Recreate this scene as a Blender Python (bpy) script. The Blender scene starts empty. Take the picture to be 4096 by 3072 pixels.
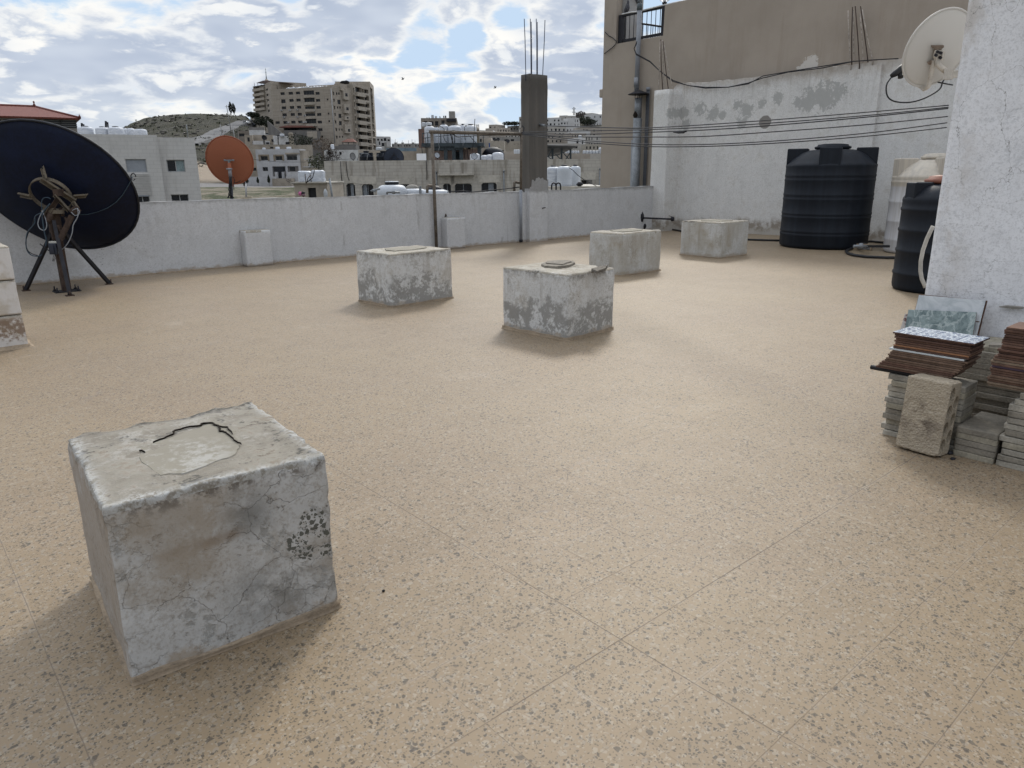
import bpy, bmesh, math, random
from mathutils import Vector, Matrix, noise as mnoise
R = math.radians
rnd = random.Random(7)
sc = bpy.context.scene
COL = sc.collection
V = Vector

# ------------------------------------------------------------------ camera
# world: roof floor at z = 0, x runs along the parapet, y towards it, metres
FPX = 2907.5; YAW = R(48.993); PIT = R(16.082); ROL = R(-0.476)
EYE = V((0, 0, 1.54))
fw = V((math.cos(YAW) * math.cos(PIT), math.sin(YAW) * math.cos(PIT), -math.sin(PIT)))
_r = V((math.sin(YAW), -math.cos(YAW), 0)); _u = _r.cross(fw)
rt = math.cos(ROL) * _r + math.sin(ROL) * _u
up = -math.sin(ROL) * _r + math.cos(ROL) * _u
cam = bpy.data.cameras.new('camera'); camo = bpy.data.objects.new('camera', cam); COL.objects.link(camo)
camo.matrix_world = Matrix(((rt.x, up.x, -fw.x, EYE.x), (rt.y, up.y, -fw.y, EYE.y), (rt.z, up.z, -fw.z, EYE.z), (0, 0, 0, 1)))
cam.sensor_width = 36; cam.lens = FPX / 4096 * 36; cam.clip_start = 0.05; cam.clip_end = 20000
sc.camera = camo
FH = V((math.cos(YAW), math.sin(YAW), 0)); RH = V((math.sin(YAW), -math.cos(YAW), 0))   # level forward / right

def ray(px, py): return fw * FPX + rt * (px - 2048) - up * (py - 1536)   # survey helpers: photo measurement -> metres
def at_z(px, py, z=0.0): d = ray(px, py); return EYE + d * ((z - EYE.z) / d.z)
def at_x(px, py, x): d = ray(px, py); return EYE + d * (x / d.x)
def at_y(px, py, y): d = ray(px, py); return EYE + d * (y / d.y)
def at_d(px, py, dist): d = ray(px, py); return EYE + d * (dist / d.dot(FH))
def xy_d(px, dist): p = at_d(px, 690, dist); return V((p.x, p.y, 0))

# ------------------------------------------------------------------ mesh helper
class MB:
    def __init__(s): s.v = []; s.f = []; s.m = []; s.s = []
    def add(s, vs, fs, mi=0, sm=False):
        o = len(s.v); s.v += [V(q) for q in vs]
        for f in fs: s.f.append([i + o for i in f]); s.m.append(mi); s.s.append(sm)
        return s
    def box(s, a, b, mi=0, M=None):
        x0, y0, z0 = a; x1, y1, z1 = b
        vs = [V(q) for q in ((x0,y0,z0),(x1,y0,z0),(x1,y1,z0),(x0,y1,z0),(x0,y0,z1),(x1,y0,z1),(x1,y1,z1),(x0,y1,z1))]
        if M is not None: vs = [M @ q for q in vs]
        return s.add(vs, [(0,3,2,1),(4,5,6,7),(0,1,5,4),(1,2,6,5),(2,3,7,6),(3,0,4,7)], mi)
    def bar(s, a, b, w, h=None, mi=0, upv=V((0,0,1))):
        a = V(a); b = V(b); h = h or w; d = (b - a)
        L = d.length; d = d / L; x = d.cross(upv)
        if x.length < 1e-4: x = d.cross(V((1, 0, 0)))
        x.normalize(); y = x.cross(d)
        M = Matrix(((x.x,d.x,y.x,a.x),(x.y,d.y,y.y,a.y),(x.z,d.z,y.z,a.z),(0,0,0,1)))
        return s.box((-w/2,0,-h/2),(w/2,L,h/2),mi,M)
    def tube(s, pts, r, seg=8, mi=0, closed=False):
        pts = [V(q) for q in pts]; n = len(pts); rs = r if isinstance(r, (list, tuple)) else [r] * n
        vs = []; px = None
        for i, q in enumerate(pts):
            if closed: t = pts[(i + 1) % n] - pts[i - 1]
            else: t = pts[min(i + 1, n - 1)] - pts[max(i - 1, 0)]
            t.normalize()
            if px is None:
                px = t.cross(V((0, 0, 1)))
                if px.length < 1e-3: px = t.cross(V((1, 0, 0)))
            else: px = px - t * px.dot(t)
            px.normalize(); py = t.cross(px)
            for k in range(seg):
                a = 2 * math.pi * k / seg
                vs.append(q + (px * math.cos(a) + py * math.sin(a)) * rs[i])
        fs = []
        for i in range(n if closed else n - 1):
            for k in range(seg):
                a = i * seg + k; b = i * seg + (k + 1) % seg; j = ((i + 1) % n) * seg
                fs.append((a, b, j + (k + 1) % seg, j + k))
        s.add(vs, fs, mi, True)
        if not closed:
            o = len(s.v) - n * seg
            s.f.append([o + k for k in range(seg)][::-1]); s.m.append(mi); s.s.append(False)
            s.f.append([o + (n - 1) * seg + k for k in range(seg)]); s.m.append(mi); s.s.append(False)
        return s
    def lathe(s, prof, seg=32, c=(0,0,0), mi=0, M=None, sm=True):
        c = V(c); vs = []; fs = []; n = len(prof)
        for (r, z) in prof:
            for k in range(seg):
                a = 2 * math.pi * k / seg
                q = V((r * math.cos(a), r * math.sin(a), z))
                vs.append((M @ q) if M is not None else q + c)
        for i in range(n - 1):
            for k in range(seg):
                fs.append((i*seg+k, i*seg+(k+1)%seg, (i+1)*seg+(k+1)%seg, (i+1)*seg+k))
        s.add(vs, fs, mi, sm); o = len(s.v) - n * seg
        if prof[0][0] > 1e-4: s.f.append([o+k for k in range(seg)][::-1]); s.m.append(mi); s.s.append(False)
        if prof[-1][0] > 1e-4: s.f.append([o+(n-1)*seg+k for k in range(seg)]); s.m.append(mi); s.s.append(False)
        return s
    def prism(s, poly, off, mi=0):
        n = len(poly); off = V(off); vs = [V(q) for q in poly] + [V(q) + off for q in poly]
        fs = [tuple(range(n))[::-1], tuple(range(n, 2*n))] + [(i, (i+1)%n, n+(i+1)%n, n+i) for i in range(n)]
        return s.add(vs, fs, mi)
    def blob(s, c, rad, seed=0, amp=0.25, mi=0, sub=2, freq=1.0):
        bm = bmesh.new(); bmesh.ops.create_icosphere(bm, subdivisions=sub, radius=1)
        c = V(c); rad = V(rad)
        vs = []
        for v in bm.verts:
            k = 1 + amp * mnoise.noise(v.co * 1.7 * freq + V((seed * 3.1, seed, -seed)))
            vs.append(c + V((v.co.x*rad.x, v.co.y*rad.y, v.co.z*rad.z)) * k)
        fs = [[v.index for v in f.verts] for f in bm.faces]; bm.free()
        return s.add(vs, fs, mi, True)
    def mesh(s, name, mats, org=V((0,0,0)), fix=True):
        me = bpy.data.meshes.new(name)
        me.from_pydata([q - org for q in s.v], [], s.f)
        for m in (mats if isinstance(mats, (list, tuple)) else [mats]): me.materials.append(m)
        for p, mi, sm in zip(me.polygons, s.m, s.s): p.material_index = mi; p.use_smooth = sm
        if fix:
            bm = bmesh.new(); bm.from_mesh(me); bmesh.ops.recalc_face_normals(bm, faces=bm.faces); bm.to_mesh(me); bm.free()
        me.update(); return me
    def part(s, name, mats, parent, label=None, fix=True, bevel=0):
        o = bpy.data.objects.new(name, s.mesh(name, mats, fix=fix)); COL.objects.link(o); o.parent = parent
        if parent.type == 'EMPTY': o.matrix_parent_inverse = Matrix.Translation(-parent.location)
        if label: o['label'] = label
        if bevel: bev(o, bevel)
        return o
    def single(s, name, mats, label, cat, group=None, kind=None, fix=True, recentre=True, bevel=0):
        org = V((0, 0, 0))
        if recentre:
            n = len(s.v); org = V((sum(q.x for q in s.v)/n, sum(q.y for q in s.v)/n, min(q.z for q in s.v)))
        o = bpy.data.objects.new(name, s.mesh(name, mats, org, fix)); o.location = org; COL.objects.link(o)
        tag(o, label, cat, group, kind)
        if bevel: bev(o, bevel)
        return o

def bev(o, w, seg=2):
    m = o.modifiers.new('bevel', 'BEVEL'); m.width = w; m.segments = seg; m.limit_method = 'ANGLE'; m.angle_limit = R(40)
def tag(o, label=None, cat=None, group=None, kind=None):
    if label: o['label'] = label
    if cat: o['category'] = cat
    if group: o['group'] = group
    if kind or label: o['kind'] = kind or 'thing'
    return o
def thing(name, label, cat, loc, group=None):
    o = bpy.data.objects.new(name, None); COL.objects.link(o); o.location = V(loc); o.empty_display_size = 0.2
    return tag(o, label, cat, group)
def copy_thing(root, move, label=None):
    r = root.copy(); COL.objects.link(r); r.location = root.location + V(move)
    if label: r['label'] = label
    for ch in list(root.children):
        c = ch.copy(); COL.objects.link(c); c.parent = r
        for g in list(ch.children):
            d = g.copy(); COL.objects.link(d); d.parent = c
    return r

# ------------------------------------------------------------------ material helper
class Mt:
    def __init__(s, name):
        s.m = bpy.data.materials.new(name); s.m.use_nodes = True; s.t = s.m.node_tree; s.t.nodes.clear()
        s.o = s.N('ShaderNodeOutputMaterial'); s.b = s.N('ShaderNodeBsdfPrincipled'); s.L(s.b.outputs[0], s.o.inputs[0])
        g = s.N('ShaderNodeNewGeometry'); s.pos = g.outputs['Position']; s.nor = g.outputs['True Normal']
    def N(s, ty, **kw):
        n = s.t.nodes.new(ty)
        for k, v in kw.items(): setattr(n, k, v)
        return n
    def L(s, a, b): s.t.links.new(a, b)
    def I(s, sock, val):
        if isinstance(val, bpy.types.NodeSocket): s.L(val, sock)
        elif isinstance(val, (tuple, list)) and len(val) == 3 and sock.type == 'RGBA': sock.default_value = (*val, 1)
        else: sock.default_value = val
    def math(s, op, a, b=0.0, c=0.0, clamp=False):
        n = s.N('ShaderNodeMath', operation=op, use_clamp=clamp)
        s.I(n.inputs[0], a); s.I(n.inputs[1], b); s.I(n.inputs[2], c); return n.outputs[0]
    def mul(s, a, b): return s.math('MULTIPLY', a, b)
    def addm(s, a, b): return s.math('ADD', a, b)
    def vm(s, op, a, b=(0,0,0)):
        n = s.N('ShaderNodeVectorMath', operation=op); s.I(n.inputs[0], a); s.I(n.inputs[1], b)
        return n.outputs['Value'] if op in ('DISTANCE', 'LENGTH', 'DOT_PRODUCT') else n.outputs[0]
    def scl(s, k, vec=None): return s.vm('MULTIPLY', vec or s.pos, k)
    def sep(s, vec=None):
        n = s.N('ShaderNodeSeparateXYZ'); s.L(vec or s.pos, n.inputs[0]); return n.outputs
    def comb(s, x, y, z):
        n = s.N('ShaderNodeCombineXYZ'); s.I(n.inputs[0], x); s.I(n.inputs[1], y); s.I(n.inputs[2], z); return n.outputs[0]
    def noise(s, scale, detail=4, rough=0.55, dist=0, vec=None, col=False):
        n = s.N('ShaderNodeTexNoise'); s.L(vec or s.pos, n.inputs['Vector'])
        n.inputs['Scale'].default_value = scale; n.inputs['Detail'].default_value = detail
        n.inputs['Roughness'].default_value = rough; n.inputs['Distortion'].default_value = dist
        return n.outputs['Color' if col else 'Fac']
    def voro(s, scale, feat='F1', vec=None, rand=1.0, dims='3D'):
        n = s.N('ShaderNodeTexVoronoi', feature=feat, voronoi_dimensions=dims); s.L(vec or s.pos, n.inputs['Vector'])
        n.inputs['Scale'].default_value = scale; n.inputs['Randomness'].default_value = rand; return n.outputs
    def ss(s, x, lo, hi, a=0.0, b=1.0, lin=False):
        n = s.N('ShaderNodeMapRange', interpolation_type='LINEAR' if lin else 'SMOOTHSTEP'); n.clamp = True
        s.I(n.inputs[0], x)
        for i, q in enumerate((lo, hi, a, b)): s.I(n.inputs[1 + i], q)
        return n.outputs[0]
    def mix(s, f, a, b, mode='MIX'):
        n = s.N('ShaderNodeMix', data_type='RGBA', blend_type=mode); s.I(n.inputs[0], f); s.I(n.inputs[6], a); s.I(n.inputs[7], b)
        return n.outputs[2]
    def warp(s, amt, scale, vec=None, detail=3):
        c = s.noise(scale, detail, vec=vec, col=True)
        return s.vm('ADD', vec or s.pos, s.vm('MULTIPLY', s.vm('SUBTRACT', c, (.5,.5,.5)), (amt,)*3))
    def white(s, vec):
        n = s.N('ShaderNodeTexWhiteNoise', noise_dimensions='3D'); s.L(vec, n.inputs[0]); return n.outputs
    def blob(s, c, r, soft=0.5, warp=None):
        d = s.vm('DISTANCE', warp or s.pos, tuple(c)); return s.ss(d, r, r * soft)
    def cracks(s, scale, width, vec=None, keep=0.5, kscale=1.5):
        w = s.warp(1.1 / scale, scale * 1.1, vec, 6)
        e = s.voro(scale, 'DISTANCE_TO_EDGE', w)[0]
        m = s.ss(e, width * scale, width * scale * 0.25)
        k = s.ss(s.noise(kscale, 2, vec=vec), keep, keep + 0.08)
        return s.mul(m, k)
    def fin(s, col, rough=0.8, bump=None, bs=0.3, bd=0.02, metal=0.0, spec=0.35, alpha=None):
        b = s.b; s.I(b.inputs['Base Color'], col); s.I(b.inputs['Roughness'], rough); s.I(b.inputs['Metallic'], metal)
        s.I(b.inputs['Specular IOR Level'], spec)
        if bump is not None:
            n = s.N('ShaderNodeBump'); n.inputs['Strength'].default_value = bs; n.inputs['Distance'].default_value = bd
            s.L(bump, n.inputs['Height']); s.L(n.outputs[0], b.inputs['Normal'])
        return s.m

def tint(c, k): return tuple(min(1, q * k) for q in c)
def plain(name, c, rough=0.7, metal=0.0, var=0.18, scale=6.0, spec=0.35, bump=0.15, bd=0.004):
    m = Mt(name); n = m.noise(scale, 5, 0.6); n2 = m.noise(scale * 8, 3)
    k = m.addm(m.mul(n, 0.7), m.mul(n2, 0.3))
    col = m.mix(m.ss(k, .3, .7), tint(c, 1 - var), tint(c, 1 + var))
    return m.fin(col, rough, n2, bump, bd, metal, spec)
def stone_courses(name, c, ch, cl, dirt=0.35, joint=0.6, rough=0.85, udir=None, var=.1):
    """coursed stone cladding: course height ch, stone length cl, joints and run-off dirt"""
    m = Mt(name); x, y, z = m.sep()
    u = m.addm(m.mul(x, udir[0]), m.mul(y, udir[1])) if udir else m.addm(x, m.mul(y, 0.37))
    row = m.math('FLOOR', m.math('DIVIDE', z, ch))
    uu = m.addm(m.math('DIVIDE', u, cl), m.mul(m.math('FRACT', m.mul(row, 0.618)), 1.0))
    fz = m.math('FRACT', m.math('DIVIDE', z, ch)); fu = m.math('FRACT', uu)
    ez = m.mul(m.math('MINIMUM', fz, m.math('SUBTRACT', 1.0, fz)), ch)
    eu = m.mul(m.math('MINIMUM', fu, m.math('SUBTRACT', 1.0, fu)), cl)
    j = m.ss(m.math('MINIMUM', ez, eu), 0.02, 0.006)
    rv = m.white(m.comb(m.math('FLOOR', uu), row, 0.5))[0]
    col = m.mix(rv, tint(c, 1 - var), tint(c, 1 + var))
    n = m.noise(0.9, 5, 0.6); st = m.noise(1.3, 5, 0.65, vec=m.scl((1.6, 1.6, 0.22)))
    col = m.mix(m.mul(m.ss(st, .46, .72), dirt), col, (c[0]*.42, c[1]*.39, c[2]*.35))
    col = m.mix(m.mul(m.ss(n, .5, .75), dirt * .6), col, tint(c, .7))
    col = m.mix(m.mul(j, joint), col, tint(c, .48))
    return m.fin(col, rough, m.math('SUBTRACT', m.noise(14, 4), m.mul(j, .6)), 0.4, 0.01)

# roof floor : painted terrazzo tiles of 0.30 m
def floor_mat():
    m = Mt('terrazzo'); x, y, z = m.sep()
    T = 0.30
    tx = m.math('DIVIDE', m.math('SUBTRACT', x, 0.193), T); ty = m.math('DIVIDE', m.math('SUBTRACT', y, 0.188), T)
    wob = m.mul(m.math('SUBTRACT', m.noise(9, 3), .5), 0.016)
    tx2 = m.addm(tx, wob); ty2 = m.addm(ty, wob)
    ix = m.math('FLOOR', tx); iy = m.math('FLOOR', ty)
    fx = m.math('ABSOLUTE', m.math('SUBTRACT', m.math('FRACT', m.addm(tx2, .5)), .5)); fy = m.math('ABSOLUTE', m.math('SUBTRACT', m.math('FRACT', m.addm(ty2, .5)), .5))
    lx = m.math('ROUND', tx); ly = m.math('ROUND', ty)                       # joint line index
    sx = m.white(m.comb(lx, 3.0, 1.0))[0]; sy = m.white(m.comb(5.0, ly, 2.0))[0]
    keepx = m.ss(m.addm(m.noise(.8, 3), m.mul(sx, .5)), .58, .95); keepy = m.ss(m.addm(m.noise(.8, 3, vec=m.vm('ADD', m.pos, (9,4,2))), m.mul(sy, .5)), .58, .95)
    # two long open joints run the length of the roof
    open_x = m.mul(m.ss(m.math('ABSOLUTE', m.math('SUBTRACT', lx, 5.0)), .6, .3), m.ss(m.noise(1.1, 3), .36, .5))
    open_y = m.mul(m.ss(m.math('ABSOLUTE', m.math('SUBTRACT', ly, 4.0)), .6, .3), m.ss(m.noise(1.4, 3), .42, .55))
    open_z = m.mul(m.ss(m.math('ABSOLUTE', m.addm(lx, 1.0)), .6, .3), m.ss(m.noise(1.2, 3), .36, .5))
    jx = m.mul(m.ss(fx, .0085, .003), m.addm(m.mul(keepx, .5), .26)); jy = m.mul(m.ss(fy, .0085, .003), m.addm(m.mul(keepy, .5), .26))
    ox = m.mul(m.ss(fx, .010, .003), m.math('MAXIMUM', open_x, open_z)); oy = m.mul(m.ss(fy, .010, .003), open_y)
    jl = m.math('MAXIMUM', m.ss(fx, .035, .008), m.ss(fy, .035, .008))
    tv = m.white(m.comb(ix, iy, 7.0))[0]
    big = m.noise(.55, 4, .6); med = m.noise(2.3, 5, .62); fine = m.noise(60, 3, .6)
    base = m.mix(tv, (.220, .165, .107), (.254, .191, .125))
    base = m.mix(m.ss(big, .35, .66), base, (.258, .196, .124))
    base = m.mix(m.mul(m.ss(med, .52, .78), .38), base, (.190, .146, .094))
    pale = m.mul(m.ss(m.noise(1.15, 5, .68, vec=m.vm('ADD', m.pos, (31, 7, 0))), .585, .72), m.ss(m.noise(7, 4, .7), .35, .68))
    base = m.mix(m.mul(pale, .5), base, (.38, .325, .255))
    base = m.mix(m.mul(fine, .3), base, tint((.25, .19, .125), .70))
    # chips
    def chips(sc_, off, dens, ed, rr):
        wv = m.vm('ADD', m.warp(.40 / sc_, sc_ * .6, m.scl((1, 1, 0)), 1), (off, off * 2, 0))
        c = m.sep(m.voro(sc_, 'F1', wv, 1.0, '2D')[1]); e = m.voro(sc_, 'DISTANCE_TO_EDGE', wv, 1.0, '2D')[0]
        return m.mul(m.ss(m.math('SUBTRACT', dens, c[0]), 0, .015), m.ss(m.math('SUBTRACT', e, m.mul(c[1], rr)), ed, ed + .025)), c[2]
    dens = m.addm(m.mul(m.noise(3.2, 4, .65), .55), m.mul(tv, .10))
    ck, cr_ = chips(84, 0, m.addm(m.mul(dens, .62), -.02), .06, .26)
    ck2, cr2 = chips(150, 3, m.addm(m.mul(dens, .85), -.02), .06, .26)
    ck3, cr3 = chips(50, 11, m.addm(m.mul(dens, .28), -.02), .10, .24)
    ck = m.math('MAXIMUM', ck, ck3)
    lk, lr = chips(52, 7, .26, .06, .2); lk2, lr2 = chips(110, 5, .32, .05, .2)
    base = m.mix(m.mul(lk, .65), base, m.mix(lr, (.32, .28, .22), (.215, .18, .14)))
    base = m.mix(m.mul(lk2, .6), base, m.mix(lr2, (.34, .30, .24), (.20, .165, .125)))
    base = m.mix(m.mul(ck2, .66), base, m.mix(cr2, (.030, .027, .024), (.095, .08, .062)))
    base = m.mix(m.mul(ck, .74), base, m.mix(cr_, (.030, .028, .026), (.09, .076, .06)))
    base = m.mix(m.mul(m.mul(jl, m.ss(m.noise(2.6, 4, .65), .46, .66)), .42), base, (.33, .28, .22))
    base = m.mix(m.mul(m.math('MAXIMUM', jx, jy), .8), base, (.13, .10, .075))
    base = m.mix(m.mul(m.math('MAXIMUM', ox, oy), .48), base, (.09, .07, .055))
    # scuffs and dirt by the parapet; dish shade painted into the floor colour
    dirt = m.mul(m.ss(y, 11.9, 12.95), m.ss(m.noise(3.2, 5, .7), .42, .66))
    base = m.mix(m.mul(dirt, .5), base, (.22, .18, .145))
    damp_shade = m.mul(m.blob((2.0, 11.9, 0), 1.5, .2), m.ss(m.noise(2.6, 4, .7), .4, .62))  # soft shade below the big dish, painted as a darker patch
    base = m.mix(m.mul(damp_shade, .5), base, (.20, .165, .135))
    scuff = m.mul(m.ss(m.voro(1.1, 'DISTANCE_TO_EDGE', m.warp(.6, 1.1, m.scl((1, 2.2, 0))))[0], .012, .003), m.ss(m.noise(2.4, 3), .60, .66))
    base = m.mix(m.mul(scuff, .5), base, (.17, .14, .115))
    rough = m.addm(.50, m.mul(med, .10))
    h = m.math('SUBTRACT', m.mul(fine, .12), m.math('MAXIMUM', m.math('MAXIMUM', jx, jy), m.math('MAXIMUM', ox, oy)))
    return m.fin(base, rough, h, .35, .004, spec=.27)

def plaster(name, base, stain=(.30, .265, .22), grey=(.27, .27, .265), amt=.6, cr=.5, crs=5.0, bottom=None, streak=.4, topz=None, seed=0.0,
            spots=True, extra=None, rough=.88, bump=.5):
    """old limewashed plaster: blotches, peeled grey patches, cracks, run-off streaks, dirty foot"""
    m = Mt(name); P = m.vm('ADD', m.pos, (seed, seed * .7, 0)); x, y, z = m.sep()
    n1 = m.noise(2.2, 6, .66, .4, P); n2 = m.noise(6.5, 6, .7, .3, P); n3 = m.noise(34, 4, .65, 0, P)
    col = m.mix(m.ss(n1, .35, .65), tint(base, .93), tint(base, 1.05))
    gr = m.noise(90, 3, .7, 0, P); col = m.mix(m.mul(m.ss(m.addm(m.mul(gr, .6), m.mul(n3, .4)), .46, .62), .5), col, tint(stain, .85))
    st = m.ss(m.addm(m.mul(n1, .62), m.mul(n2, .38)), .50, .64)
    col = m.mix(m.mul(st, amt), col, stain)
    gp = m.ss(m.addm(m.mul(m.noise(3.1, 6, .72, .6, m.vm('ADD', P, (5, 9, 3))), .66), m.mul(n3, .34)), .535, .61)
    col = m.mix(m.mul(gp, amt), col, grey)
    if streak:
        s = m.noise(5, 5, .65, 0, m.vm('MULTIPLY', P, (2.2, 2.2, .16)))
        k = m.ss(s, .5, .7)
        if topz is not None: k = m.mul(k, m.ss(z, topz - 1.1, topz, .15, 1.0))
        col = m.mix(m.mul(k, streak), col, tint(stain, .72))
    if spots:
        sp = m.mul(m.ss(m.voro(38, 'F1', m.warp(.02, 30, P))[0], .2, .12), m.ss(n2, .55, .66))
        col = m.mix(m.mul(sp, .85), col, (.075, .066, .055))
    h = m.addm(m.addm(m.mul(n3, .35), m.mul(gr, .25)), m.mul(m.math('SUBTRACT', 1.0, gp), .5))
    if cr:
        c = m.cracks(crs, .0013, P, .5); c2 = m.cracks(crs * 2.3, .0010, P, .52, 2.4)
        cc = m.math('MAXIMUM', c, m.mul(c2, .6))
        col = m.mix(m.mul(cc, cr), col, (.10, .085, .065)); h = m.math('SUBTRACT', h, m.mul(cc, .8))
    if bottom:
        kb = m.ss(m.addm(z, m.mul(m.math('SUBTRACT', n2, .5), .22)), bottom, bottom * .35)
        col = m.mix(m.mul(kb, .65), col, (.30, .235, .165))
    if extra: col = extra(m, col, n2, n3, x, y, z)
    return m.fin(col, rough, h, bump, .006)
# ------------------------------------------------------------------ sky and sun
SUN_AZ = R(38); SUN_EL = R(40)
sund = V((math.cos(SUN_AZ) * math.cos(SUN_EL), math.sin(SUN_AZ) * math.cos(SUN_EL), math.sin(SUN_EL)))
w = bpy.data.worlds.new('World'); sc.world = w; w.use_nodes = True
def build_world():
    m = Mt.__new__(Mt); m.t = w.node_tree; m.t.nodes.clear()
    o = m.N('ShaderNodeOutputWorld'); bg = m.N('ShaderNodeBackground'); m.L(bg.outputs[0], o.inputs[0])
    tc = m.N('ShaderNodeTexCoord'); d = tc.outputs['Generated']; m.pos = d
    sky = m.N('ShaderNodeTexSky', sky_type='NISHITA', sun_disc=False)
    sky.sun_elevation = SUN_EL; sky.sun_rotation = math.pi / 2 - SUN_AZ; sky.dust_density = 1.2
    blue = m.vm('MINIMUM', m.vm('MULTIPLY', sky.outputs[0], (.09, .095, .11)), (.47, .60, .76))
    x, y, z = m.sep(d)
    zz = m.math('MAXIMUM', z, 0.0)
    # cumulus deck seen in perspective: flatter towards the horizon
    q = m.math('DIVIDE', 1.0, m.addm(zz, .40))
    pv = m.vm('ADD', m.comb(m.mul(x, q), m.mul(y, q), m.mul(z, 3.6)), CLOUD_OFF)
    gap = None
    for px, py, r in SKY_GAPS:
        b = m.blob(ray(px, py).normalized(), r, .15); gap = b if gap is None else m.math('MAXIMUM', gap, b)
    core = None
    for px, py, r in SKY_CORES:
        b = m.blob(ray(px, py).normalized(), r, .1); core = b if core is None else m.math('MAXIMUM', core, b)
    bias = m.math('SUBTRACT', m.mul(core, .055), m.mul(gap, .115))
    pw0 = m.vm('SUBTRACT', m.warp(.20, 3.0, pv, 2), pv)
    def dens(off):
        p = m.vm('ADD', pv, pw0)
        if off: p = m.vm('ADD', p, off)
        a = m.noise(2.6, 8, .60, 0, p); b = m.voro(9, 'F1', p)[0]
        return m.addm(m.addm(m.addm(m.mul(a, .82), m.mul(b, -.13)), .145), bias)
    dn = dens(None); dn1 = dens((0, 0, .09))
    lit = m.ss(m.math('SUBTRACT', dn, dn1), .02, .085)
    cover = m.ss(dn, .395, .465)
    thin = m.ss(dn, .535, .455)
    bright = m.math('MAXIMUM', m.mul(thin, .92), m.mul(lit, .95))
    wisp = m.noise(3.0, 3, .6, 0, pv)
    edge = m.mix(m.ss(wisp, .38, .62), (.76, .795, .835), (.97, .95, .90))
    body = m.mix(m.ss(wisp, .34, .66), (.43, .495, .615), (.59, .65, .745))
    cl = m.mix(bright, body, edge)
    low = m.ss(z, .13, .01)
    cl = m.mix(m.mul(low, .45), cl, (.73, .78, .80))
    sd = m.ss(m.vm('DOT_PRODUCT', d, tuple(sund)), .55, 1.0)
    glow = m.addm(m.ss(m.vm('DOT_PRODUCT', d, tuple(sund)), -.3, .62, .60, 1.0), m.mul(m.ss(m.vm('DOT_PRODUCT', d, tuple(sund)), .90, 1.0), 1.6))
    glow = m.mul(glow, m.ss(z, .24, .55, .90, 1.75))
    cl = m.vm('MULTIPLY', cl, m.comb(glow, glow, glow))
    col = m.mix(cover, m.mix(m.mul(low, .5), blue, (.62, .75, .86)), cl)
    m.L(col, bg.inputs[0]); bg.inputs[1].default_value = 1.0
CLOUD_OFF = (3.1, 1.7, .4)
SKY_GAPS = [(540,40,.055),(640,80,.05),(720,20,.05),(1690,150,.05),(1880,170,.05),(2020,90,.04),(1180,10,.03),(2060,480,.05)]
SKY_CORES = [(1020,60,.09),(1250,130,.09),(420,330,.10),(750,330,.09),(1200,300,.06),(2330,180,.07),(1500,480,.03),(100,330,.06),(1650,430,.07),(1950,350,.06),(2350,300,.08),(60,60,.05),(1480,60,.05),(2300,60,.05)]
build_world()
sl = bpy.data.lights.new('sun', 'SUN'); sl.energy = 1.5; sl.angle = R(10); sl.color = (1.0, .93, .82)
so = bpy.data.objects.new('sun', sl); COL.objects.link(so); so.rotation_euler = sund.to_track_quat('Z', 'Y').to_euler(); so.location = (0, 0, 60)
sc.view_settings.view_transform = 'Standard'; sc.view_settings.look = 'None'; sc.view_settings.gamma = 1; sc.view_settings.exposure = 0.28

# ------------------------------------------------------------------ roof floor
XW = 17.60; YP = 13.05; PH = 1.16            # white wall plane, parapet plane, parapet height
fb = MB(); fb.box((-9, -9, -.30), (XW, YP + .18, 0))
fb.single('roof_floor', floor_mat(), None, None, kind='structure', recentre=False)

# ------------------------------------------------------------------ near materials
YB = 8.5; XA = 17.12; YA = 12.68            # the white wall swings in a little towards the parapet corner
def wall_x(y): return XW if y < YB else XW + (XA - XW) * (y - YB) / (YA - YB)
def at_w(px, py):
    q = at_x(px, py, XW)
    for _ in range(25): q = at_x(px, py, wall_x(q.y))
    return q
def px_parapet(m, col, n2, n3, x, y, z):
    top = m.ss(m.addm(z, m.mul(m.math('SUBTRACT', n2, .5), .16)), PH - .07, PH + .03)
    col = m.mix(m.mul(top, .6), col, (.17, .165, .155))
    s = m.ss(m.voro(.42, 'DISTANCE_TO_EDGE', m.comb(m.addm(x, m.mul(n2, .12)), 0.0, m.mul(z, .05)), 1.0)[0], .006, .002)
    col = m.mix(m.mul(m.mul(s, m.ss(m.noise(1.3, 3), .56, .62)), .4), col, (.22, .21, .20))
    sp = m.mul(m.ss(m.voro(26, 'F1', m.warp(.03, 20))[0], .22, .10), m.mul(m.blob((3.0, 13.0, .12), .9, .2), m.ss(m.noise(11, 3), .48, .56)))
    return m.mix(m.mul(sp, .9), col, (.06, .055, .05))
parapet_m = plaster('parapet_paint', (.575, .582, .592), (.42, .415, .405), (.45, .455, .46), .5, .0, bottom=.07, streak=.22, topz=PH, spots=False, extra=px_parapet, bump=.12)
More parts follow.
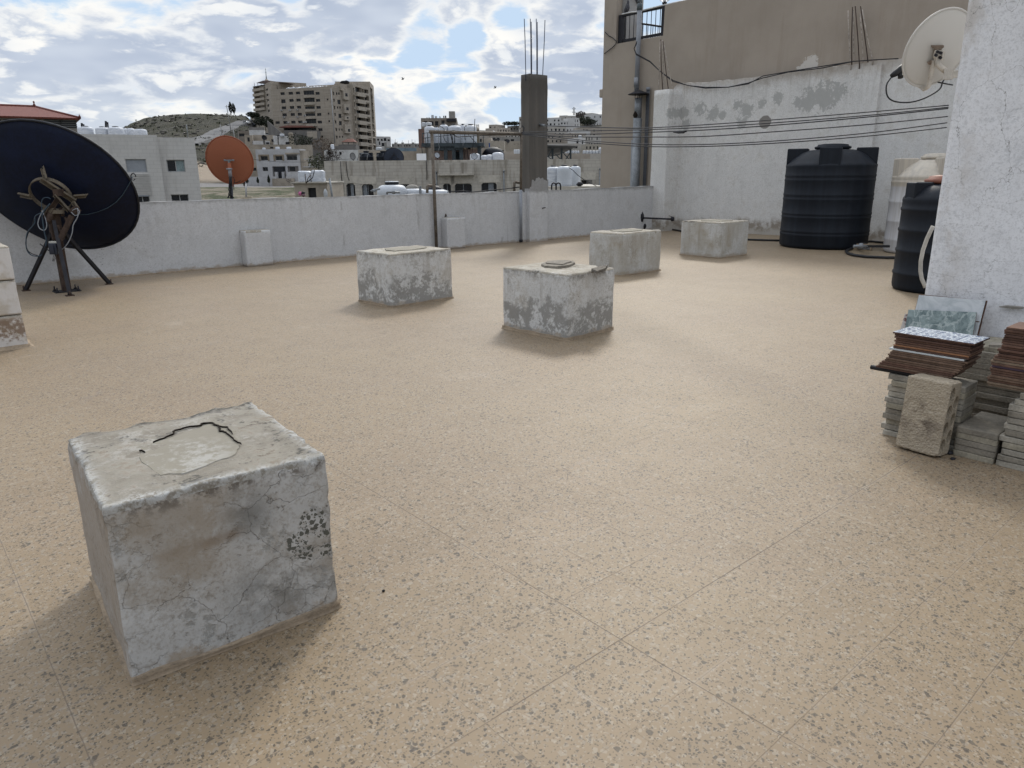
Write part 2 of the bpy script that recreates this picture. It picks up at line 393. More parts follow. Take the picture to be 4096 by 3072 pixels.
def px_white(m, col, n2, n3, x, y, z):
    wv = m.addm(m.mul(m.noise(4.6, 7, .78, .7), .85), m.mul(m.noise(17, 5, .7, .3), .45))
    pm = None; P0 = m.scl((0, 1, 1))
    for (px, py, r) in ((2735,455,.22),(2745,495,.20),(2800,440,.25),(2855,455,.28),(2885,462,.16),(2945,420,.18),(2985,440,.26),(2970,490,.22),(3050,415,.16),(3110,395,.2),(3235,400,.34),(3300,385,.46),(3350,370,.3),(3190,405,.16)):
        c = at_w(px, py); b = m.ss(m.vm('DISTANCE', P0, (0, c.y, c.z)), r * 1.5, 0.0); pm = b if pm is None else m.math('MAXIMUM', pm, b)
    pk = m.ss(m.addm(m.mul(pm, .34), wv), .835, .885)
    col = m.mix(m.mul(pk, .88), col, (.38, .382, .37))
    c = at_w(3060, 488); col = m.mix(m.mul(m.ss(m.mul(m.ss(m.vm('DISTANCE', P0, (0, c.y, c.z)), .24, .10), m.addm(wv, .2)), .45, .62), .85), col, (.16, .145, .13))
    # wavy damp line over the foot of the wall
    zz = m.addm(z, m.mul(m.math('SUBTRACT', m.noise(1.1, 4, .6, 0, m.comb(x, y, 0.0)), .5), .75))
    band = m.mul(m.ss(zz, .02, .16), m.ss(zz, .42, .24)); damp_shade = m.ss(zz, .38, .10)
    col = m.mix(m.mul(damp_shade, .7), col, (.36, .33, .285)); col = m.mix(m.mul(band, m.mul(m.ss(n2, .38, .56), .85)), col, (.25, .215, .175))
    tp = m.ss(m.addm(z, m.mul(n2, .5)), 3.75, 4.2)
    return m.mix(m.mul(tp, .6), col, (.33, .27, .21))
whitewall_m = plaster('peeling_limewash', (.68, .68, .67), (.44, .415, .37), (.47, .465, .45), .42, .35, 1.1, streak=.65, topz=3.9, extra=px_white, bump=.3)
def px_stair(m, col, n2, n3, x, y, z):
    e = m.mul(m.ss(y, 1.55, 1.86), m.ss(m.noise(3.5, 5, .7, 0, m.scl((1, 1, .6))), .45, .66))
    col = m.mix(m.mul(e, .6), col, (.47, .43, .38))
    vc = m.cracks(2.6, .0016, m.scl((1, 1.3, .8)), .40, 1.0); hc = m.mul(m.cracks(6.5, .0010, m.scl((1, .5, 1.5)), .46, 1.3), m.ss(y, .9, 1.5, .25, 1.0))
    return m.mix(m.mul(m.math('MAXIMUM', vc, m.mul(hc, .8)), .75), col, (.17, .165, .16))
stair_m = plaster('crazed_white_plaster', (.79, .805, .835), (.54, .55, .57), (.55, .57, .60), .35, 0, spots=False, streak=.12, extra=px_stair, bump=.3)
stucco_m = Mt('brown_stucco')
def _st():
    m = stucco_m; n = m.noise(1.1, 5, .6); s = m.noise(2.2, 5, .65, 0, m.scl((1.6, 1.6, .18))); g = m.noise(55, 3, .6)
    col = m.mix(m.ss(n, .3, .7), (.345, .300, .252), (.395, .345, .292)); col = m.mix(m.mul(m.ss(s, .5, .72), .35), col, (.27, .225, .18))
    col = m.mix(m.mul(g, .35), col, (.25, .205, .165)); z = m.sep()[2]
    wh = m.mul(m.ss(m.addm(m.noise(5, 6, .75), m.mul(m.blob(at_x(3230, 262, 17.72), .5, .2), .35)), .74, .80), m.blob(at_x(3230, 262, 17.72), .9, .3))
    col = m.mix(wh, col, (.55, .52, .48))
    return m.fin(col, .9, g, .5, .008)
stucco_m = _st()
conc_m = Mt('bare_column_concrete')
def _cc():
    m = conc_m; n = m.noise(2.4, 6, .65); s = m.noise(4, 5, .6, 0, m.scl((3.0, 3.0, .12))); g = m.noise(70, 3)
    col = m.mix(m.ss(s, .32, .68), (.108, .101, .092), (.145, .136, .123)); col = m.mix(m.mul(m.ss(n, .45, .7), .5), col, (.15, .13, .11))
    z = m.sep()[2]; col = m.mix(m.mul(m.ss(m.addm(z, m.mul(n, .7)), 3.3, 3.9), .75), col, (.075, .07, .063))
    return m.fin(m.mix(m.mul(g, .35), col, (.08, .074, .066)), .92, m.addm(g, m.mul(s, .6)), .5, .008)
conc_m = _cc()
rust_m = plain('rusty_steel', (.062, .042, .033), .8, .3, .45, 14)
rustpale_m = plain('weathered_pipe', (.15, .128, .105), .75, .3, .4, 9)
rebar_m = plain('blued_rebar', (.035, .045, .075), .6, .5, .3, 20)
dark_m = plain('dark_iron', (.025, .025, .03), .6, .4, .3, 10)
black_m = plain('black_rubber', (.012, .013, .016), .55, 0, .25, 10)
wire_m = plain('wire_black', (.016, .016, .02), .6, 0, .2, 10)
navy_m = plain('dish_navy_paint', (.0030, .0075, .026), .6, .0, .35, 3, spec=.25, bump=.05)
straps_m = plain('dusty_strap_steel', (.145, .122, .092), .75, .2, .3, 9)
grey_plastic = plain('grey_pvc', (.22, .235, .26), .5, 0, .15, 3)
galv_m = plain('galvanised_flue', (.20, .215, .23), .5, .35, .3, 4)
mortar_m = plain('sandy_mortar', (.285, .225, .16), .92, 0, .25, 7, bump=.6, bd=.012)
woodgrey_m = plain('grey_wood', (.26, .235, .20), .85, 0, .3, 9)
white_plastic = plain('white_plastic', (.75, .77, .80), .45, 0, .06, 2)

# ------------------------------------------------------------------ parapet and its plinths
def wall_strip(name, pts, z0, z1f, th, mats, jitter=.006):
    """wall along a plan polyline with a slightly uneven top"""
    mb = MB(); vs = []; n = len(pts)
    for i, p in enumerate(pts):
        a = pts[max(i-1, 0)]; b = pts[min(i+1, n-1)]; t = (V(b) - V(a)); nn = V((-t.y, t.x, 0)).normalized()
        zt = z1f(i) + rnd.uniform(-jitter, jitter); p = V(p)
        vs += [p + V((0,0,z0)), p + V((0,0,zt)), p + nn * th + V((0,0,zt + rnd.uniform(-jitter, jitter))), p + nn * th + V((0,0,z0))]
    fs = []
    for i in range(n - 1):
        for k in range(3): fs.append((i*4+k, i*4+k+1, (i+1)*4+k+1, (i+1)*4+k))
    fs += [(0,1,2,3), ((n-1)*4+3, (n-1)*4+2, (n-1)*4+1, (n-1)*4)]
    return mb.add(vs, fs)
pw_ = thing('parapet_wall', 'long white painted parapet wall along the far edge of the roof', 'wall', (6, YP, 0))
wall_strip('wall', [(x * .25 - 9, YP, 0) for x in range(83)] + [(11.75, YP, 0)], -.3, lambda i: PH, .17, None).part('wall', parapet_m, pw_)
wall_strip('wall', [(12.0 + x * .25, YP, 0) for x in range(19)] + [(16.62, YP, 0)], -.3, lambda i: PH + .0025 * i, .17, None).part('wall', parapet_m, pw_)
mb = MB()
for i in range(120):
    x = -2 + i * .16
    if x > 11.4 and x - .16 <= 11.4: mb.part('mortar_fillet', mortar_m, pw_); mb = MB()
    if 11.4 < x < 12.5 or x > 16.4: continue
    mb.blob((x, YP - .005, .0), (.11, .022 + .015 * rnd.random(), .014 + .012 * rnd.random()), i, .4, 0, 1)
mb.part('mortar_fillet', mortar_m, pw_)

def rough_block(mb, x0, x1, y0, y1, z0, z1, taper=.0, seed=0, amp=.006, n=14, edge=.02, chips=()):
    """box with worn edges: dense grid on a rounded box, noise displaced; faces up -> slot 1"""
    bm = bmesh.new(); bmesh.ops.create_cube(bm, size=2); bmesh.ops.subdivide_edges(bm, edges=bm.edges[:], cuts=n, use_grid_fill=True)
    c = V(((x0+x1)/2, (y0+y1)/2, (z0+z1)/2)); h = V(((x1-x0)/2, (y1-y0)/2, (z1-z0)/2))
    vs = []
    for v in bm.verts:
        q = V(v.co); s = V((math.copysign(abs(q.x)**.55, q.x), math.copysign(abs(q.y)**.55, q.y), math.copysign(abs(q.z)**.55, q.z)))  # crowd the grid to the edges
        p = V((s.x*h.x, s.y*h.y, s.z*h.z)); r = edge * (1 + .7 * mnoise.noise((p + c) * 6 + V((seed, 0, 0))))
        k = V((max(0, abs(p.x) - h.x + r), max(0, abs(p.y) - h.y + r), max(0, abs(p.z) - h.z + r) if p.z > 0 else 0)); L = k.length
        if L > r:
            f = r / L
            p = V((math.copysign(abs(p.x) - k.x * (1 - f), p.x), math.copysign(abs(p.y) - k.y * (1 - f), p.y), p.z - k.z * (1 - f)))
        t = 1 - taper * (p.z + h.z) / (2 * h.z)
        p = V((p.x * t, p.y * t, p.z)) + c
        nv = V((mnoise.noise(p * 5 + V((seed,3,1))), mnoise.noise(p * 5 + V((7,seed,2))), mnoise.noise(p * 5 + V((1,5,seed))))) * amp
        nv += V((mnoise.noise(p * 21 + V((seed,3,1))), mnoise.noise(p * 21 + V((7,seed,2))), mnoise.noise(p * 21 + V((1,5,seed))))) * amp * .45
        if p.z < z0 + .01: nv.z = 0
        p += nv
        for (cc, cr, dep) in chips:
            dd = (p - V(cc)).length
            if dd < cr: p += (c - p).normalized() * dep * (1 - dd / cr)
        vs.append(p)
    fs = [[v.index for v in f.verts] for f in bm.faces]
    o = len(mb.v); mb.add(vs, fs, 0, False)
    for k, f in enumerate(fs):
        cz = sum(vs[i].z for i in f) / len(f)
        mb.m[len(mb.m) - len(fs) + k] = 1 if cz > z1 - .018 - amp else 0
        mb.s[len(mb.m) - len(fs) + k] = True
    bm.free(); return mb
def skirt(x0, x1, y0, y1, w, h, seed):
    """mortar fillet round the foot of a block"""
    mb = MB(); ring = []
    def edge(a, b, nrm):
        n = max(4, int((V(b) - V(a)).length / .05))
        for i in range(n): ring.append((V(a).lerp(V(b), i / n), V(nrm)))
    edge((x0,y0,0),(x1,y0,0),(0,-1,0)); edge((x1,y0,0),(x1,y1,0),(1,0,0)); edge((x1,y1,0),(x0,y1,0),(0,1,0)); edge((x0,y1,0),(x0,y0,0),(-1,0,0))
    vs = []; N = len(ring)
    for i, (p, nr) in enumerate(ring):
        nn = (nr + ring[i-1][1] * .5 + ring[(i+1) % N][1] * .5).normalized()
        k = 1 + .55 * mnoise.noise(p * 6 + V((seed, 0, 0)))
        for a, b in ((-.02, h * k * 1.1), (.012, h * k), (w * .35 * k, h * .42 * k), (w * k, .001)): vs.append(p + nn * a + V((0,0,b)))
    fs = []
    for i in range(N):
        j = (i + 1) % N
        for k in range(3): fs.append((i*4+k, j*4+k, j*4+k+1, i*4+k+1))
    return mb.add(vs, fs, 0, True)

def px_front(m, col, n2, n3, x, y, z):
    P0 = 2.22
    wv = m.warp(.05, 14)
    def bl(px, py, r, soft=.3): return m.blob(at_y(px, py, P0), r, soft, wv)
    spots = None
    for (px, py, r) in ((1250,2085,.075),(1290,2110,.05),(1190,2170,.06),(1215,2200,.05),(1180,2215,.03),(1240,2225,.018),(1310,2190,.05),(1225,2060,.03)):
        b = bl(px, py, r); spots = b if spots is None else m.math('MAXIMUM', spots, b)
    v = m.ss(m.voro(46, 'F1', m.warp(.03, 30, None, 5))[0], .44, .36); v2 = m.ss(m.voro(95, 'F1', m.warp(.02, 40))[0], .38, .28)
    col = m.mix(m.mul(m.ss(m.mul(spots, m.math('MAXIMUM', v, m.mul(v2, .8))), .25, .45), .92), col, (.075, .075, .06))
    br = m.math('MAXIMUM', m.math('MAXIMUM', bl(700, 2180, .10, .0), bl(850, 2165, .11, .0)), m.math('MAXIMUM', bl(930, 2140, .07, .0), bl(640, 2205, .07, 0)))
    dz = m.ss(m.math('ABSOLUTE', m.math('SUBTRACT', m.math('SUBTRACT', z, .405), m.mul(m.math('SUBTRACT', x, .62), .06))), .035, .002)
    col = m.mix(m.mul(m.mul(br, dz), .8), col, (.17, .115, .07))
    ta = m.math('MAXIMUM', m.math('MAXIMUM', bl(560, 2130, .2, .0), bl(800, 2060, .26, 0)), bl(760, 2250, .26, .0))
    col = m.mix(m.mul(m.mul(ta, m.ss(n2, .34, .56)), .75), col, (.285, .235, .175))
    dk = m.math('MAXIMUM', m.math('MAXIMUM', bl(1030, 2390, .16, .0), bl(1000, 2060, .13, .0)), bl(1150, 2340, .17, .0))
    col = m.mix(m.mul(m.mul(dk, m.ss(n2, .32, .54)), .8), col, (.16, .16, .152))
    e = m.mul(m.ss(m.addm(z, m.mul(n2, .09)), .585, .64), m.ss(m.noise(26, 4, .7), .44, .6))
    col = m.mix(m.mul(e, .75), col, (.075, .06, .045))
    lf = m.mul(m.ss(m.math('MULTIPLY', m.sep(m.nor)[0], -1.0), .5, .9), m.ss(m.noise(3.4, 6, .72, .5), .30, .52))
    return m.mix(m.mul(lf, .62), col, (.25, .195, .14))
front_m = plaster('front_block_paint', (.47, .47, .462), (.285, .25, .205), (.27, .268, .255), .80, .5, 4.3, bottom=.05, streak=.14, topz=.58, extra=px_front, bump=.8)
def px_side(m, col, n2, n3, x, y, z):
    lowg = m.ss(m.addm(z, m.mul(m.math('SUBTRACT', m.noise(3.4, 6, .7, .4), .5), 1.0)), .34, .24)
    col = m.mix(m.mul(m.mul(lowg, m.ss(m.addm(n2, m.mul(n3, .35)), .58, .68)), .85), col, (.255, .25, .235))
    e = m.mul(m.ss(m.addm(z, m.mul(n2, .16)), .61, .74), m.ss(m.noise(20, 4, .7), .38, .56))
    return m.mix(m.mul(e, .8), col, (.085, .075, .062))
block_m = plaster('block_paint', (.60, .605, .60), (.38, .345, .29), (.36, .345, .315), .66, .5, 4.2, bottom=.06, streak=.4, topz=.64, seed=3, extra=px_side, bump=.55)
def px_bare(m, col, n2, n3, x, y, z):
    return m.mix(m.mul(m.ss(m.noise(1.7, 5, .65, 0, m.scl((1.5, 1.5, .8))), .38, .62), .6), col, (.33, .30, .245))
bare_m = plaster('block_paint_worn', (.545, .555, .55), (.36, .325, .265), (.36, .345, .31), .8, .4, 3.2, bottom=.08, streak=.6, topz=.66, seed=9, extra=px_bare, bump=.6)
def top_mat(name, seed, extra=None, k=1.0):
    m = Mt(name); P = m.vm('ADD', m.pos, (seed, seed, 0)); n = m.noise(5, 6, .7, .3, P); f = m.noise(36, 5, .7, 0, P); d = m.noise(3.2, 5, .7, .2, m.vm('ADD', P, (4, 2, 0)))
    col = m.mix(m.ss(n, .36, .62), tint((.27, .24, .195), k), tint((.37, .345, .29), k))
    col = m.mix(m.mul(m.ss(m.addm(m.mul(d, .5), m.mul(f, .5)), .50, .60), .62 * k * k), col, (.56, .555, .53))
    col = m.mix(m.mul(m.ss(m.addm(m.mul(n, .45), m.mul(f, .55)), .51, .61), .7), col, (.185, .145, .105))
    col = m.mix(m.mul(m.ss(m.addm(m.mul(m.noise(4, 5, .7, 0, m.vm('ADD', P, (11, 5, 0))), .6), m.mul(f, .4)), .545, .60), .85), col, (.07, .066, .058))
    if extra: col = extra(m, col, n, f, d)
    return m.fin(col, .92, m.addm(f, n), .7, .008)
def px_fronttop(m, col, n, f, d):
    c_, s_ = math.cos(R(4)), math.sin(R(4)); x, y, z = m.sep()
    X = m.math('SUBTRACT', x, .368); Y = m.math('SUBTRACT', y, 2.258)
    u = m.math('SUBTRACT', m.mul(X, c_), m.mul(Y, s_)); v = m.addm(m.mul(X, s_), m.mul(Y, c_))
    e = m.math('MINIMUM', m.math('MINIMUM', u, m.math('SUBTRACT', .694, u)), v)
    w = m.addm(e, m.mul(m.math('SUBTRACT', m.addm(m.mul(n, .6), m.mul(f, .4)), .5), .30))
    col = m.mix(m.mul(m.ss(w, .055, .0), m.ss(m.addm(m.mul(f, .7), m.mul(n, .3)), .42, .56, .05, .85)), col, (.47, .475, .465))
    bk = m.ss(m.addm(v, m.mul(m.math('SUBTRACT', m.addm(m.mul(d, .5), m.mul(f, .5)), .5), .35)), .70, .78)
    return m.mix(m.mul(m.mul(bk, m.ss(m.addm(m.mul(n, .4), m.mul(f, .6)), .42, .52)), .9), col, (.05, .047, .042))
topA_m = top_mat('weathered_block_top', 0, px_fronttop, .70); topB_m = top_mat('weathered_block_top_pale', 6)
capm = Mt('smooth_cement_cap')
def _cap():
    m = capm; n = m.noise(6, 5, .65); f = m.noise(26, 4, .7)
    col = m.mix(n, (.20, .182, .147), (.245, .226, .183)); k = m.mul(m.ss(m.addm(m.mul(f, .5), m.mul(m.noise(3.5, 4, .6), .5)), .50, .60), m.ss(m.blob(at_z(690, 1850, .6), .32, .1), .1, .8))
    col = m.mix(m.mul(k, .4), col, (.48, .485, .475))
    return m.fin(m.mix(m.mul(m.ss(f, .55, .72), .3), col, (.27, .235, .185)), .85, f, .4, .004)
capm = _cap()
crack_m = plain('crack_void', (.02, .016, .013), .95, 0, .2, 20, spec=.1)

def spin(mb, x, y, deg):
    """turn a mesh about its near corner"""
    M = Matrix.Translation(V((x, y, 0))) @ Matrix.Rotation(R(deg), 4, 'Z') @ Matrix.Translation(V((-x, -y, 0)))
    mb.v = [M @ q for q in mb.v]; return mb
def block(x0, x1, y0, y1, h, mats, label, seed, amp=.006, taper=.0, sk=(.014, .022), n=16, edge=.012, chips=(), rot=0.0):
    t = thing('concrete_block', label, 'concrete block', ((x0+x1)/2, (y0+y1)/2, 0), 'painted concrete blocks standing on the roof floor')
    mb = MB(); rough_block(mb, x0, x1, y0, y1, 0, h, taper, seed, amp, n, edge, chips); spin(mb, x0, y0, rot).part('block_body', mats, t)
    spin(skirt(x0, x1, y0, y1, sk[0], sk[1], seed), x0, y0, rot).part('mortar_skirt', mortar_m, t)
    return t
def patch(mb, pts, z, th, mi=0):
    """irregular cement patch: polygon with a chamfered rim"""
    n = len(pts); c = sum((V((p[0], p[1], 0)) for p in pts), V((0,0,0))) / n
    vs = [V((p[0], p[1], z - .004)) for p in pts] + [V(((p[0]*.985 + c.x*.015), (p[1]*.985 + c.y*.015), z + th)) for p in pts] + [V((c.x, c.y, z + th * 1.15))]
    fs = [(i, (i+1) % n, n + (i+1) % n, n + i) for i in range(n)] + [(n + i, n + (i+1) % n, 2*n) for i in range(n)]
    return mb.add(vs, fs, mi)
def rag(pts, seed, amp=.035, steps=6):
    out = []; n = len(pts)
    for i in range(n):
        a = V((*pts[i], 0)); b = V((*pts[(i+1) % n], 0))
        for k in range(steps): q = a.lerp(b, k / steps); out.append((q.x + amp * mnoise.noise(q * 7 + V((seed, 0, 0))) + .012 * mnoise.noise(q * 31), q.y + amp * mnoise.noise(q * 7 + V((0, seed, 3))) + .012 * mnoise.noise(q * 29)))
    return out
def crackline(pts, wd, z):
    mb = MB(); vs = []; n = len(pts); fs = []
    for i, p in enumerate(pts):
        t = (V(pts[min(i+1, n-1)]) - V(pts[max(i-1, 0)])).normalized(); nn = V((-t.y, t.x, 0)); k = wd * (math.sin(math.pi * (i + .25) / (n - .5)) * .8 + .25) * rnd.uniform(.7, 1.2)
        p = V((p[0], p[1], 0)); vs += [p - nn * k + V((0,0,z)), p + nn * k + V((0,0,z)), p + nn * k * .6 + V((0,0,z - .006)), p - nn * k * .6 + V((0,0,z - .006))]
    for i in range(n - 1):
        for k in range(4): fs.append((i*4+k, i*4+(k+1) % 4, (i+1)*4+(k+1) % 4, (i+1)*4+k))
    return mb.add(vs, fs)
def jag(pts, z, steps=4, amp=.006):
    out = []
    P = [at_z(px, py, z) for px, py in pts]
    for a, b in zip(P, P[1:]):
        for i in range(steps): q = a.lerp(b, i / steps); out.append((q.x + rnd.uniform(-amp, amp), q.y + rnd.uniform(-amp, amp)))
    out.append((P[-1].x, P[-1].y)); return out
HF = .612
rc = random.Random(4); CH = []
for i in range(46):
    t_ = rc.random(); side = rc.randrange(4)
    x_, y_ = ((.368 + .694 * t_, 2.258), (1.062, 2.258 + .782 * t_), (.368 + .694 * t_, 3.04), (.368, 2.258 + .782 * t_))[side]
    CH.append(((x_, y_, HF + rc.uniform(-.012, .004)), rc.uniform(.018, .045), rc.uniform(.004, .014)))
for i in range(8): CH.append(((rc.choice((.368, 1.062)), 2.258, rc.uniform(.05, .55)), rc.uniform(.02, .04), rc.uniform(.004, .010)))
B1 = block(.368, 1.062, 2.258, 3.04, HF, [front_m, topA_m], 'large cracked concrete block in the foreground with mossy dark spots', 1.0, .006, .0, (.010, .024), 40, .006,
           CH + [((.55, 3.04, HF), .07, .02), ((.80, 3.04, HF), .09, .02), ((.368, 2.7, HF), .06, .02)], -4.0)
mb = MB(); patch(mb, jag([(560,1790),(640,1765),(720,1738),(800,1712),(845,1690),(905,1700),(935,1740),(965,1790),(940,1822),(860,1850),(740,1895),(640,1905),(560,1850),(560,1790)], HF, 3, .006)[:-1], HF + .001, .0018)
mb.part('cement_cap', capm, B1)
for pts, wd in (([(610,1768),(655,1752),(690,1735),(700,1722),(760,1706),(800,1702),(812,1692),(850,1690),(868,1702),(880,1724),(905,1728),(925,1745),(945,1768),(965,1776)], .0036), ([(868,1702),(905,1708),(930,1735)], .002), ([(560,1800),(580,1808)], .002)):
    crackline(jag(pts, HF + .006, 3, .004), wd, HF + .0085).part('crack', crack_m, B1, fix=False)
B2 = block(4.63, 5.59, 7.52, 8.25, .64, [block_m, topB_m], 'white concrete block with a grey peeling lower half and black grime under its rim', 2.0, .007, .01, rot=3.5)
mb = MB(); patch(mb, rag([(4.85, 7.74), (5.1, 7.72), (5.35, 7.8), (5.45, 7.95), (5.3, 8.14), (5.1, 8.07), (4.95, 8.1), (4.84, 7.94)], 2), .64, .012); mb.part('cement_cap', capm, B2)
B3 = block(4.88, 5.60, 4.80, 5.68, .635, [block_m, topB_m], 'white crazed concrete block with a broken slab on top, in the middle of the roof', 3.0, .006, .0, (.018, .026), 18, .014, [((5.6, 4.95, .63), .08, .035), ((5.52, 4.83, .63), .07, .03)], 4.0)
mb = MB()
patch(mb, jag([(2165,1062),(2190,1050),(2240,1046),(2290,1048),(2300,1056),(2280,1066),(2230,1072),(2180,1070),(2165,1062)], .64, 2, .008)[:-1], .637, .02)
patch(mb, jag([(2185,1058),(2230,1048),(2285,1052),(2250,1064),(2185,1058)], .65, 2, .008)[:-1], .655, .014)
mb.part('broken_slab', plain('flaking_slate', (.20, .18, .15), .9, 0, .35, 16, bump=.7, bd=.01), B3)
mb = MB(); patch(mb, jag([(2362,1082),(2395,1074),(2430,1068),(2425,1080),(2385,1092),(2362,1082)], .635, 2, .008)[:-1], .634, .02)
mb.part('loose_flake', plain('flaking_slate_dark', (.13, .115, .095), .9, 0, .4, 20, bump=.7, bd=.01), B3)
B4 = block(8.70, 9.72, 7.44, 8.10, .655, [bare_m, topB_m], 'grey worn concrete block with rounded scaling edges, third from the white wall', 4.0, .011, .0, (.014, .02), 16, .035)
mb = MB(); patch(mb, rag([(8.95, 7.6), (9.3, 7.55), (9.55, 7.7), (9.5, 7.95), (9.1, 7.98), (8.9, 7.8)], 5), .655, .012); mb.part('cement_cap', capm, B4)
B5 = block(11.9, 12.82, 7.76, 8.66, .655, [bare_m, topB_m], 'brown stained concrete block with a long crack, nearest to the white wall', 5.0, .006, .0, (.014, .018))
mb = MB(); patch(mb, rag([(12.1, 7.95), (12.5, 7.9), (12.65, 8.3), (12.3, 8.5), (12.05, 8.3)], 8), .655, .010); mb.part('cement_cap', capm, B5)

# low plinths built against the parapet
for (x0, x1, h, lab, sd) in ((4.98, 5.46, .63, 'small white plinth against the parapet below the orange dish', 11), (9.36, 9.85, .66, 'small white plinth against the parapet beside the rusty pipe post', 12)):
    mb = MB(); rough_block(mb, x0, x1, YP - .22, YP - .002, 0, h, .0, sd, .004, 8, .012)
    mb.single('plinth', [parapet_m, topB_m], lab, 'plinth', recentre=True)
mb = MB(); pp = at_y(1783, 868, 12.95)
mb.bar(pp, pp + V((0, 0, .06)), .02, .02); mb.bar(pp + V((-.03, 0, .0)), pp + V((.01, 0, .07)), .008, .008); mb.bar(pp + V((.035, 0, .0)), pp + V((.005, 0, .075)), .008, .008)
mb.single('anchor_bracket', rust_m, 'small rusty iron bracket standing on the plinth beside the pipe post', 'bracket')

# stone-clad pillar at the left edge
ped = thing('stone_pillar', 'short pillar clad in pale stone at the left edge of the roof', 'pillar', (.55, 8.5, 0))
pst = Mt('pillar_stone')
def _ps():
    m = pst; n = m.noise(5, 6, .65); f = m.noise(26, 5, .7); z = m.sep()[2]; x = m.sep()[0]
    col = m.mix(n, (.56, .53, .50), (.70, .68, .66)); col = m.mix(m.mul(m.ss(m.noise(3, 4, .6), .5, .62), .6), col, (.42, .36, .27))
    k = m.mul(m.mul(m.ss(z, .33, .26), m.ss(z, .03, .09)), m.ss(m.addm(m.mul(n, .5), m.mul(f, .5)), .44, .56))
    return m.fin(m.mix(m.mul(k, .85), col, (.19, .12, .07)), .85, f, .6, .01)
pst = _ps()
for i, (z0, z1) in enumerate(((0.0, .315), (.322, .637), (.644, .945))):
    mb = MB(); rough_block(mb, .18, .965, 8.11, 8.9, z0, z1, 0, 20 + i, .004, 10, .012); mb.part('stone_course', [pst, topB_m], ped)
skirt(.18, .965, 8.11, 8.9, .05, .035, 8).part('mortar_skirt', mortar_m, ped)

# ------------------------------------------------------------------ bare column with starter bars
col_ = thing('concrete_column', 'tall bare concrete column with starter bars rising from the parapet', 'column', (12.1, 13.0, 0))
mb = MB(); rough_block(mb, 11.80, 12.37, 12.89, 13.19, 0, 3.70, 0, 31, .010, 16, .018); mb.part('shaft', [conc_m, conc_m], col_)
colp = Mt('column_white_paint')
def paint_shell():
    mb = MB(); zs = []
    n = 26; top = [(11.794 + .582 * i / n, 1.40 + .05 * mnoise.noise(V((i * .35, 2, 0))) - (.14 if i < 3 else 0) + (.05 if 8 < i < 20 else 0)) for i in range(n + 1)]
    vs = []
    for x, z in top: vs += [V((x, 12.872, 0)), V((x, 12.872, z)), V((x, 12.884, z + .004))]
    fs = []
    for i in range(n): fs += [(i*3, i*3+3, i*3+4, i*3+1), (i*3+1, i*3+4, i*3+5, i*3+2)]
    mb.add(vs, fs)
    vs = []; ys = [12.872 + .17 * i / 10 for i in range(11)]
    for i, y in enumerate(ys): vs += [V((11.783, y, 0)), V((11.783, y, 1.22 + .03 * mnoise.noise(V((i, 5, 0))))), V((11.793, y, 1.22))]
    fs = []
    for i in range(10): fs += [(i*3, i*3+3, i*3+4, i*3+1), (i*3+1, i*3+4, i*3+5, i*3+2)]
    mb.add(vs, fs)
    mb.add([V((11.783, 12.872, 0)), V((11.794, 12.872, 0)), V((11.794, 12.872, 1.25)), V((11.783, 12.872, 1.22))], [(0, 1, 2, 3)])
    mb.box((12.372, 12.872, 0), (12.384, 13.04, 1.42)); return mb
paint_shell().part('painted_base', parapet_m, col_)
mb = MB(); mb.box((11.58, 12.99, 0), (11.782, 13.049, 1.14)); mb.part('painted_return', parapet_m, col_)
for (bx, tx, ty, q) in ((2103, 2097, 75, .12), (2124, 2121, 75, .14), (2127, 2125, 87, .40), (2147, 2145, 75, .14), (2150, 2149, 88, .42), (2171, 2180, 80, .2)):
    a = at_y(bx, 290, 12.9 + q * .55); b = at_y(tx, ty, 12.9 + q * .55)
    mb = MB(); mb.tube([(a.x, a.y, 3.55), a, a.lerp(b, .6) + V((.006, 0, 0)), b], .009, 6); mb.part('rebar', rebar_m, col_)
mb = MB(); a = at_y(2169, 833, 12.87); mb.tube([a, a + V((.05, -.06, .015))], .012, 8); mb.part('anchor_bolt', dark_m, col_)

# ------------------------------------------------------------------ white boundary wall (x = XW) with piers, brown house behind it
def wall_poly(pix, X, th, steps=1, amp=0):
    pts = []
    for i, (px, py) in enumerate(pix): pts.append(at_x(px, py, X))
    return pts
bw = thing('boundary_wall', 'tall peeling white boundary wall with grey patches behind the big dark tank', 'wall', (XW, 9, 0))
top = [(2690,372),(2696,352),(2706,340),(2722,334),(2790,331),(2850,326),(2950,317),(3050,304),(3150,292),(3290,270),(3390,262),(3480,248),(3620,232),(3860,205)]
tp = [at_w(px, py) for px, py in top]; tj = []
for a, b in zip(tp, tp[1:]):
    for i in range(6): q = a.lerp(b, i / 6); tj.append((q.y, q.z + rnd.uniform(-.012, .012)))
tj.append((tp[-1].y, tp[-1].z)); tj.append((-3.0, tp[-1].z))
mb = MB(); vs = []; n = len(tj)
for (y, z) in tj: X_ = wall_x(y); vs += [V((X_, y, -.3)), V((X_, y, z)), V((X_ + .14, y, z + .02)), V((X_ + .14, y, -.3))]
fs = [(i*4+k, i*4+k+1, i*4+5+k, i*4+4+k) for i in range(n-1) for k in range(3)] + [(0,1,2,3), ((n-1)*4+3, (n-1)*4+2, (n-1)*4+1, (n-1)*4)]
mb.add(vs, fs).part('wall_face', whitewall_m, bw)
mb = MB(); rough_block(mb, 16.56, XA + .1, 12.66, 13.16, -.3, 3.66, 0, 41, .006, 14, .010); mb.part('corner_pier', [whitewall_m, whitewall_m], bw)
ya = at_x(3492, 600, XW).y; yb = at_x(3366, 600, XW).y; ym = at_x(3420, 600, XW).y
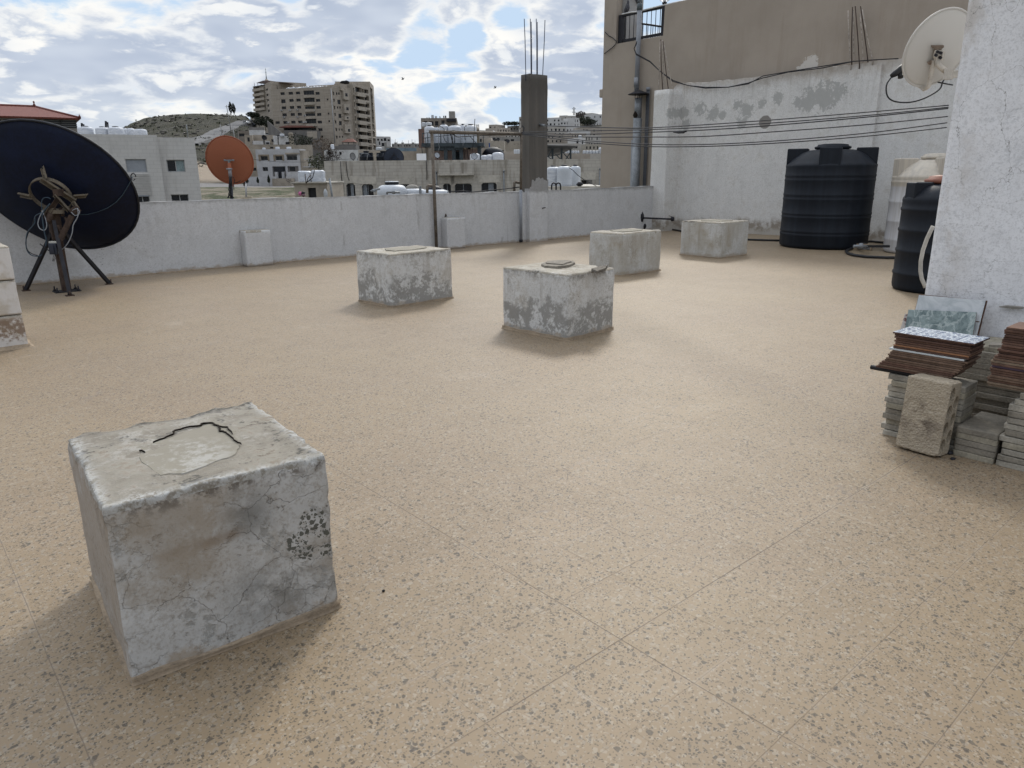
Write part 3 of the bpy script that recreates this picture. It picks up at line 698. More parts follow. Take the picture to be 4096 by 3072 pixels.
mb = MB(); mb.box((XW - .05, ym, -.29), (XW + .01, yb, 3.76)); mb.box((XW - .09, ya, -.29), (XW + .01, ym - .012, 3.80)); mb.part('middle_pier', whitewall_m, bw)

XB = 17.745
bh = thing('neighbouring_house', 'brown stucco house wall rising behind the white boundary wall', 'house', (XB, 9, 0))
pl = [at_x(*q, XB) for q in ((2400,1000),(2401,720),(2405,560),(2408,400))] 
yl = pl[1].y
def zy(px, py): q = at_x(px, py, XB); return q.y, q.z
yo0, zo0 = zy(2463, 176); yo1, zo1 = zy(2652, 148); zt1 = zy(2662, 20)[1]; ZT = 8.2
mb = MB(); mb.prism([V((XB, q[0], q[1])) for q in ((yl, -9.5), (yl, ZT), (yo0, ZT), (yo0, zo0), (yo1, zo0), (yo1 - .02, zt1), (2.0, zt1 + .25), (-3, zt1 + .3), (-3, -9.5))], (.25, 0, 0))
mb.part('front_wall', stucco_m, bh)
mb = MB(); mb.box((XB + .252, yl - .25, -9.5), (XB + 5, yl - .001, 4.9)); mb.box((XB + .252, -3, 4.6), (XB + 5, yl - .252, 4.9)); mb.part('roof_slab', stucco_m, bh)
mb = MB(); q = at_x(2390, 375, XB); mb.box((XB - .01, yl - .002, q.z - .12), (XB + .3, yl + .13, q.z + .12)); mb.part('ledge_end', stucco_m, bh, bevel=.03)
mb = MB(); a = at_x(2462, 100, XB + .26); b = at_x(2507, 60, XB + .26); mb.box((XB + .254, b.y, 4.91), (XB + 1.0, a.y, ZT)); mb.part('white_pillar', parapet_m, bh)

rail = thing('balcony_railing', 'dark iron railing in the roof opening of the brown house', 'railing', (XB + .1, yo1, zo0))
RX = XB + .12
mb = MB(); mb.box((RX - .05, yo0 - .17, zo0), (RX + .05, yo0 - .02, at_x(2480, 62, RX).z)); mb.part('post', dark_m, rail)
mb = MB(); mb.box((RX - .05, yo1 + .02, zo0), (RX + .05, yo1 + .14, at_x(2648, 22, RX).z)); mb.part('post', dark_m, rail)
zr1 = at_x(2560, 48, RX).z; zr0 = at_x(2560, 152, RX).z
for zz in (zr1, zr0):
    mb = MB(); mb.box((RX - .03, yo1 + .14, zz - .035), (RX + .03, yo0 - .17, zz + .035)); mb.part('rail', dark_m, rail)
nb = 9
for i in range(nb):
    y = yo1 + .14 + (yo0 - yo1 - .31) * (i + .5) / nb
    mb = MB(); mb.tube([(RX, y, zr0 - .12), (RX, y, zr1)], .011, 6); mb.part('baluster', dark_m, rail)
rail2 = thing('balcony_railing', 'second dark iron railing seen through the opening, running back along the roof', 'railing', (XB + 1, yo1, zo0))
a = at_x(2508, 86, XB + 1.02); b = at_x(2643, 106, XB + .3)
for dz in (0, -.62):
    mb = MB(); mb.bar(a + V((0,0,dz)), b + V((0,0,dz)), .05, .05); mb.part('rail', dark_m, rail2)
for i in range(7):
    q = a.lerp(b, (i + .5) / 7); mb = MB(); mb.tube([q, q + V((0,0,-.72))], .011, 6); mb.part('baluster', dark_m, rail2)
mb = MB(); pc = [at_x(px, py, RX - .04) for px, py in ((2488,57),(2520,50),(2555,46),(2600,34),(2640,24),(2680,15),(2720,6),(2780,-2))]; mb.tube(pc, .022, 6)
mb.single('cable', plain('white_cable', (.6, .6, .6), .5), 'pale cable lying along the top of the iron railing', 'cable')
gl = thing('globe_lamp', 'round glass globe lamp on the corner post of the brown house', 'lamp', at_x(2658, 20, RX))
q = at_x(2658, 18, RX); glass = Mt('lamp_glass'); glass.b.inputs['Transmission Weight'].default_value = .85; glass = glass.fin((.85, .85, .85), .12)
mb = MB(); mb.lathe([(.05, 0), (.07, .03), (.06, .06)], 16, q); mb.part('lamp_base', dark_m, gl)
mb = MB(); mb.lathe([(.05, .06), (.13, .10), (.165, .20), (.13, .31), (.05, .36), (.001, .365)], 24, q); mb.part('lamp_globe', glass, gl)
mb = MB(); mb.lathe([(.02, .06), (.035, .14), (.03, .22), (.001, .24)], 12, q); mb.part('bulb', white_plastic, gl)
# pigeon on the rail
q = at_x(2510, 47, RX - .02); q.z = zr1 + .035
bird = MB()
def bird_mesh(mb, q, fwd, k=1.0):
    """one continuous lathed body from tail to beak, tilted"""
    ax = fwd.normalized(); sd = ax.cross(V((0,0,1))).normalized(); uz = sd.cross(ax)
    prof = [(-.17, .004, .012), (-.15, .018, .02), (-.10, .03, .028), (-.05, .05, .048), (0, .062, .062), (.05, .055, .056), (.085, .038, .04), (.105, .03, .032), (.125, .032, .034), (.145, .026, .028), (.158, .012, .014), (.178, .003, .003)]
    vs = []; fs = []
    for (x, a, b) in prof:
        lift = max(0, x - .03) * .75
        for k_ in range(10):
            t = 2 * math.pi * k_ / 10; vs.append(q + (ax * x + sd * (a * math.cos(t)) + uz * (b * math.sin(t) + lift)) * k)
    for i in range(len(prof) - 1):
        for k_ in range(10): fs.append((i*10+k_, i*10+(k_+1) % 10, (i+1)*10+(k_+1) % 10, (i+1)*10+k_))
    mb.add(vs, fs, 0, True)
f_ = (V((0, -.8, 0)) + V((0, 0, .95)))
bird_mesh(bird, q + V((0, .02, .115)), f_, 1.25)
for s in (-.02, .02): bird.tube([q + V((s, .01, .06)), q + V((s, .0, 0)), q + V((s, -.035, .004))], .005, 5)
bird.single('pigeon', plain('pigeon_feathers', (.06, .06, .07), .7, 0, .4, 30), 'dark pigeon perched on the iron railing of the brown house', 'bird')
def flat_dish(t, c, n, rad, depth, mat, rimmat, part='reflector', seg=40, rr=.012, ky=1.0):
    """parabolic reflector whose boresight is n; returns frame"""
    n = n.normalized(); e1 = n.cross(V((0,0,1))).normalized(); e2 = e1.cross(n)
    M = Matrix(((e1.x, e2.x*ky, n.x, c.x), (e1.y, e2.y*ky, n.y, c.y), (e1.z, e2.z*ky, n.z, c.z), (0,0,0,1)))
    k = 10; th = .012
    prof = [(.0001 + rad * i / k, depth * ((i / k) ** 2 - 1)) for i in range(k + 1)] + [(rad * (k - i) / k + .0001, depth * (((k - i) / k) ** 2 - 1) + th) for i in range(k + 1)]
    mb = MB(); mb.lathe(prof, seg, (0,0,0), 0, M); o = mb.part(part, mat, t)
    mb = MB(); mb.tube([M @ V((rad * math.cos(a * 2 * math.pi / 48), rad * math.sin(a * 2 * math.pi / 48), 0)) for a in range(48)], rr, 8, 0, True); mb.part('rim', rimmat, o)
    return M
dd = thing('satellite_dish', 'dark dish cut by the top edge of the picture beside the white pillar', 'satellite dish', at_x(2505, 0, XB + .6))
flat_dish(dd, at_x(2510, -25, XB + .5), V((.9, .3, .45)), .42, .09, plain('dark_dish', (.07, .075, .085), .6), dark_m)
mb = MB(); a = at_x(2508, 70, XB + .45); b = at_x(2510, -20, XB + .45); mb.tube([a, b], .025, 8); mb.part('mast', dark_m, dd)

# vent pipes on the brown wall
vp_ = thing('vent_pipe', 'tall grey plastic vent pipe on the brown house', 'pipe', at_x(2545, 370, 17.62))
def vert(px0, py0, px1, py1, X): a = at_x(px0, py0, X); b = at_x(px1, py1, X); return V((X, (a.y + b.y) / 2, a.z)), V((X, (a.y + b.y) / 2, b.z))
a, b = vert(2546, 380, 2558, 38, 17.62)
mb = MB(); mb.tube([a, b], .068, 20); mb.part('pipe', grey_plastic, vp_)
mb = MB(); c1, _ = vert(2547, 310, 2558, 20, 17.62); mb.tube([c1, c1 + V((0, 0, -.25))], .078, 20); mb.part('coupling', grey_plastic, vp_)
mb = MB(); mb.lathe([(.078, -.02), (.078, .14), (.07, .15), (.06, .152)], 20, b); mb.lathe([(.06, .21), (.062, .23), (.05, .25), (.001, .255)], 20, b)
for k in range(10):
    an = k * .628; mb.tube([b + V((.06*math.cos(an), .06*math.sin(an), .15)), b + V((.06*math.cos(an), .06*math.sin(an), .215))], .008, 5)
mb.part('vent_cap', plain('dark_grey_plastic', (.10, .12, .13), .5), vp_)
fl = thing('chimney_flue', 'galvanised flue with a round rain cap and a torn section below it', 'flue', at_x(2540, 740, 17.55))
a, b = vert(2538, 735, 2557, 392, 17.5); tor = at_x(2545, 470, 17.5).z
mb = MB(); mb.tube([V((17.5, a.y, -1.5)), V((17.5, a.y, tor - .02))], .125, 24); mb.part('lower_pipe', galv_m, fl)
mb = MB(); mb.tube([V((17.5, b.y, tor - .02)), b], .105, 24); mb.part('upper_pipe', galv_m, fl)
mb = MB(); mb.blob(V((17.40, b.y + .01, tor + .06)), (.03, .07, .11), 3, .5); mb.part('tear', crack_m, fl)
mb = MB(); mb.lathe([(.001, .22), (.05, .215), (.18, .16), (.30, .11), (.305, .095), (.28, .09), (.001, .12)], 30, b); mb.part('rain_cap', dark_m, fl)
for k in range(4):
    an = k * 1.57 + .5; mb = MB(); mb.tube([b + V((.10*math.cos(an), .10*math.sin(an), -.03)), b + V((.10*math.cos(an), .10*math.sin(an), .12))], .01, 6); mb.part('cap_stay', dark_m, fl)
sp_ = thing('drain_pipe', 'thin grey drain pipe beside the flue on the brown house', 'pipe', at_x(2528, 740, 17.6))
a, b = vert(2524, 735, 2530, 560, 17.6); mb = MB(); mb.tube([V((17.66, a.y, -1.5)), b], .035, 10); mb.part('pipe', grey_plastic, sp_)
conduit_m = plain('conduit_grey', (.075, .08, .09), .5)
for k, (px, lab) in enumerate(((2587, 'first thin dark conduit right of the flue on the brown house'), (2591.5, 'second thin dark conduit right of the flue'), (2596, 'third thin dark conduit right of the flue, next to the white pier'))):
    cd = thing('conduit', lab, 'pipe', at_x(px - 18, 740, 17.62), 'thin conduits beside the flue'); a, b = vert(px - 18, 735, px, 360, 17.65)
    mb = MB(); mb.tube([V((17.68, a.y, -1.5)), b + V((.03, 0, 0)), b + V((.03, 0, .0))], .018, 8); mb.part('pipe', conduit_m, cd)
    mb = MB(); mb.tube([b + V((.03, 0, -.01)), b + V((.03, 0, .08))], .026, 8); mb.part('cap', grey_plastic, cd)
# rebar clusters
def rebar_cluster(label, rods, X):
    t = thing('rebar_bundle', label, 'rebar', at_x(*rods[0][0], X))
    for k, (a, b) in enumerate(rods):
        p = at_x(*a, X + .04 * (k % 3)); q = at_x(*b, X - .1 + .05 * (k % 3)); mb = MB()
        mb.tube([p - V((0,0,.15)), p, p.lerp(q, .5) + V((0, rnd.uniform(-.02, .02), 0)), q], .012, 6); mb.part('rod', rust_m if k % 2 else plain('limed_rod', (.36, .32, .28), .8, .1, .5, 18), t)
rebar_cluster('rusty rebar rods gathered to a point above the white corner pier', [((2634,366),(2641,165)), ((2651,366),(2643,158)), ((2655,366),(2649,160)), ((2674,362),(2652,165)), ((2689,345),(2655,178))], 16.95)
rebar_cluster('rusty rebar rods fanning out above the middle pier of the white wall', [((3404,270),(3392,42)), ((3407,268),(3410,28)), ((3416,265),(3413,40)), ((3438,264),(3421,25)), ((3453,260),(3441,55)), ((3473,255),(3442,25)), ((3492,248),(3449,38))], XW - .02)
mb = MB()
for s in (0, 1):
    pts = [(2548,165+s*6),(2536,195),(2545,215+s*4),(2600,245+s*3),(2640,285),(2700,322+s*5),(2760,343),(2830,350+s*4),(2920,350),(3000,337-s*4),(3060,305+s*8),(3160,288+s*2),(3300,266+s*7),(3420,247),(3520,240),(3600,236)]
    mb.tube([(at_x(px, py, 17.40) if px < 2690 else at_w(px, py) - V((.09, 0, 0))) for px, py in pts], .012, 6)
mb.single('cable', wire_m, 'pair of black cables drooping along the top of the white wall', 'cable')
mb = MB(); mb.tube([at_x(px, py, XB - .03) for px, py in ((2420,128),(2435,143),(2448,150),(2466,165),(2463,176),(2450,190),(2430,205),(2417,215))], .012, 6)
mb.single('cable', wire_m, 'short black cable looped on the left corner of the brown house', 'cable')
# tap pipe at the end of the parapet
tapt = thing('tap_pipe', 'dark tap pipe sticking out of the parapet near the corner', 'pipe', at_y(2566, 872, YP))
a = at_y(2568, 872, YP); mb = MB(); mb.blob(a + V((0, .0, .02)), (.06, .05, .13), 2, .4); mb.part('flange', dark_m, tapt)
b = a + V((.10, -.9, 0)); mb = MB(); mb.tube([a, a + V((.06, -.10, 0)), b], .024, 10); mb.part('pipe', dark_m, tapt)
mb = MB(); mb.lathe([(.04, -.04), (.05, 0), (.05, .05), (.03, .07)], 14, b + V((.01, -.04, -.01))); mb.bar(b + V((0, -.05, .06)), b + V((-.05, .04, .09)), .02, .012); mb.part('valve', dark_m, tapt)
mb = MB(); q = at_y(2578, 905, YP); mb.blob(q + V((0, -.01, 0)), (.05, .03, .08), 5, .3); mb.single('pipe_stub', dark_m, 'short dark pipe stub low on the parapet under the tap pipe', 'pipe')
# ------------------------------------------------------------------ stair tower on the right
XT = 5.35; YT = at_x(3676, 1320, XT).y
st = MB()
nz = 40; prof = []
vs = []
for i in range(nz + 1):
    z = -.05 + 6.2 * i / nz
    for j, y in enumerate([YT - .0, YT - .02, YT - .3, YT - .8, YT - 1.6, -6]):
        k = .006 * mnoise.noise(V((y * 3, z * 2.2, 1))) if j > 1 else .004 * mnoise.noise(V((z * 5, 2, 2)))
        vs.append(V((XT + (.008 if j == 0 else 0) + k, y + (k if j < 2 else 0), z)))
fs = [(i*6+j, i*6+j+1, i*6+7+j, i*6+6+j) for i in range(nz) for j in range(5)]
st.add(vs, fs, 0, False)
x2 = XT + 3.4; o = nz * 6
st.add([V((XT + .008, YT, -.05)), V((x2, YT, -.05)), V((x2, YT, 6.15)), V((XT + .008, YT, 6.15)), V((x2, -6, -.05)), V((x2, -6, 6.15)), V((XT, -6, 6.15)), V((XT, -6, -.05))],
       [(0, 1, 2, 3), (1, 4, 5, 2), (4, 7, 6, 5), (3, 2, 5, 6)])
st.single('stair_tower', stair_m, 'tall white stair tower wall full of fine cracks at the right edge', 'building', recentre=False)

# ------------------------------------------------------------------ clothes-line frame and wires
cf = thing('clothesline_frame', 'rusty pipe frame for washing lines standing at the parapet', 'clothesline frame', (10, 12.95, 0))
p1b = at_y(1746, 985, 12.97); p1b.z = 0; p1t = at_y(1727, 528, 12.97); p2t = at_y(2086, 536, 12.84); p2b = V((p2t.x - .03, 12.84, 0.02))
mb = MB(); mb.tube([p1b, p1t], .034, 12); mb.part('post', rustpale_m, cf)
mb = MB(); mb.tube([p2b, p2b + V((0, 0, .06))], .045, 10, 1); mb.tube([p2b, V((p2b.x, p2b.y, 1.2))], .036, 12, 2); mb.tube([V((p2b.x, p2b.y, 1.2)), p2t + V((0,0,.12))], .03, 12); mb.part('post', [rustpale_m, dark_m, grey_plastic], cf)
mb = MB(); mb.tube([p1t + V((-.05, 0, 0)), p2t], .036, 12); mb.part('crossbar', rustpale_m, cf)
mb = MB(); mb.tube([p2t + V((.01, 0, .18)), p2t + V((.05, -.03, .14)), p2t + V((.03, -.03, .04)), p2t + V((-.03, -.03, .02)), p2t + V((-.03, .03, -.04)), p2t + V((.04, 0, -.08))], .012, 6); mb.part('wire_knot', wire_m, cf)
bk = at_x(3794, 430, XT - .005); 
def plane_pts(A, B, pix):
    n = (B - A).cross(V((0, 0, 1))).normalized(); out = []
    for px, py in pix:
        d = ray(px, py); t = (A - EYE).dot(n) / d.dot(n); out.append(EYE + d * t)
    return out
wires = [('highest washing line, tied to the rod on the bare column', [(2181,503),(2360,508),(2556,512),(2800,500),(3096,479),(3450,450),(3794,421)]),
         ('second black washing line from the top, just under the highest one', [(2090,529),(2300,524),(2560,519),(2800,510),(3096,491),(3450,463),(3793,429)]),
         ('third black washing line from the top', [(2090,533),(2300,537),(2560,530),(2800,521),(3096,501),(3450,470),(3792,434)]),
         ('fourth black washing line, in the middle of the bundle', [(2090,536),(2300,547),(2560,548),(2800,546),(3096,527),(3450,500),(3790,466)]),
         ('fifth black washing line, second lowest of the bundle', [(2090,534),(2200,545),(2330,561),(2560,576),(2800,578),(3096,564),(3450,534),(3788,491)]),
         ('lowest and most sagging black washing line', [(2090,538),(2200,552),(2330,568),(2560,585),(2800,586),(3096,573),(3450,546),(3786,510)])]
for lab, pix in wires:
    A = p2t if pix[0][0] < 2150 else at_y(2168, 500, 12.8); B = at_x(*pix[-1], XT - .004)
    pts = plane_pts(A, B, pix)
    # smooth the polyline
    dense = []
    for i in range(len(pts) - 1):
        q0 = pts[max(i-1, 0)]; q1 = pts[i]; q2 = pts[i+1]; q3 = pts[min(i+2, len(pts)-1)]
        for k in range(6):
            t = k / 6; dense.append(.5 * ((2*q1) + (q2 - q0) * t + (2*q0 - 5*q1 + 4*q2 - q3) * t * t + (3*q1 - q0 - 3*q2 + q3) * t ** 3))
    dense.append(pts[-1])
    mb = MB(); mb.tube(dense, [.009 - .0055 * i / len(dense) for i in range(len(dense))], 6)
    mb.single('washing_line', wire_m, lab, 'washing line', 'washing lines between the column and the stair tower')
mb = MB(); a = at_y(2156, 498, 12.92); mb.tube([a, at_y(2181, 503, 12.62)], .028, 8); mb.tube([at_y(2181, 503, 12.62), at_x(2560, 514, 15.6)], .013, 6)
mb.single('column_rod', galv_m, 'metal rod sticking out of the bare column to hold the highest line', 'rod')
mb = MB(); q = plane_pts(p2t, at_x(3792, 434, XT), [(2695,527),(2715,531),(2735,530),(2745,525),(2730,527),(2712,528),(2695,527)]); mb.tube(q, .012, 6)
mb.single('wire_loop', wire_m, 'twisted knot of wire hanging on the third washing line', 'wire')
mb = MB(); mb.tube([at_y(px, py, 12.95) for px, py in ((1805,531),(1815,540),(1830,548),(1900,543),(1990,540),(2085,541))], .010, 6); mb.tube([at_y(1801, 532, 12.93), at_y(1812, 575, 12.93)], .012, 6)
mb.single('cable', wire_m, 'black cable tied along the underside of the rusty crossbar', 'cable')

# ------------------------------------------------------------------ big dark dish on its stand
bd = thing('satellite_dish', 'very large dark blue satellite dish on a steel stand at the left, seen from behind', 'satellite dish', (2.0, 11.9, 0))
vd = ray(245, 735).normalized()
nrm = (vd * math.cos(R(41)) + (rt * .48 + up * .877).normalized() * math.sin(R(41))).normalized()
CD = at_d(226, 757, 10.75)
MD = flat_dish(bd, CD, nrm, 1.075, .29, navy_m, plain('dish_rim', (.022, .024, .03), .55, .2, .4, 6), 'reflector', 72, .017)
VX = CD - nrm * .29
def dpl(px, py, off):
    """point on the plane parallel to the rim, off metres behind the dish vertex"""
    d = ray(px, py); t = ((VX - nrm * off) - EYE).dot(nrm) / d.dot(nrm); return EYE + d * t
def dback(px, py, off):
    """point off metres behind the back skin of the dish"""
    d = ray(px, py).normalized(); lo, hi = 5.0, 14.0
    for i in range(40):
        m_ = (lo + hi) / 2; q = EYE + d * m_ - VX; h = q.dot(nrm); r2 = q.length_squared - h * h
        if h < .29 * r2 / 1.075 ** 2 - off: lo = m_
        else: hi = m_
    return EYE + d * lo
ringc = dpl(204, 779, .10)
rp = []
for k in range(40):
    a = 2 * math.pi * k / 40; e1 = nrm.cross(V((0,0,1))).normalized(); e2 = e1.cross(nrm); rp.append(ringc + (e1 * math.cos(a) + e2 * math.sin(a)) * .258)
mb = MB()
vs = []
for q in rp:
    rad_ = (q - ringc).normalized()
    vs += [q - rad_ * .006 - nrm * .03, q + rad_ * .006 - nrm * .03, q + rad_ * .006 + nrm * .03, q - rad_ * .006 + nrm * .03]
mb.add(vs, [(i*4+k, i*4+(k+1) % 4, ((i+1) % 40)*4+(k+1) % 4, ((i+1) % 40)*4+k) for i in range(40) for k in range(4)]); mb.part('mounting_ring', straps_m, bd)
def strap(a, b, wd, offa, offb, name='strap', mat=None):
    p = dpl(*a, offa) if offa >= 0 else dback(*a, -offa); q = dpl(*b, offb) if offb >= 0 else dback(*b, -offb)
    mb = MB(); d_ = (q - p).normalized(); sd = d_.cross(nrm).normalized()
    for (o1, o2, hh) in ((-.5, .5, .0), (-.5, -.38, .03), (.38, .5, .03)):
        P = [p + sd * wd * o1, p + sd * wd * o2, q + sd * wd * o2, q + sd * wd * o1]
        mb.prism([v - nrm * (hh) for v in P], nrm * (.008 + hh))
    mb.part(name, mat or straps_m, bd)
strap((169,667), (183,714), .065, -.05, .13); strap((77,777), (124,786), .060, -.05, .13); strap((349,781), (292,785), .060, -.05, .13)
strap((165,716), (301,803), .075, .145, .145, 'cross_beam'); strap((218,777), (277,842), .045, .22, .30, 'cross_brace')
strap((232,795), (182,868), .06, .26, .40, 'cross_brace', rust_m); strap((292,805), (312,835), .05, .2, .25, 'cross_brace')
for q in ((170,671,.055), (341,780,.055)):
    mb = MB(); p = dback(q[0], q[1], .075); mb.tube([p + nrm * .02, p - nrm * .012], .012, 8); mb.part('bolt', dark_m, bd)
mb = MB(); p = dpl(232, 770, .19); mb.bar(p - rt * .05, p + rt * .06, .07, .09); mb.part('hinge_block', rust_m, bd)
# post and legs
pb = V((1.99, 11.88, 0)); ptop = at_d(222, 846, pb.dot(FH))
mb = MB(); mb.box((pb.x - .055, pb.y - .055, .01), (pb.x + .055, pb.y + .055, .72)); mb.box((pb.x - .07, pb.y - .07, .721), (pb.x + .07, pb.y + .07, ptop.z)); mb.part('post', rust_m, bd, bevel=.006)
mb = MB(); mb.box((pb.x - .16, pb.y - .13, 0.0), (pb.x + .16, pb.y + .13, .012)); mb.part('base_plate', dark_m, bd)
for sx, sy in ((-.13, -.1), (.13, -.1), (-.13, .1), (.13, .1)):
    mb = MB(); mb.tube([pb + V((sx, sy, .01)), pb + V((sx, sy, .075))], .010, 6); mb.lathe([(.02, .012), (.02, .03)], 6, pb + V((sx, sy, 0))); mb.part('anchor_bolt', dark_m, bd)
legs = [(at_z(280, 1183), V((pb.x - .02, pb.y - .07, .98))), (at_z(105, 1163), V((pb.x - .06, pb.y + .0, .80))), (at_z(437, 1137), V((pb.x + .06, pb.y + .0, .86)))]
for f, tpt in legs:
    mb = MB(); mb.bar(f + V((0,0,.02)), tpt, .045, .045); mb.part('leg', dark_m, bd)
    mb = MB(); d_ = (f - pb); d_.z = 0; d_.normalize(); mb.box((-.05, -.05, 0), (.05, .05, .012), 0, Matrix.Translation(f)); mb.tube([f + d_ * .035, f + d_ * .035 + V((0,0,.07))], .012, 6); mb.bar(f + V((0,0,.012)) - d_ * .04, f + V((0,0,.012)) + d_ * .04, .01, .06); mb.part('foot', rust_m, bd)
mb = MB(); q = V((pb.x - .02, pb.y - .08, ptop.z)); mb.bar(q + rt * -.13, q + rt * .15, .06, .05); mb.bar(q + rt * -.12 + V((0,0,.03)), q + rt * .05 + V((0,0,.035)), .05, .03); mb.part('head_bracket', straps_m, bd)
mb = MB(); mb.bar(at_d(232, 900, 10.2), at_d(250, 958, 10.2), .05, .05); mb.bar(at_d(288, 862, 10.2), at_d(240, 960, 10.15), .07, .06); mb.part('actuator_arm', rust_m, bd)
mb = MB(); mb.bar(at_d(290, 850, 10.2), at_d(310, 834, 10.2), .09, .08); mb.bar(at_d(262, 868, 10.2), at_d(276, 905, 10.2), .03, .03); mb.bar(at_d(240, 830, 10.25), at_d(252, 865, 10.25), .035, .03); mb.part('pivot_bracket', rust_m, bd)
mb = MB(); mb.tube([at_d(185, 868, 10.2), at_d(195, 885, 10.2), at_d(205, 850, 10.2)], [.035, .055, .05], 10); mb.part('pivot_sleeve', rust_m, bd)
eb = MB(); c = at_d(219, 990, 10.12)
Mb = Matrix.Translation(c) @ Matrix(((rt.x, FH.x, 0, 0), (rt.y, FH.y, 0, 0), (rt.z, 0, 1, 0), (0, 0, 0, 1)))
eb.box((-.063, -.02, -.085), (.063, .05, .085), 0, Mb); eo = eb.part('junction_box', plain('ivory_box', (.42, .41, .37), .6), bd, bevel=.008)
eb = MB(); eb.box((-.058, -.05, -.09), (.05, -.021, .06), 0, Mb); eb.box((-.03, -.062, -.07), (.02, -.051, .04), 0, Mb); eb.part('box_cover', plain('navy_cover', (.025, .03, .045), .45), eo, bevel=.006)
cabm = plain('teal_cable', (.035, .06, .085), .5); cabw = plain('grey_cable', (.28, .30, .33), .55)
def dcable(pix, mat, r=.007, off=.0, dist=10.15):
    mb = MB(); P = [at_d(px, py, dist + off * math.sin(i)) for i, (px, py) in enumerate(pix)]; D = []
    for i in range(len(P) - 1):
        q0 = P[max(i-1, 0)]; q1 = P[i]; q2 = P[i+1]; q3 = P[min(i+2, len(P)-1)]
        for k in range(5):
            t = k / 5; D.append(.5 * ((2*q1) + (q2 - q0) * t + (2*q0 - 5*q1 + 4*q2 - q3) * t * t + (3*q1 - q0 - 3*q2 + q3) * t ** 3))
    D.append(P[-1]); mb.tube(D, r, 6); mb.part('cable', mat, bd)
dcable([(172,842),(158,870),(152,895),(160,915),(178,921),(187,905),(184,880),(176,860),(171,842)], cabw, .0065)
dcable([(200,815),(178,842),(170,860),(172,890),(178,930),(185,958),(183,985)], cabm, .009)
dcable([(168,850),(142,865),(139,890),(130,905),(110,930),(104,965),(108,1000),(125,1020),(150,1025),(168,1019)], cabm, .0075)
dcable([(166,850),(140,870),(128,905),(112,935),(103,970),(110,1000),(128,1015),(150,1022)], wire_m, .006)
dcable([(170,845),(166,815),(172,795),(190,790),(202,796)], cabm, .006)
dcable([(310,832),(313,856),(307,875),(293,900),(289,930),(278,960),(262,985),(240,1004)], cabw, .006)
dcable([(285,848),(300,862),(315,856),(318,845),(305,835),(290,842)], cabw, .005)
dcable([(160,975),(178,990),(195,1002),(205,1002)], wire_m, .007)
for s in range(3):
    mb = MB(); a = at_d(216 + s*3, 1018, 10.12); mb.tube([a, a + V((rnd.uniform(-.02,.02), 0, -.04)), a + V((rnd.uniform(-.05,.05), 0, -.09))], .003, 4); mb.part('loose_wire', wire_m, bd)
mb = MB(); pts = [dback(px, py, .012) for px, py in ((312,858),(350,858),(390,848),(430,832),(465,808),(490,780),(510,748),(524,722),(530,705))]; mb.tube(pts, .007, 6); mb.part('cable', cabm, bd)
mb = MB(); e_ = dpl(533, 707, -.26); mb.tube([e_ + rt * (.035 * math.cos(k)) + up * (.05 * math.sin(k)) for k in [i * .7 for i in range(9)]], .008, 6); mb.part('rim_cable_loop', wire_m, bd)

# ------------------------------------------------------------------ orange dish behind the parapet
od = thing('satellite_dish', 'orange satellite dish on a short mast behind the parapet, seen from the back', 'satellite dish', at_y(922, 800, YP + .35))
DO = at_d(919, 643, 1).dot(FH); do_ = 13.75
vd2 = ray(919, 643).normalized()
orange_m = Mt('orange_paint')
def _or():
    m = orange_m; n = m.noise(3, 5, .6); g = m.noise(22, 4, .65)
    col = m.mix(n, (.27, .088, .045), (.325, .112, .058)); col = m.mix(m.mul(m.ss(g, .5, .7), .4), col, (.25, .09, .045))
    return m.fin(col, .6, g, .1, .004)
orange_m = _or()
n2_ = (vd2 * .93 + V((0,0,1)) * .27 + rt * .23).normalized()
MO = flat_dish(od, at_d(919, 642, do_ + .12), n2_, .414, .075, orange_m, plain('orange_rim', (.30, .085, .04), .6), 'reflector', 56, .008, 1.06)
DM = do_
mb = MB(); a = at_d(916, 641, DM - .02); mb.box((-.085, -.015, -.012), (.085, .015, .012), 0, Matrix.Translation(a) @ Matrix(((rt.x, FH.x, 0, 0), (rt.y, FH.y, 0, 0), (0, 0, 1, 0), (0, 0, 0, 1)))); 
for s in (-1, 1): mb.lathe([(.018, -.015), (.022, 0), (.018, .015)], 10, a + rt * .075 * s)
mb.bar(a, at_d(919, 660, DM - .02), .05, .03); mb.part('bracket', galv_m, od)
mb = MB(); mb.bar(at_d(918, 652, DM - .03), at_d(919, 676, DM - .05), .055, .04); mb.part('arm', orange_m, od)
mb = MB(); mb.tube([at_d(918, 672, DM - .06), at_d(922, 708, DM - .06)], .032, 12); mb.lathe([(.05, -.012), (.055, 0), (.05, .012)], 14, at_d(917, 676, DM - .06)); mb.part('clamp', plain('dusty_grey', (.22, .215, .23), .6), od)
mb = MB(); mb.tube([at_d(921, 705, DM - .06), at_d(926, 760, DM - .06), at_d(928, 850, DM - .06)], .026, 12); mb.part('mast', plain('mast_dark', (.05, .055, .07), .6), od)
mb = MB(); mb.bar(at_d(927, 700, DM - .02), at_d(930, 745, DM + .1), .03, .03); mb.part('feed_arm', orange_m, od)
for k in range(6):
    mb = MB(); P = [at_d(919 + rnd.uniform(-6, 8), y, DM - .11 + rnd.uniform(-.02, .02)) for y in (708, 725, 742, 758, 775)] + [at_d(910 + k * 5, 792, DM - .12)]; mb.tube(P, .009, 6); mb.part('cable', black_m, od)
mb = MB(); mb.tube([at_d(px, py, DM - .1) for px, py in ((921,715),(926,707),(935,710),(938,722),(935,740),(936,760))], .006, 6); mb.tube([at_d(px, py, DM - .02) for px, py in ((935,730),(945,731),(956,726),(962,722))], .006, 6); mb.part('cable', black_m, od)

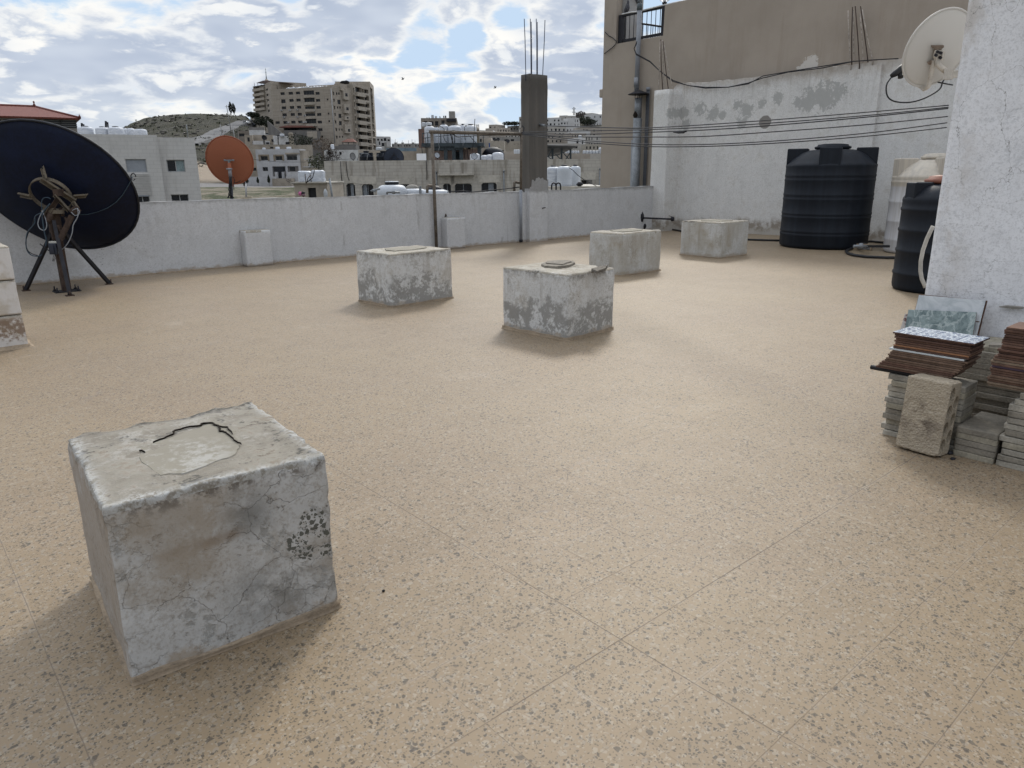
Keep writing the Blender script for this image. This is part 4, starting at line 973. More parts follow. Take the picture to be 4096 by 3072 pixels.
# ------------------------------------------------------------------ white dish on the side of the stair tower
XD = 7.0
wd_ = thing('satellite_dish', 'dusty white satellite dish fixed to the side of the stair tower, seen from behind', 'satellite dish', at_x(3735, 360, XD))
cdp = at_x(3749, 194, XD); dpx = cdp.dot(FH) 
vd3 = ray(3749, 194).normalized()
dustw = Mt('dusty_white_dish')
def _dw():
    m = dustw; n = m.noise(2.2, 4, .6); s = m.noise(8, 4, .6, 0, m.scl((2, 2, .25))); z = m.sep()[2]
    col = m.mix(n, (.56, .545, .51), (.63, .62, .59)); col = m.mix(m.mul(m.mul(m.ss(s, .5, .72), m.ss(z, cdp.z - .1, cdp.z - .4)), .6), col, (.36, .31, .25))
    d = m.vm('DISTANCE', m.pos, tuple(cdp)); tp = m.mul(m.ss(d, .30, .35), m.ss(z, cdp.z + .08, cdp.z + .2)); col = m.mix(m.mul(tp, .55), col, (.27, .22, .19))
    return m.fin(col, .55, n, .05, .004)
dustw = _dw()
px_m = 2907.5 / dpx
nD = (vd3 * .80 + rt * -.50 + V((0,0,1)) * .22).normalized()
RW = 137 / px_m
MW = flat_dish(wd_, cdp, nD, RW * .93, RW * .17, dustw, dustw, 'reflector', 56, .008, 1.07)
VW = cdp - nD * RW * .17
def dw(px, py, off):
    d = ray(px, py); t = ((VW - nD * off) - EYE).dot(nD) / d.dot(nD); return EYE + d * t
cream = plain('cream_bracket', (.55, .52, .47), .6, .1, .2, 8); brown_plate = plain('brown_plate', (.20, .155, .12), .7, .1, .4, 8)
for pl_ in ([(3724,181),(3772,180),(3771,188),(3757,197),(3738,197),(3726,190)], [(3736,196),(3763,196),(3760,240),(3732,240)], [(3708,250),(3722,241),(3738,238),(3737,250),(3728,256),(3712,257)]):
    mb = MB(); P = [dw(px, py, .008) for px, py in pl_]; mb.prism(P, -nD * .015); mb.part('back_plate', brown_plate, wd_)
mb = MB(); mb.prism([dw(px, py, .03) for px, py in ((3738,202),(3752,199),(3756,212),(3750,234),(3735,238),(3731,225))], -nD * .035); mb.prism([dw(px, py, .03) for px, py in ((3758,200),(3769,201),(3765,236),(3752,236),(3757,216))], -nD * .04); mb.part('clamp_plate', cream, wd_)
for px, py in ((3748,206),(3741,219),(3760,210),(3758,229)):
    mb = MB(); p = dw(px, py, .07); mb.tube([p, p - nD * .02], .012, 8); mb.part('bolt', dark_m, wd_)
mb = MB(); arm = [dw(3751, 238, .05), dw(3751, 258, .06), dw(3760, 266, .07), at_x(3796, 297, XD + .02), at_x(3830, 290, XD + .15)]; mb.tube(arm, .022, 12); mb.part('wall_arm', cream, wd_)
mb = MB(); mb.box((-.025, -.03, -.04), (.025, .03, .04), 0, Matrix.Translation(at_x(3795, 297, XD - .02))); q = at_x(3850, 300, XD + .2); mb.bar(at_x(3796, 300, XD), V((XD + .2, YT - .01, q.z)), .04, .05); mb.part('wall_bracket', cream, wd_)
mb = MB(); mb.bar(dw(3737, 240, .03), dw(3714, 348, .03), .030, .022, 0, nD); mb.part('lnb_arm', cream, wd_)
LN = at_x(3606, 275, XD) + nD * .42
mb = MB(); lp = [dw(3714, 346, .03), at_x(3700, 359, XD - .05), LN + V((0, 0, -.09))]; lp[1] = dw(3700, 358, -.02); LP = at_d(3612, 290, lp[1].dot(FH) + .18); mb.bar(lp[0], lp[1], .03, .022, 0, nD); mb.bar(lp[1], LP, .035, .022, 0, nD); mb.part('lnb_arm', cream, wd_)
LQ = at_d(3602, 280, lp[1].dot(FH) + .2)
mb = MB(); ax = (at_d(3590, 288, LQ.dot(FH)) - LQ).normalized(); mb.tube([LQ + rt * .04 + up * .03, LQ, LQ + ax * .05, LQ + ax * .09], [.036, .036, .028, .018], 14); mb.tube([LQ + up * -.02, LQ - up * .07], .022, 10); mb.part('lnb', black_m, wd_)
mb = MB(); P = [LQ + ax * .09] + [at_d(px, py, LQ.dot(FH) - .05 * i / 8) for i, (px, py) in enumerate(((3565,310),(3548,335),(3545,365),(3555,392),(3585,407),(3640,409),(3700,392),(3757,358),(3772,325),(3790,308),(3815,300)))]
D = []
for i in range(len(P) - 1):
    q0 = P[max(i-1, 0)]; q1 = P[i]; q2 = P[i+1]; q3 = P[min(i+2, len(P)-1)]
    for k in range(5): t = k / 5; D.append(.5 * ((2*q1) + (q2 - q0) * t + (2*q0 - 5*q1 + 4*q2 - q3) * t * t + (3*q1 - q0 - 3*q2 + q3) * t ** 3))
D.append(P[-1]); mb.tube(D, .0065, 8); mb.part('cable', black_m, wd_)
mb = MB(); mb.tube([at_x(3752, 329, XD + .1), at_x(3810, 340, XD + .3)], .006, 6); mb.part('cable', black_m, wd_)

# ------------------------------------------------------------------ water tanks
tank_dark = Mt('tank_dark_plastic')
def _td():
    m = tank_dark; s = m.noise(3.0, 5, .65, 0, m.scl((2.2, 2.2, .14))); n = m.noise(2, 4)
    col = m.mix(m.ss(s, .45, .72), (.0035, .0065, .0125), (.009, .0145, .0235)); return m.fin(m.mix(m.mul(n, .3), col, (.006, .009, .015)), .62, s, .05, .004, spec=.3)
tank_dark = _td()
tank_beige = Mt('tank_beige_plastic')
def _tb():
    m = tank_beige; s = m.noise(4, 5, .65, 0, m.scl((2.5, 2.5, .15))); z = m.sep()[2]
    k = m.ss(z, 1.24, 1.28); base = m.mix(k, (.52, .52, .53), (.50, .455, .385))
    return m.fin(m.mix(m.mul(m.ss(s, .42, .66), .55), base, (.33, .31, .28)), .5, s, .05, .004)
tank_beige = _tb()
def water_tank(label, c, r, hs, ht, ribs, mat, lidm, lug=4, lr=.36, lugrot=0.0, ribw=.007, dusty=None):
    t = thing('water_tank', label, 'water tank', c, None)
    prof = [(r * .94, 0), (r * .985, .03), (r, .07)]
    for z in sorted(ribs): prof += [(r, z - .028), (r + ribw, z - .012), (r + ribw, z + .012), (r, z + .028)]
    prof += [(r, hs - .06), (r * 1.008, hs - .03), (r * 1.0, hs), (r * .96, hs + .03)]
    for i in range(1, 8):
        a = i / 8; prof.append((r * (.96 - (.96 - lr) * a), hs + .03 + (ht - hs - .03) * (1 - (1 - a) ** 2.3)))
    prof += [(r * lr, ht), (r * lr, ht + .03)]
    mb = MB(); mb.lathe(prof, 64, c); mb.part('tank_body', mat, t)
    for k in range(lug):
        a = lugrot + k * math.pi / 2; M = Matrix.Translation(V(c)) @ Matrix.Rotation(a, 4, 'Z')
        mb = MB(); mb.box((r * .52, -r * .23, hs - .02), (r * .985, r * .23, ht + .03), 0, M); mb.part('lifting_lug', mat, t, bevel=.02)
    mb = MB(); mb.lathe([(r * lr * 1.06, ht + .012), (r * lr * 1.12, ht + .03), (r * lr * 1.12, ht + .06), (r * lr * .95, ht + .075), (r * lr * .93, ht + .10), (r * lr * .6, ht + .115), (.001, ht + .12)], 40, c); mb.part('lid', lidm, t)
    return t
c1 = at_z(3287, 1000.5); dr = V((c1.x, c1.y, 0)).normalized(); c1 = V((c1.x, c1.y, 0)) + dr * .88
D1 = c1.dot(FH)
z1 = lambda px, py: at_d(px, py, D1).z
water_tank('big dark blue water tank standing in front of the white boundary wall', c1, .88, z1(3150, 660), z1(3170, 600), [z1(3137, y) for y in (703, 721, 778, 796, 852, 866, 920, 934)], tank_dark, tank_dark, 4, .36, R(24))
c2 = at_z(3690, 1024); dr = V((c2.x, c2.y, 0)).normalized(); c2 = V((c2.x, c2.y, 0)) + dr * .74; D2 = c2.dot(FH)
z2 = lambda px, py: at_d(px, py, D2).z
water_tank('beige topped white water tank between the two dark tanks', c2, .72, z2(3572, 705), z2(3581, 640), [z2(3565, y) for y in (728, 807, 884, 957)], tank_beige, tank_beige, 4, .34, R(40), .007)
c3 = at_z(3735, 1181); dr = V((c3.x, c3.y, 0)).normalized(); c3 = V((c3.x, c3.y, 0)) + dr * .53; D3 = c3.dot(FH)
z3 = lambda px, py: at_d(px, py, D3).z
water_tank('narrow dark water tank with a brown lid, half hidden by the stair tower', c3, .53, z3(3630, 792), z3(3644, 738), [z3(3620, y) for y in (837, 920, 1002, 1092)], tank_dark, plain('lid_brown', (.22, .085, .055), .55), 4, .52, R(50), .011)
hose_m = black_m
mb = MB(); mb.tube([at_z(px, py, .025) for px, py in ((2690,918),(2725,924),(2770,940),(2860,951),(2990,958),(3060,960.5),(3125,962))], .022, 8); mb.single('water_pipe', hose_m, 'black water pipe on the floor between the last block and the big tank', 'pipe')
mb = MB(); mb.tube([at_z(px, py, .03) for px, py in ((3455,966),(3490,966),(3540,971),(3600,972))], .024, 8); mb.single('water_pipe', hose_m, 'black pipe on the floor behind, from the big tank to the beige tank', 'pipe')
mb = MB(); mb.tube([at_z(px, py, .03) for px, py in ((3435,989),(3410,992),(3392,999),(3384,1005),(3392,1013),(3420,1021),(3470,1027),(3540,1030),(3600,1031))], .026, 8); mb.single('water_pipe', hose_m, 'black pipe curling across the floor from the tap valve to the narrow tank', 'pipe')
vt = thing('tap_valve', 'metal tap valve on two small bricks beside the big dark tank', 'valve', at_z(3440, 995))
q = at_z(3443, 985, .16); mb = MB(); mb.tube([q - rt * .14, q + rt * .12], .028, 10); mb.lathe([(.035, -.05), (.05, 0), (.035, .06)], 12, q); mb.tube([q + rt * .12, q + rt * .16 - V((0,0,.05)), at_z(3430, 992, .03)], .025, 8); mb.part('valve_body', galv_m, vt)
mb = MB(); mb.bar(q + V((0,0,.06)) - rt * .04, q + V((0,0,.07)) + rt * .09, .02, .015); mb.part('handle', dark_m, vt)
mb = MB(); mb.bar(q + rt * .1, q + rt * .55, .045, .045); mb.part('outlet_pipe', hose_m, vt)
for k, (px, py, lab) in enumerate(((3448, 1001, 'small brick under the tap valve, the lower one'), (3449, 994, 'small brick under the tap valve, the upper one'))):
    mb = MB(); q = at_z(3450, 1000, 0) + V((0, 0, .062 * k)); M = Matrix.Translation(q) @ Matrix.Rotation(R(15 + 20 * k), 4, 'Z'); mb.box((-.06, -.17 + .04 * k, 0), (.06, .17 - .04 * k, .06), 0, M)
    mb.single('brick', mortar_m, lab, 'brick', 'bricks under the tap valve', bevel=.006)
mb = MB(); P = [at_x(px, py, XT + .12) for px, py in ((3732,905),(3722,925),(3708,955),(3692,1000),(3683,1045),(3682,1085),(3687,1115),(3696,1135),(3702,1150))]; mb.tube(P, .013, 10); mb.single('hose', plain('cream_hose', (.44, .42, .38), .6), 'cream hose hanging in an arc beside the stair tower corner', 'hose')

# ------------------------------------------------------------------ stacked tiles, slabs and the hollow block
def tex_tile(name, fn): 
    m = Mt(name); tc = m.N('ShaderNodeTexCoord'); return fn(m, tc.outputs['Object'])
def marble(m, oc):
    w_ = m.warp(.10, 7, oc, 5); n = m.noise(7, 6, .66, 1.6, w_); v = m.ss(m.math('ABSOLUTE', m.math('SUBTRACT', m.noise(6.5, 5, .6, 1.2, m.vm('ADD', w_, (3, 1, 2))), .5)), .05, .0)
    col = m.mix(m.ss(n, .36, .62), (.085, .13, .135), (.235, .30, .30)); return m.fin(m.mix(m.mul(v, .55), col, (.47, .53, .52)), .22, None, spec=.5)
def palemarble(m, oc):
    n = m.noise(6, 6, .65, 1.4, oc); col = m.mix(m.ss(n, .38, .62), (.52, .55, .57), (.36, .40, .42)); return m.fin(col, .25, None, spec=.5)
def bluepat(m, oc):
    v = m.voro(23, 'F1', m.vm('MULTIPLY', oc, (1.15, 1, 0)), .45, '2D')[0]; e = m.voro(23, 'DISTANCE_TO_EDGE', m.vm('MULTIPLY', oc, (1.15, 1, 0)), .45, '2D')[0]
    f = m.voro(46, 'F1', m.vm('MULTIPLY', oc, (1, 1, 0)), .2, '2D')[0]
    col = m.mix(m.ss(v, .34, .22), (.60, .64, .68), (.035, .06, .15)); col = m.mix(m.ss(e, .10, .04), col, (.30, .36, .44)); col = m.mix(m.mul(m.ss(f, .2, .1), .5), col, (.62, .66, .70))
    return m.fin(col, .25, None, spec=.5)
def checkpat(m, oc):
    n = m.noise(9, 4, .6, .5, oc); n2 = m.noise(30, 4, .6, .5, oc)
    col = m.mix(m.ss(n, .48, .54), (.44, .42, .40), (.11, .035, .03)); return m.fin(m.mix(m.ss(n2, .5, .7), col, (.34, .32, .30)), .4)
marble_m = tex_tile('green_marble_glaze', marble); pale_m = tex_tile('pale_marble_glaze', palemarble); blue_m = tex_tile('blue_pattern_glaze', bluepat); chk_m = tex_tile('patchy_brown_glaze', checkpat)
biscs = [plain('red_clay_biscuit', c, .85, 0, .3, 16) for c in ((.105, .058, .042), (.125, .072, .052), (.088, .050, .038), (.15, .098, .07), (.185, .138, .10))]
orng = plain('orange_glaze', (.24, .12, .065), .3, 0, .15, 5); whiteg = plain('white_glaze', (.50, .53, .55), .3, 0, .1, 5); violet = plain('violet_glaze', (.09, .06, .10), .35)
slabs = [plain('cement_slab', c, .9, 0, .28, 10, bump=.6, bd=.006) for c in ((.27, .25, .212), (.32, .298, .252), (.22, .20, .165), (.285, .26, .205))]
def tile(name, x0, x1, y0, y1, z0, z1, mats, label, cat, group, rot=0.0, glaze=True, bevel=.0012):
    """one thin tile or slab as its own object; glazed face (slot 1) on top"""
    c = V(((x0+x1)/2, (y0+y1)/2, z0)); mb = MB(); hx = (x1-x0)/2; hy = (y1-y0)/2; h = z1 - z0
    mb.box((-hx, -hy, 0), (hx, hy, h))
    if len(mats) > 1: mb.m[1] = 1
    me = mb.mesh(name, mats, V((0,0,0))); o = bpy.data.objects.new(name, me); o.location = c; o.rotation_euler = (0, 0, rot); COL.objects.link(o)
    tag(o, label, cat, group)
    if bevel: bev(o, bevel, 2)
    return o
def slab_obj(x0, x1, y0, y1, z0, z1, label, group, rot=0.0, mi=None):
    """thick cement slab with chipped worn edges"""
    mb = MB(); hx = (x1-x0)/2; hy = (y1-y0)/2; sd = rnd.random() * 50
    rough_block(mb, -hx, hx, -hy, hy, 0, z1 - z0, 0, sd, .0026, 7, .004)
    m_ = slabs[mi if mi is not None else rnd.randrange(4)]
    me = mb.mesh('cement_slab', [m_, m_]); o = bpy.data.objects.new('cement_slab', me); o.location = V(((x0+x1)/2, (y0+y1)/2, z0)); o.rotation_euler = (0, 0, rot); COL.objects.link(o)
    return tag(o, label, 'slab', group)
z = 0.0; SH = .0345
for i in range(11):
    oy = rnd.uniform(-.02, .022); ox = rnd.uniform(-.006, .012); d_ = .004 if rnd.random() < .4 else .0015
    slab_obj(4.445 + ox, 4.66 + ox, 1.27, 1.675 + oy, z, z + SH - d_, 'grey cement slab in the short pile under the blue patterned tile', 'cement slabs in the pile behind the hollow block', rnd.uniform(-.012, .012)); z += SH
zt = z
n = 19; TH = .0122
mb = MB(); q = at_x(3503, 1487, 4.46); mb.tube([V((4.475, 1.80, zt + .012)), V((4.475, 1.35, zt + .012))], .014, 10); mb.single('black_tube', black_m, 'end of a black tube lying under the pile of brown tiles', 'tube')
z = zt + .026
for i in range(n):
    f = i / (n - 1); oy = (.075 - .075 * min(1, f * 2.0)) + rnd.uniform(-.009, .009); ox = rnd.uniform(-.006, .004)
    top = i == n - 1; m_ = [biscs[rnd.randrange(3) if i > 9 else rnd.choice((0, 1, 3))]]
    lab = 'thin brown clay tile in the pile under the blue patterned tile'; grp = 'brown tiles in the left pile'
    if i == 10: m_ = [whiteg, whiteg]; lab = 'white glazed tile jutting out of the middle of the left brown pile'; oy += .02; grp = None
    if i == 12: m_ = [orng]; lab = 'orange-brown tile in the middle of the left brown pile'; grp = None
    if top: m_ = [biscs[2], blue_m]; lab = 'blue and white patterned tile on top of the left pile'; grp = None
    w0 = .012 if top else 0
    tile('ceramic_tile', 4.44 + ox - w0, 4.655 + ox + w0, 1.275 + oy - (.03 if top else 0), 1.675 + oy, z, z + TH - .0022, m_, lab, 'tile', grp, rnd.uniform(-.012, .012) if not top else -.015); z += TH
# low pile in the middle
for i in range(5):
    slab_obj(4.385 + rnd.uniform(0, .008), 4.78, 1.055 + rnd.uniform(-.006, .006), 1.262, i * .0345, i * .0345 + .0325, 'cement slab in the low pile to the right of the hollow block', 'cement slabs in the low middle pile', 0, rnd.choice((2, 3)))
# right pile
z = 0
for i in range(12):
    oy = rnd.uniform(-.012, .012) + (-.02 if i > 9 else 0) + (-.03 if i == 11 else 0)
    slab_obj(4.395 + rnd.uniform(-.006, .008), 4.80, .62, 1.045 + oy, z, z + .0345 - rnd.choice((.0015, .004)), 'grey cement slab in the tall pile at the right edge of the picture', 'cement slabs in the right pile', rnd.uniform(-.01, .01)); z += .0352
z += .002; n = 25
for i in range(n):
    f = i / n; oy = .07 + (.02 if i < 13 else -.012 * (i - 13) / 6) + rnd.uniform(-.008, .008)
    m_ = [biscs[rnd.choice((3, 4, 1)) if i < 13 else rnd.choice((0, 1, 2))]]; lab = 'brown clay tile in the pile at the right edge'; grp = 'brown tiles in the right pile'
    if i == 8: m_ = [violet]; lab = 'violet glazed tile low in the right pile of tiles'; grp = None
    if i == n - 1: m_ = [biscs[1], orng]; lab = 'orange-brown glazed tile on top of the right pile'; grp = None
    tile('ceramic_tile', 4.40 + rnd.uniform(-.006, .006), 4.61, .66, 1.065 + oy, z, z + .0112, m_, lab, 'tile', grp, rnd.uniform(-.012, .012)); z += .0132
tile('ceramic_tile', 4.47, 4.68, .62, 1.03, z + .002, z + .012, [biscs[0], whiteg], 'pale grey tile lying askew on the right pile', 'tile', None, .06)
# pile behind, against the tower
z = 0
for i in range(14):
    slab_obj(4.93 + rnd.uniform(-.01, .01), 5.32, .75, 1.50 + rnd.uniform(-.015, .015), z, z + .0345, 'dark cement slab in the pile against the stair tower', 'cement slabs in the rear pile', 0, 2); z += .0352
zr = z
slab_obj(4.96, 5.30, 1.08, 1.42, zr, zr + .03, 'square cement slab on top of the rear pile', None, .05, 3)
mb = MB(); M = Matrix.Translation(V((5.03, 1.20, zr + .034))) @ Matrix.Rotation(R(8), 4, 'Z') @ Matrix.Rotation(R(-6), 4, 'X'); mb.box((-.05, -.16, 0), (.05, .14, .022), 0, M); mb.single('wood_offcut', woodgrey_m, 'short grey board with a bent nail on the rear pile', 'board', bevel=.003)
mb = MB(); p = M @ V((.0, -.02, .02)); mb.tube([p, p + V((.01, .0, .03)), p + V((.0, -.01, .055))], .004, 6); mb.lathe([(.008, .052), (.009, .058)], 8, p); mb.single('nail', rust_m, 'rusty bent nail standing in the grey board', 'nail')
# leaning tiles
def lean(name, px_l, px_r, X, zb, hgt, th, mats, label, lean_=.10, slot=None, dz=0.0):
    a = at_x(*px_l, X); b = at_x(*px_r, X); wd = (a - b).length; yc = (a.y + b.y) / 2; zt_ = (a.z + b.z) / 2
    mb = MB(); mb.box((-wd/2, -hgt/2, 0), (wd/2, hgt/2, th))
    if len(mats) > 1: mb.m[1] = 1
    me = mb.mesh(name, mats); o = bpy.data.objects.new(name, me); COL.objects.link(o)
    tilt = math.asin(min(.9, lean_ / hgt)); 
    xa = V((0, -1, 0)); ya = V((math.sin(tilt), 0, math.cos(tilt))); za = xa.cross(ya)
    o.matrix_world = Matrix(((xa.x, ya.x, za.x, 0), (xa.y, ya.y, za.y, 0), (xa.z, ya.z, za.z, 0), (0, 0, 0, 1)))
    o.location = V((X, yc, zt_)) - ya * hgt / 2
    roll = math.atan2(b.z - a.z, wd); o.rotation_euler.rotate_axis('Z', roll)
    tag(o, label, 'tile'); bev(o, .0015, 2); return o
lean('ceramic_tile', (3679,1178), (3952,1204), 5.285, 0, .265, .009, [biscs[0], biscs[0]], 'brown backed tile behind the pale marble tile, leaning on the tower', .09)
lean('ceramic_tile', (3680,1181), (3947,1203), 5.265, 0, .265, .009, [biscs[0], pale_m], 'pale marble tile with a curved crack leaning against the stair tower', .09)
lean('ceramic_tile', (3644,1240), (3916,1250), 5.20, 0, .25, .009, [biscs[0], marble_m], 'green marbled tile leaning in front of the pale marble tile', .09)
lean('ceramic_tile', (3621,1256), (3652,1260), 5.215, 0, .24, .009, [biscs[0], chk_m], 'patchy brown and white tile edge leaning left of the green marble tile', .09)
for k, (dx, lab) in enumerate(((0, 'first small brown tile wedged behind the green tile'), (.02, 'second small brown tile wedged behind the green tile'))):
    lean('ceramic_tile', (3905 + k*9, 1284), (3921 + k*9, 1286), 5.22 + dx, 0, .12, .009, [biscs[0], biscs[0]], lab, .03)
c_ = [at_x(px, py, 5.257) for px, py in ((3891,1199),(3899,1214),(3911,1228),(3924,1240),(3937,1251))]
# hollow concrete block leaning on the pile
hb = thing('hollow_block', 'rough hollow concrete block standing on end in front of the tile piles', 'hollow block', (4.31, 1.40, 0))
hbm = Mt('cinder_block')
def _hb():
    m = hbm; n = m.noise(6, 6, .7); f = m.noise(60, 4, .7); v = m.voro(90, 'F1')[0]; g = m.noise(9, 5, .7, .3)
    col = m.mix(n, (.32, .27, .20), (.44, .38, .295)); c = at_z(3660, 1800, .18)
    st_ = m.mul(m.blob((4.25, 1.42, .20), .21, .1), m.ss(g, .38, .60)); col = m.mix(m.mul(st_, .85), col, (.10, .078, .06))
    col = m.mix(m.mul(m.ss(v, .2, .1), .5), col, (.45, .41, .36)); col = m.mix(m.mul(m.ss(f, .6, .75), .7), col, (.12, .10, .08))
    return m.fin(col, .95, m.addm(f, m.mul(v, .8)), 1.0, .006)
hbm = _hb()
def hollow_block():
    """block body with two rows of through cavities cut along its width: side faces are grids with elliptical holes"""
    L, T, Wd = .425, .145, .232      # height, thickness (x), width (y)
    holes = []
    for r_, tx, off in ((0, -.030, 0.0), (1, .036, -.05)):
        for k in range(4):
            zc = .062 + k * .098 + (0.045 if r_ else 0)
            hz = .041
            if zc + hz < L - .02: holes.append((tx, zc, .029, hz))
    NX, NZ = 40, 100; mb = MB()
    def inside(x, z_): return any(((x - a) / c) ** 2 + ((z_ - b) / d) ** 2 < 1 for a, b, c, d in holes)
    seg = 20
    bm = bmesh.new()
    # side outline + hole loops -> filled face
    def loop(pts, y): vs_ = [bm.verts.new((x, y, z_)) for x, z_ in pts]; return vs_, [bm.edges.new((vs_[i], vs_[(i+1) % len(vs_)])) for i in range(len(vs_))]
    def outline():
        o = []; r_ = .015
        for (cx_, cz_, a0) in ((T/2 - r_, L - r_, 0), (-T/2 + r_, L - r_, 90), (-T/2 + r_, r_, 180), (T/2 - r_, r_, 270)):
            for k in range(5): a = R(a0 + k * 22.5); o.append((cx_ + r_ * math.cos(a), cz_ + r_ * math.sin(a)))
        d = []
        for i, (x, z_) in enumerate(o):
            x2_, z2_ = o[(i+1) % len(o)]; n_ = max(1, int(math.hypot(x2_-x, z2_-z_) / .012))
            for k in range(n_): d.append((x + (x2_-x) * k / n_, z_ + (z2_-z_) * k / n_))
        return d
    ol = outline(); N = len(ol); rows = 24; grid = []
    for j in range(rows + 1):
        y = -Wd/2 + Wd * j / rows; row = []
        for (x, z_) in ol:
            k = 1
            p = V((x, y, z_)); e = min(j, rows - j)
            sh = .007 * max(0, 1 - e / 2.0)
            p.x *= 1 - sh / (T/2); p.z = L/2 + (p.z - L/2) * (1 - sh / (L/2))
            nn = mnoise.noise(p * 22) * .0040 + mnoise.noise(p * 70) * .0030
            p += V((x, 0, (z_ - L/2) * .6)).normalized() * nn
            row.append(bm.verts.new(p))
        grid.append(row)
    for j in range(rows):
        for i in range(N): bm.faces.new((grid[j][i], grid[j][(i+1) % N], grid[j+1][(i+1) % N], grid[j+1][i]))
    for j, sgn in ((0, -1), (rows, 1)):
        edges = [bm.edges.get((grid[j][i], grid[j][(i+1) % N])) for i in range(N)]
        yy = sgn * Wd / 2
        for (a, b, c_, d_) in holes:
            vs_ = [bm.verts.new((a + c_ * math.cos(2*math.pi*k/seg) * (1 + .12 * mnoise.noise(V((k * .9, a*50, b*30)))), yy, b + d_ * math.sin(2*math.pi*k/seg))) for k in range(seg)]
            edges += [bm.edges.new((vs_[k], vs_[(k+1) % seg])) for k in range(seg)]
            inn = [bm.verts.new((v.co.x * .96 + a * .04, yy - sgn * .11, v.co.z * .94 + b * .06)) for v in vs_]
            for k in range(seg): bm.faces.new((vs_[k], vs_[(k+1) % seg], inn[(k+1) % seg], inn[k]))
            bm.faces.new(inn)
        bmesh.ops.triangle_fill(bm, edges=edges, use_beauty=True)
    bmesh.ops.recalc_face_normals(bm, faces=bm.faces)
    me = bpy.data.meshes.new('block_body'); bm.to_mesh(me); bm.free(); me.materials.append(hbm)
    for p in me.polygons: p.use_smooth = False
    return me, Wd, T
me, Wd, T_ = hollow_block()
o = bpy.data.objects.new('block_body', me); COL.objects.link(o)
o.matrix_world = Matrix.Translation(V((4.318, 1.400, .004))) @ Matrix.Rotation(R(-4), 4, 'Z') @ Matrix.Rotation(R(5), 4, 'Y')
o.parent = hb; o.matrix_parent_inverse = Matrix.Translation(-hb.location)
for px, py, s, lab in ((3812, 1838, .018, 'small black crumb on the floor right of the hollow block'), (3800, 1815, .026, 'black crumbs beside the foot of the hollow block')):
    mb = MB(); q = at_z(px, py); mb.blob(q + V((0,0,s*.3)), (s, s * .8, s * .4), px, .5, 0, 1); mb.single('crumb', dark_m, lab, 'crumb')
mb = MB(); q = at_z(1534, 2366); mb.blob(q + V((0,0,.004)), (.007, .006, .005), 2, .3, 0, 1); mb.single('pebble', black_m, 'tiny black pebble lying on the open floor', 'pebble')
# peeled plaster flap at the tower foot
mb = MB(); mb.prism([at_x(px, py, XT - .012) for px, py in ((3998,1224),(4030,1220),(4095,1226),(4096,1232),(4060,1233),(4035,1230))], (-.02, 0, -.004)); mb.single('plaster_flap', plain('grey_plaster_edge', (.22, .21, .19), .9), 'thin flap of plaster peeling off the foot of the tower', 'plaster')
# ================================================================== the town beyond the parapet
def zat(px, py, d): return at_d(px, py, d).z
# ------------------------------------------------------------------ ground with the hill
TD = [0, 40, 110, 150, 200, 230, 260, 290, 320, 380, 450, 600, 750, 1000, 1600, 9000]
TC = {-900: [-11,-11,-8,-5,0,3,6,9,12,16,14,10,8,0,-10,-10], 0: [-11,-11,-8,-5,-1,3,6,10,14,20,18,12,8,0,-10,-10],
 420: [-11,-11,-7,-3,-.5,3,7,12,16,17,15,12,8,0,-10,-10], 480: [-11,-11,-7,-3,-.5,3.5,7.5,12.5,17,21,18,12,8,0,-10,-10], 560: [-11,-11,-7,-2,-.5,4,8,13,18,27,21,12,8,0,-10,-10],
 640: [-11,-11,-7,-2,-.5,5,9,14,19,29.8,24,14,8,0,-10,-10], 700: [-11,-11,-7,-2,-.5,5,9,14,19,30.6,24,14,8,0,-10,-10], 800: [-11,-11,-7,-2,-.5,5.2,9.2,14.5,19.3,31.8,25,14,8,0,-10,-10],
 900: [-11,-11,-7,-2,-.5,3.2,8,14,20,31.6,25,14,8,0,-10,-10], 1000: [-11,-11,-7,-2,-.7,2,6.5,13.5,20.5,30.8,25,14,8,0,-10,-10], 1070: [-11,-11,-7,-2,-.8,1.5,5,12,20,26,20,14,8,0,-10,-10],
 1130: [-11,-11,-7,-2,-.8,1.2,4.5,10,15,20,16,14,8,0,-10,-10], 1250: [-11,-11,-7,-2,-.8,.5,3,8,12,15,14,12,8,0,-10,-10], 1420: [-11,-11,-7,-2,-1,0,1.5,6,8.5,10,10,12,10,0,-10,-10],
 1560: [-11,-11,-8,-3,-2,-1,0,3,5,8,9,10,10,0,-10,-10], 1700: [-11,-11,-8,-3,-2,-1,0,3,5,8,9,12,14,5,-10,-10], 1900: [-11,-11,-8,-4,-2,0,2,4,6,11,15,27,33,20,-10,-10],
 2100: [-11,-11,-8,-4,-2,0,2,4,6,11.8,18,34,43,25,-10,-10], 2300: [-11,-11,-8,-4,-2,0,2,4,6,11.8,20,40,51,30,-10,-10], 2500: [-11,-11,-8,-4,-2,0,2,4,6,11.8,20,40,51,30,-10,-10],
 3600: [-11,-11,-9,-8,-6,-5,-4,-2,0,4,8,20,26,15,-10,-10], 4700: [-11]*14 + [-10,-10]}
def off_of(px): return math.atan2((px - 2048) / FPX, 1.0 / math.cos(PIT))
TK = sorted(TC); TO = [off_of(k) for k in TK]
def interp(xs, ys, x):
    if x <= xs[0]: return ys[0]
    for i in range(1, len(xs)):
        if x <= xs[i]: t = (x - xs[i-1]) / (xs[i] - xs[i-1]); return ys[i-1] * (1 - t) + ys[i] * t
    return ys[-1]
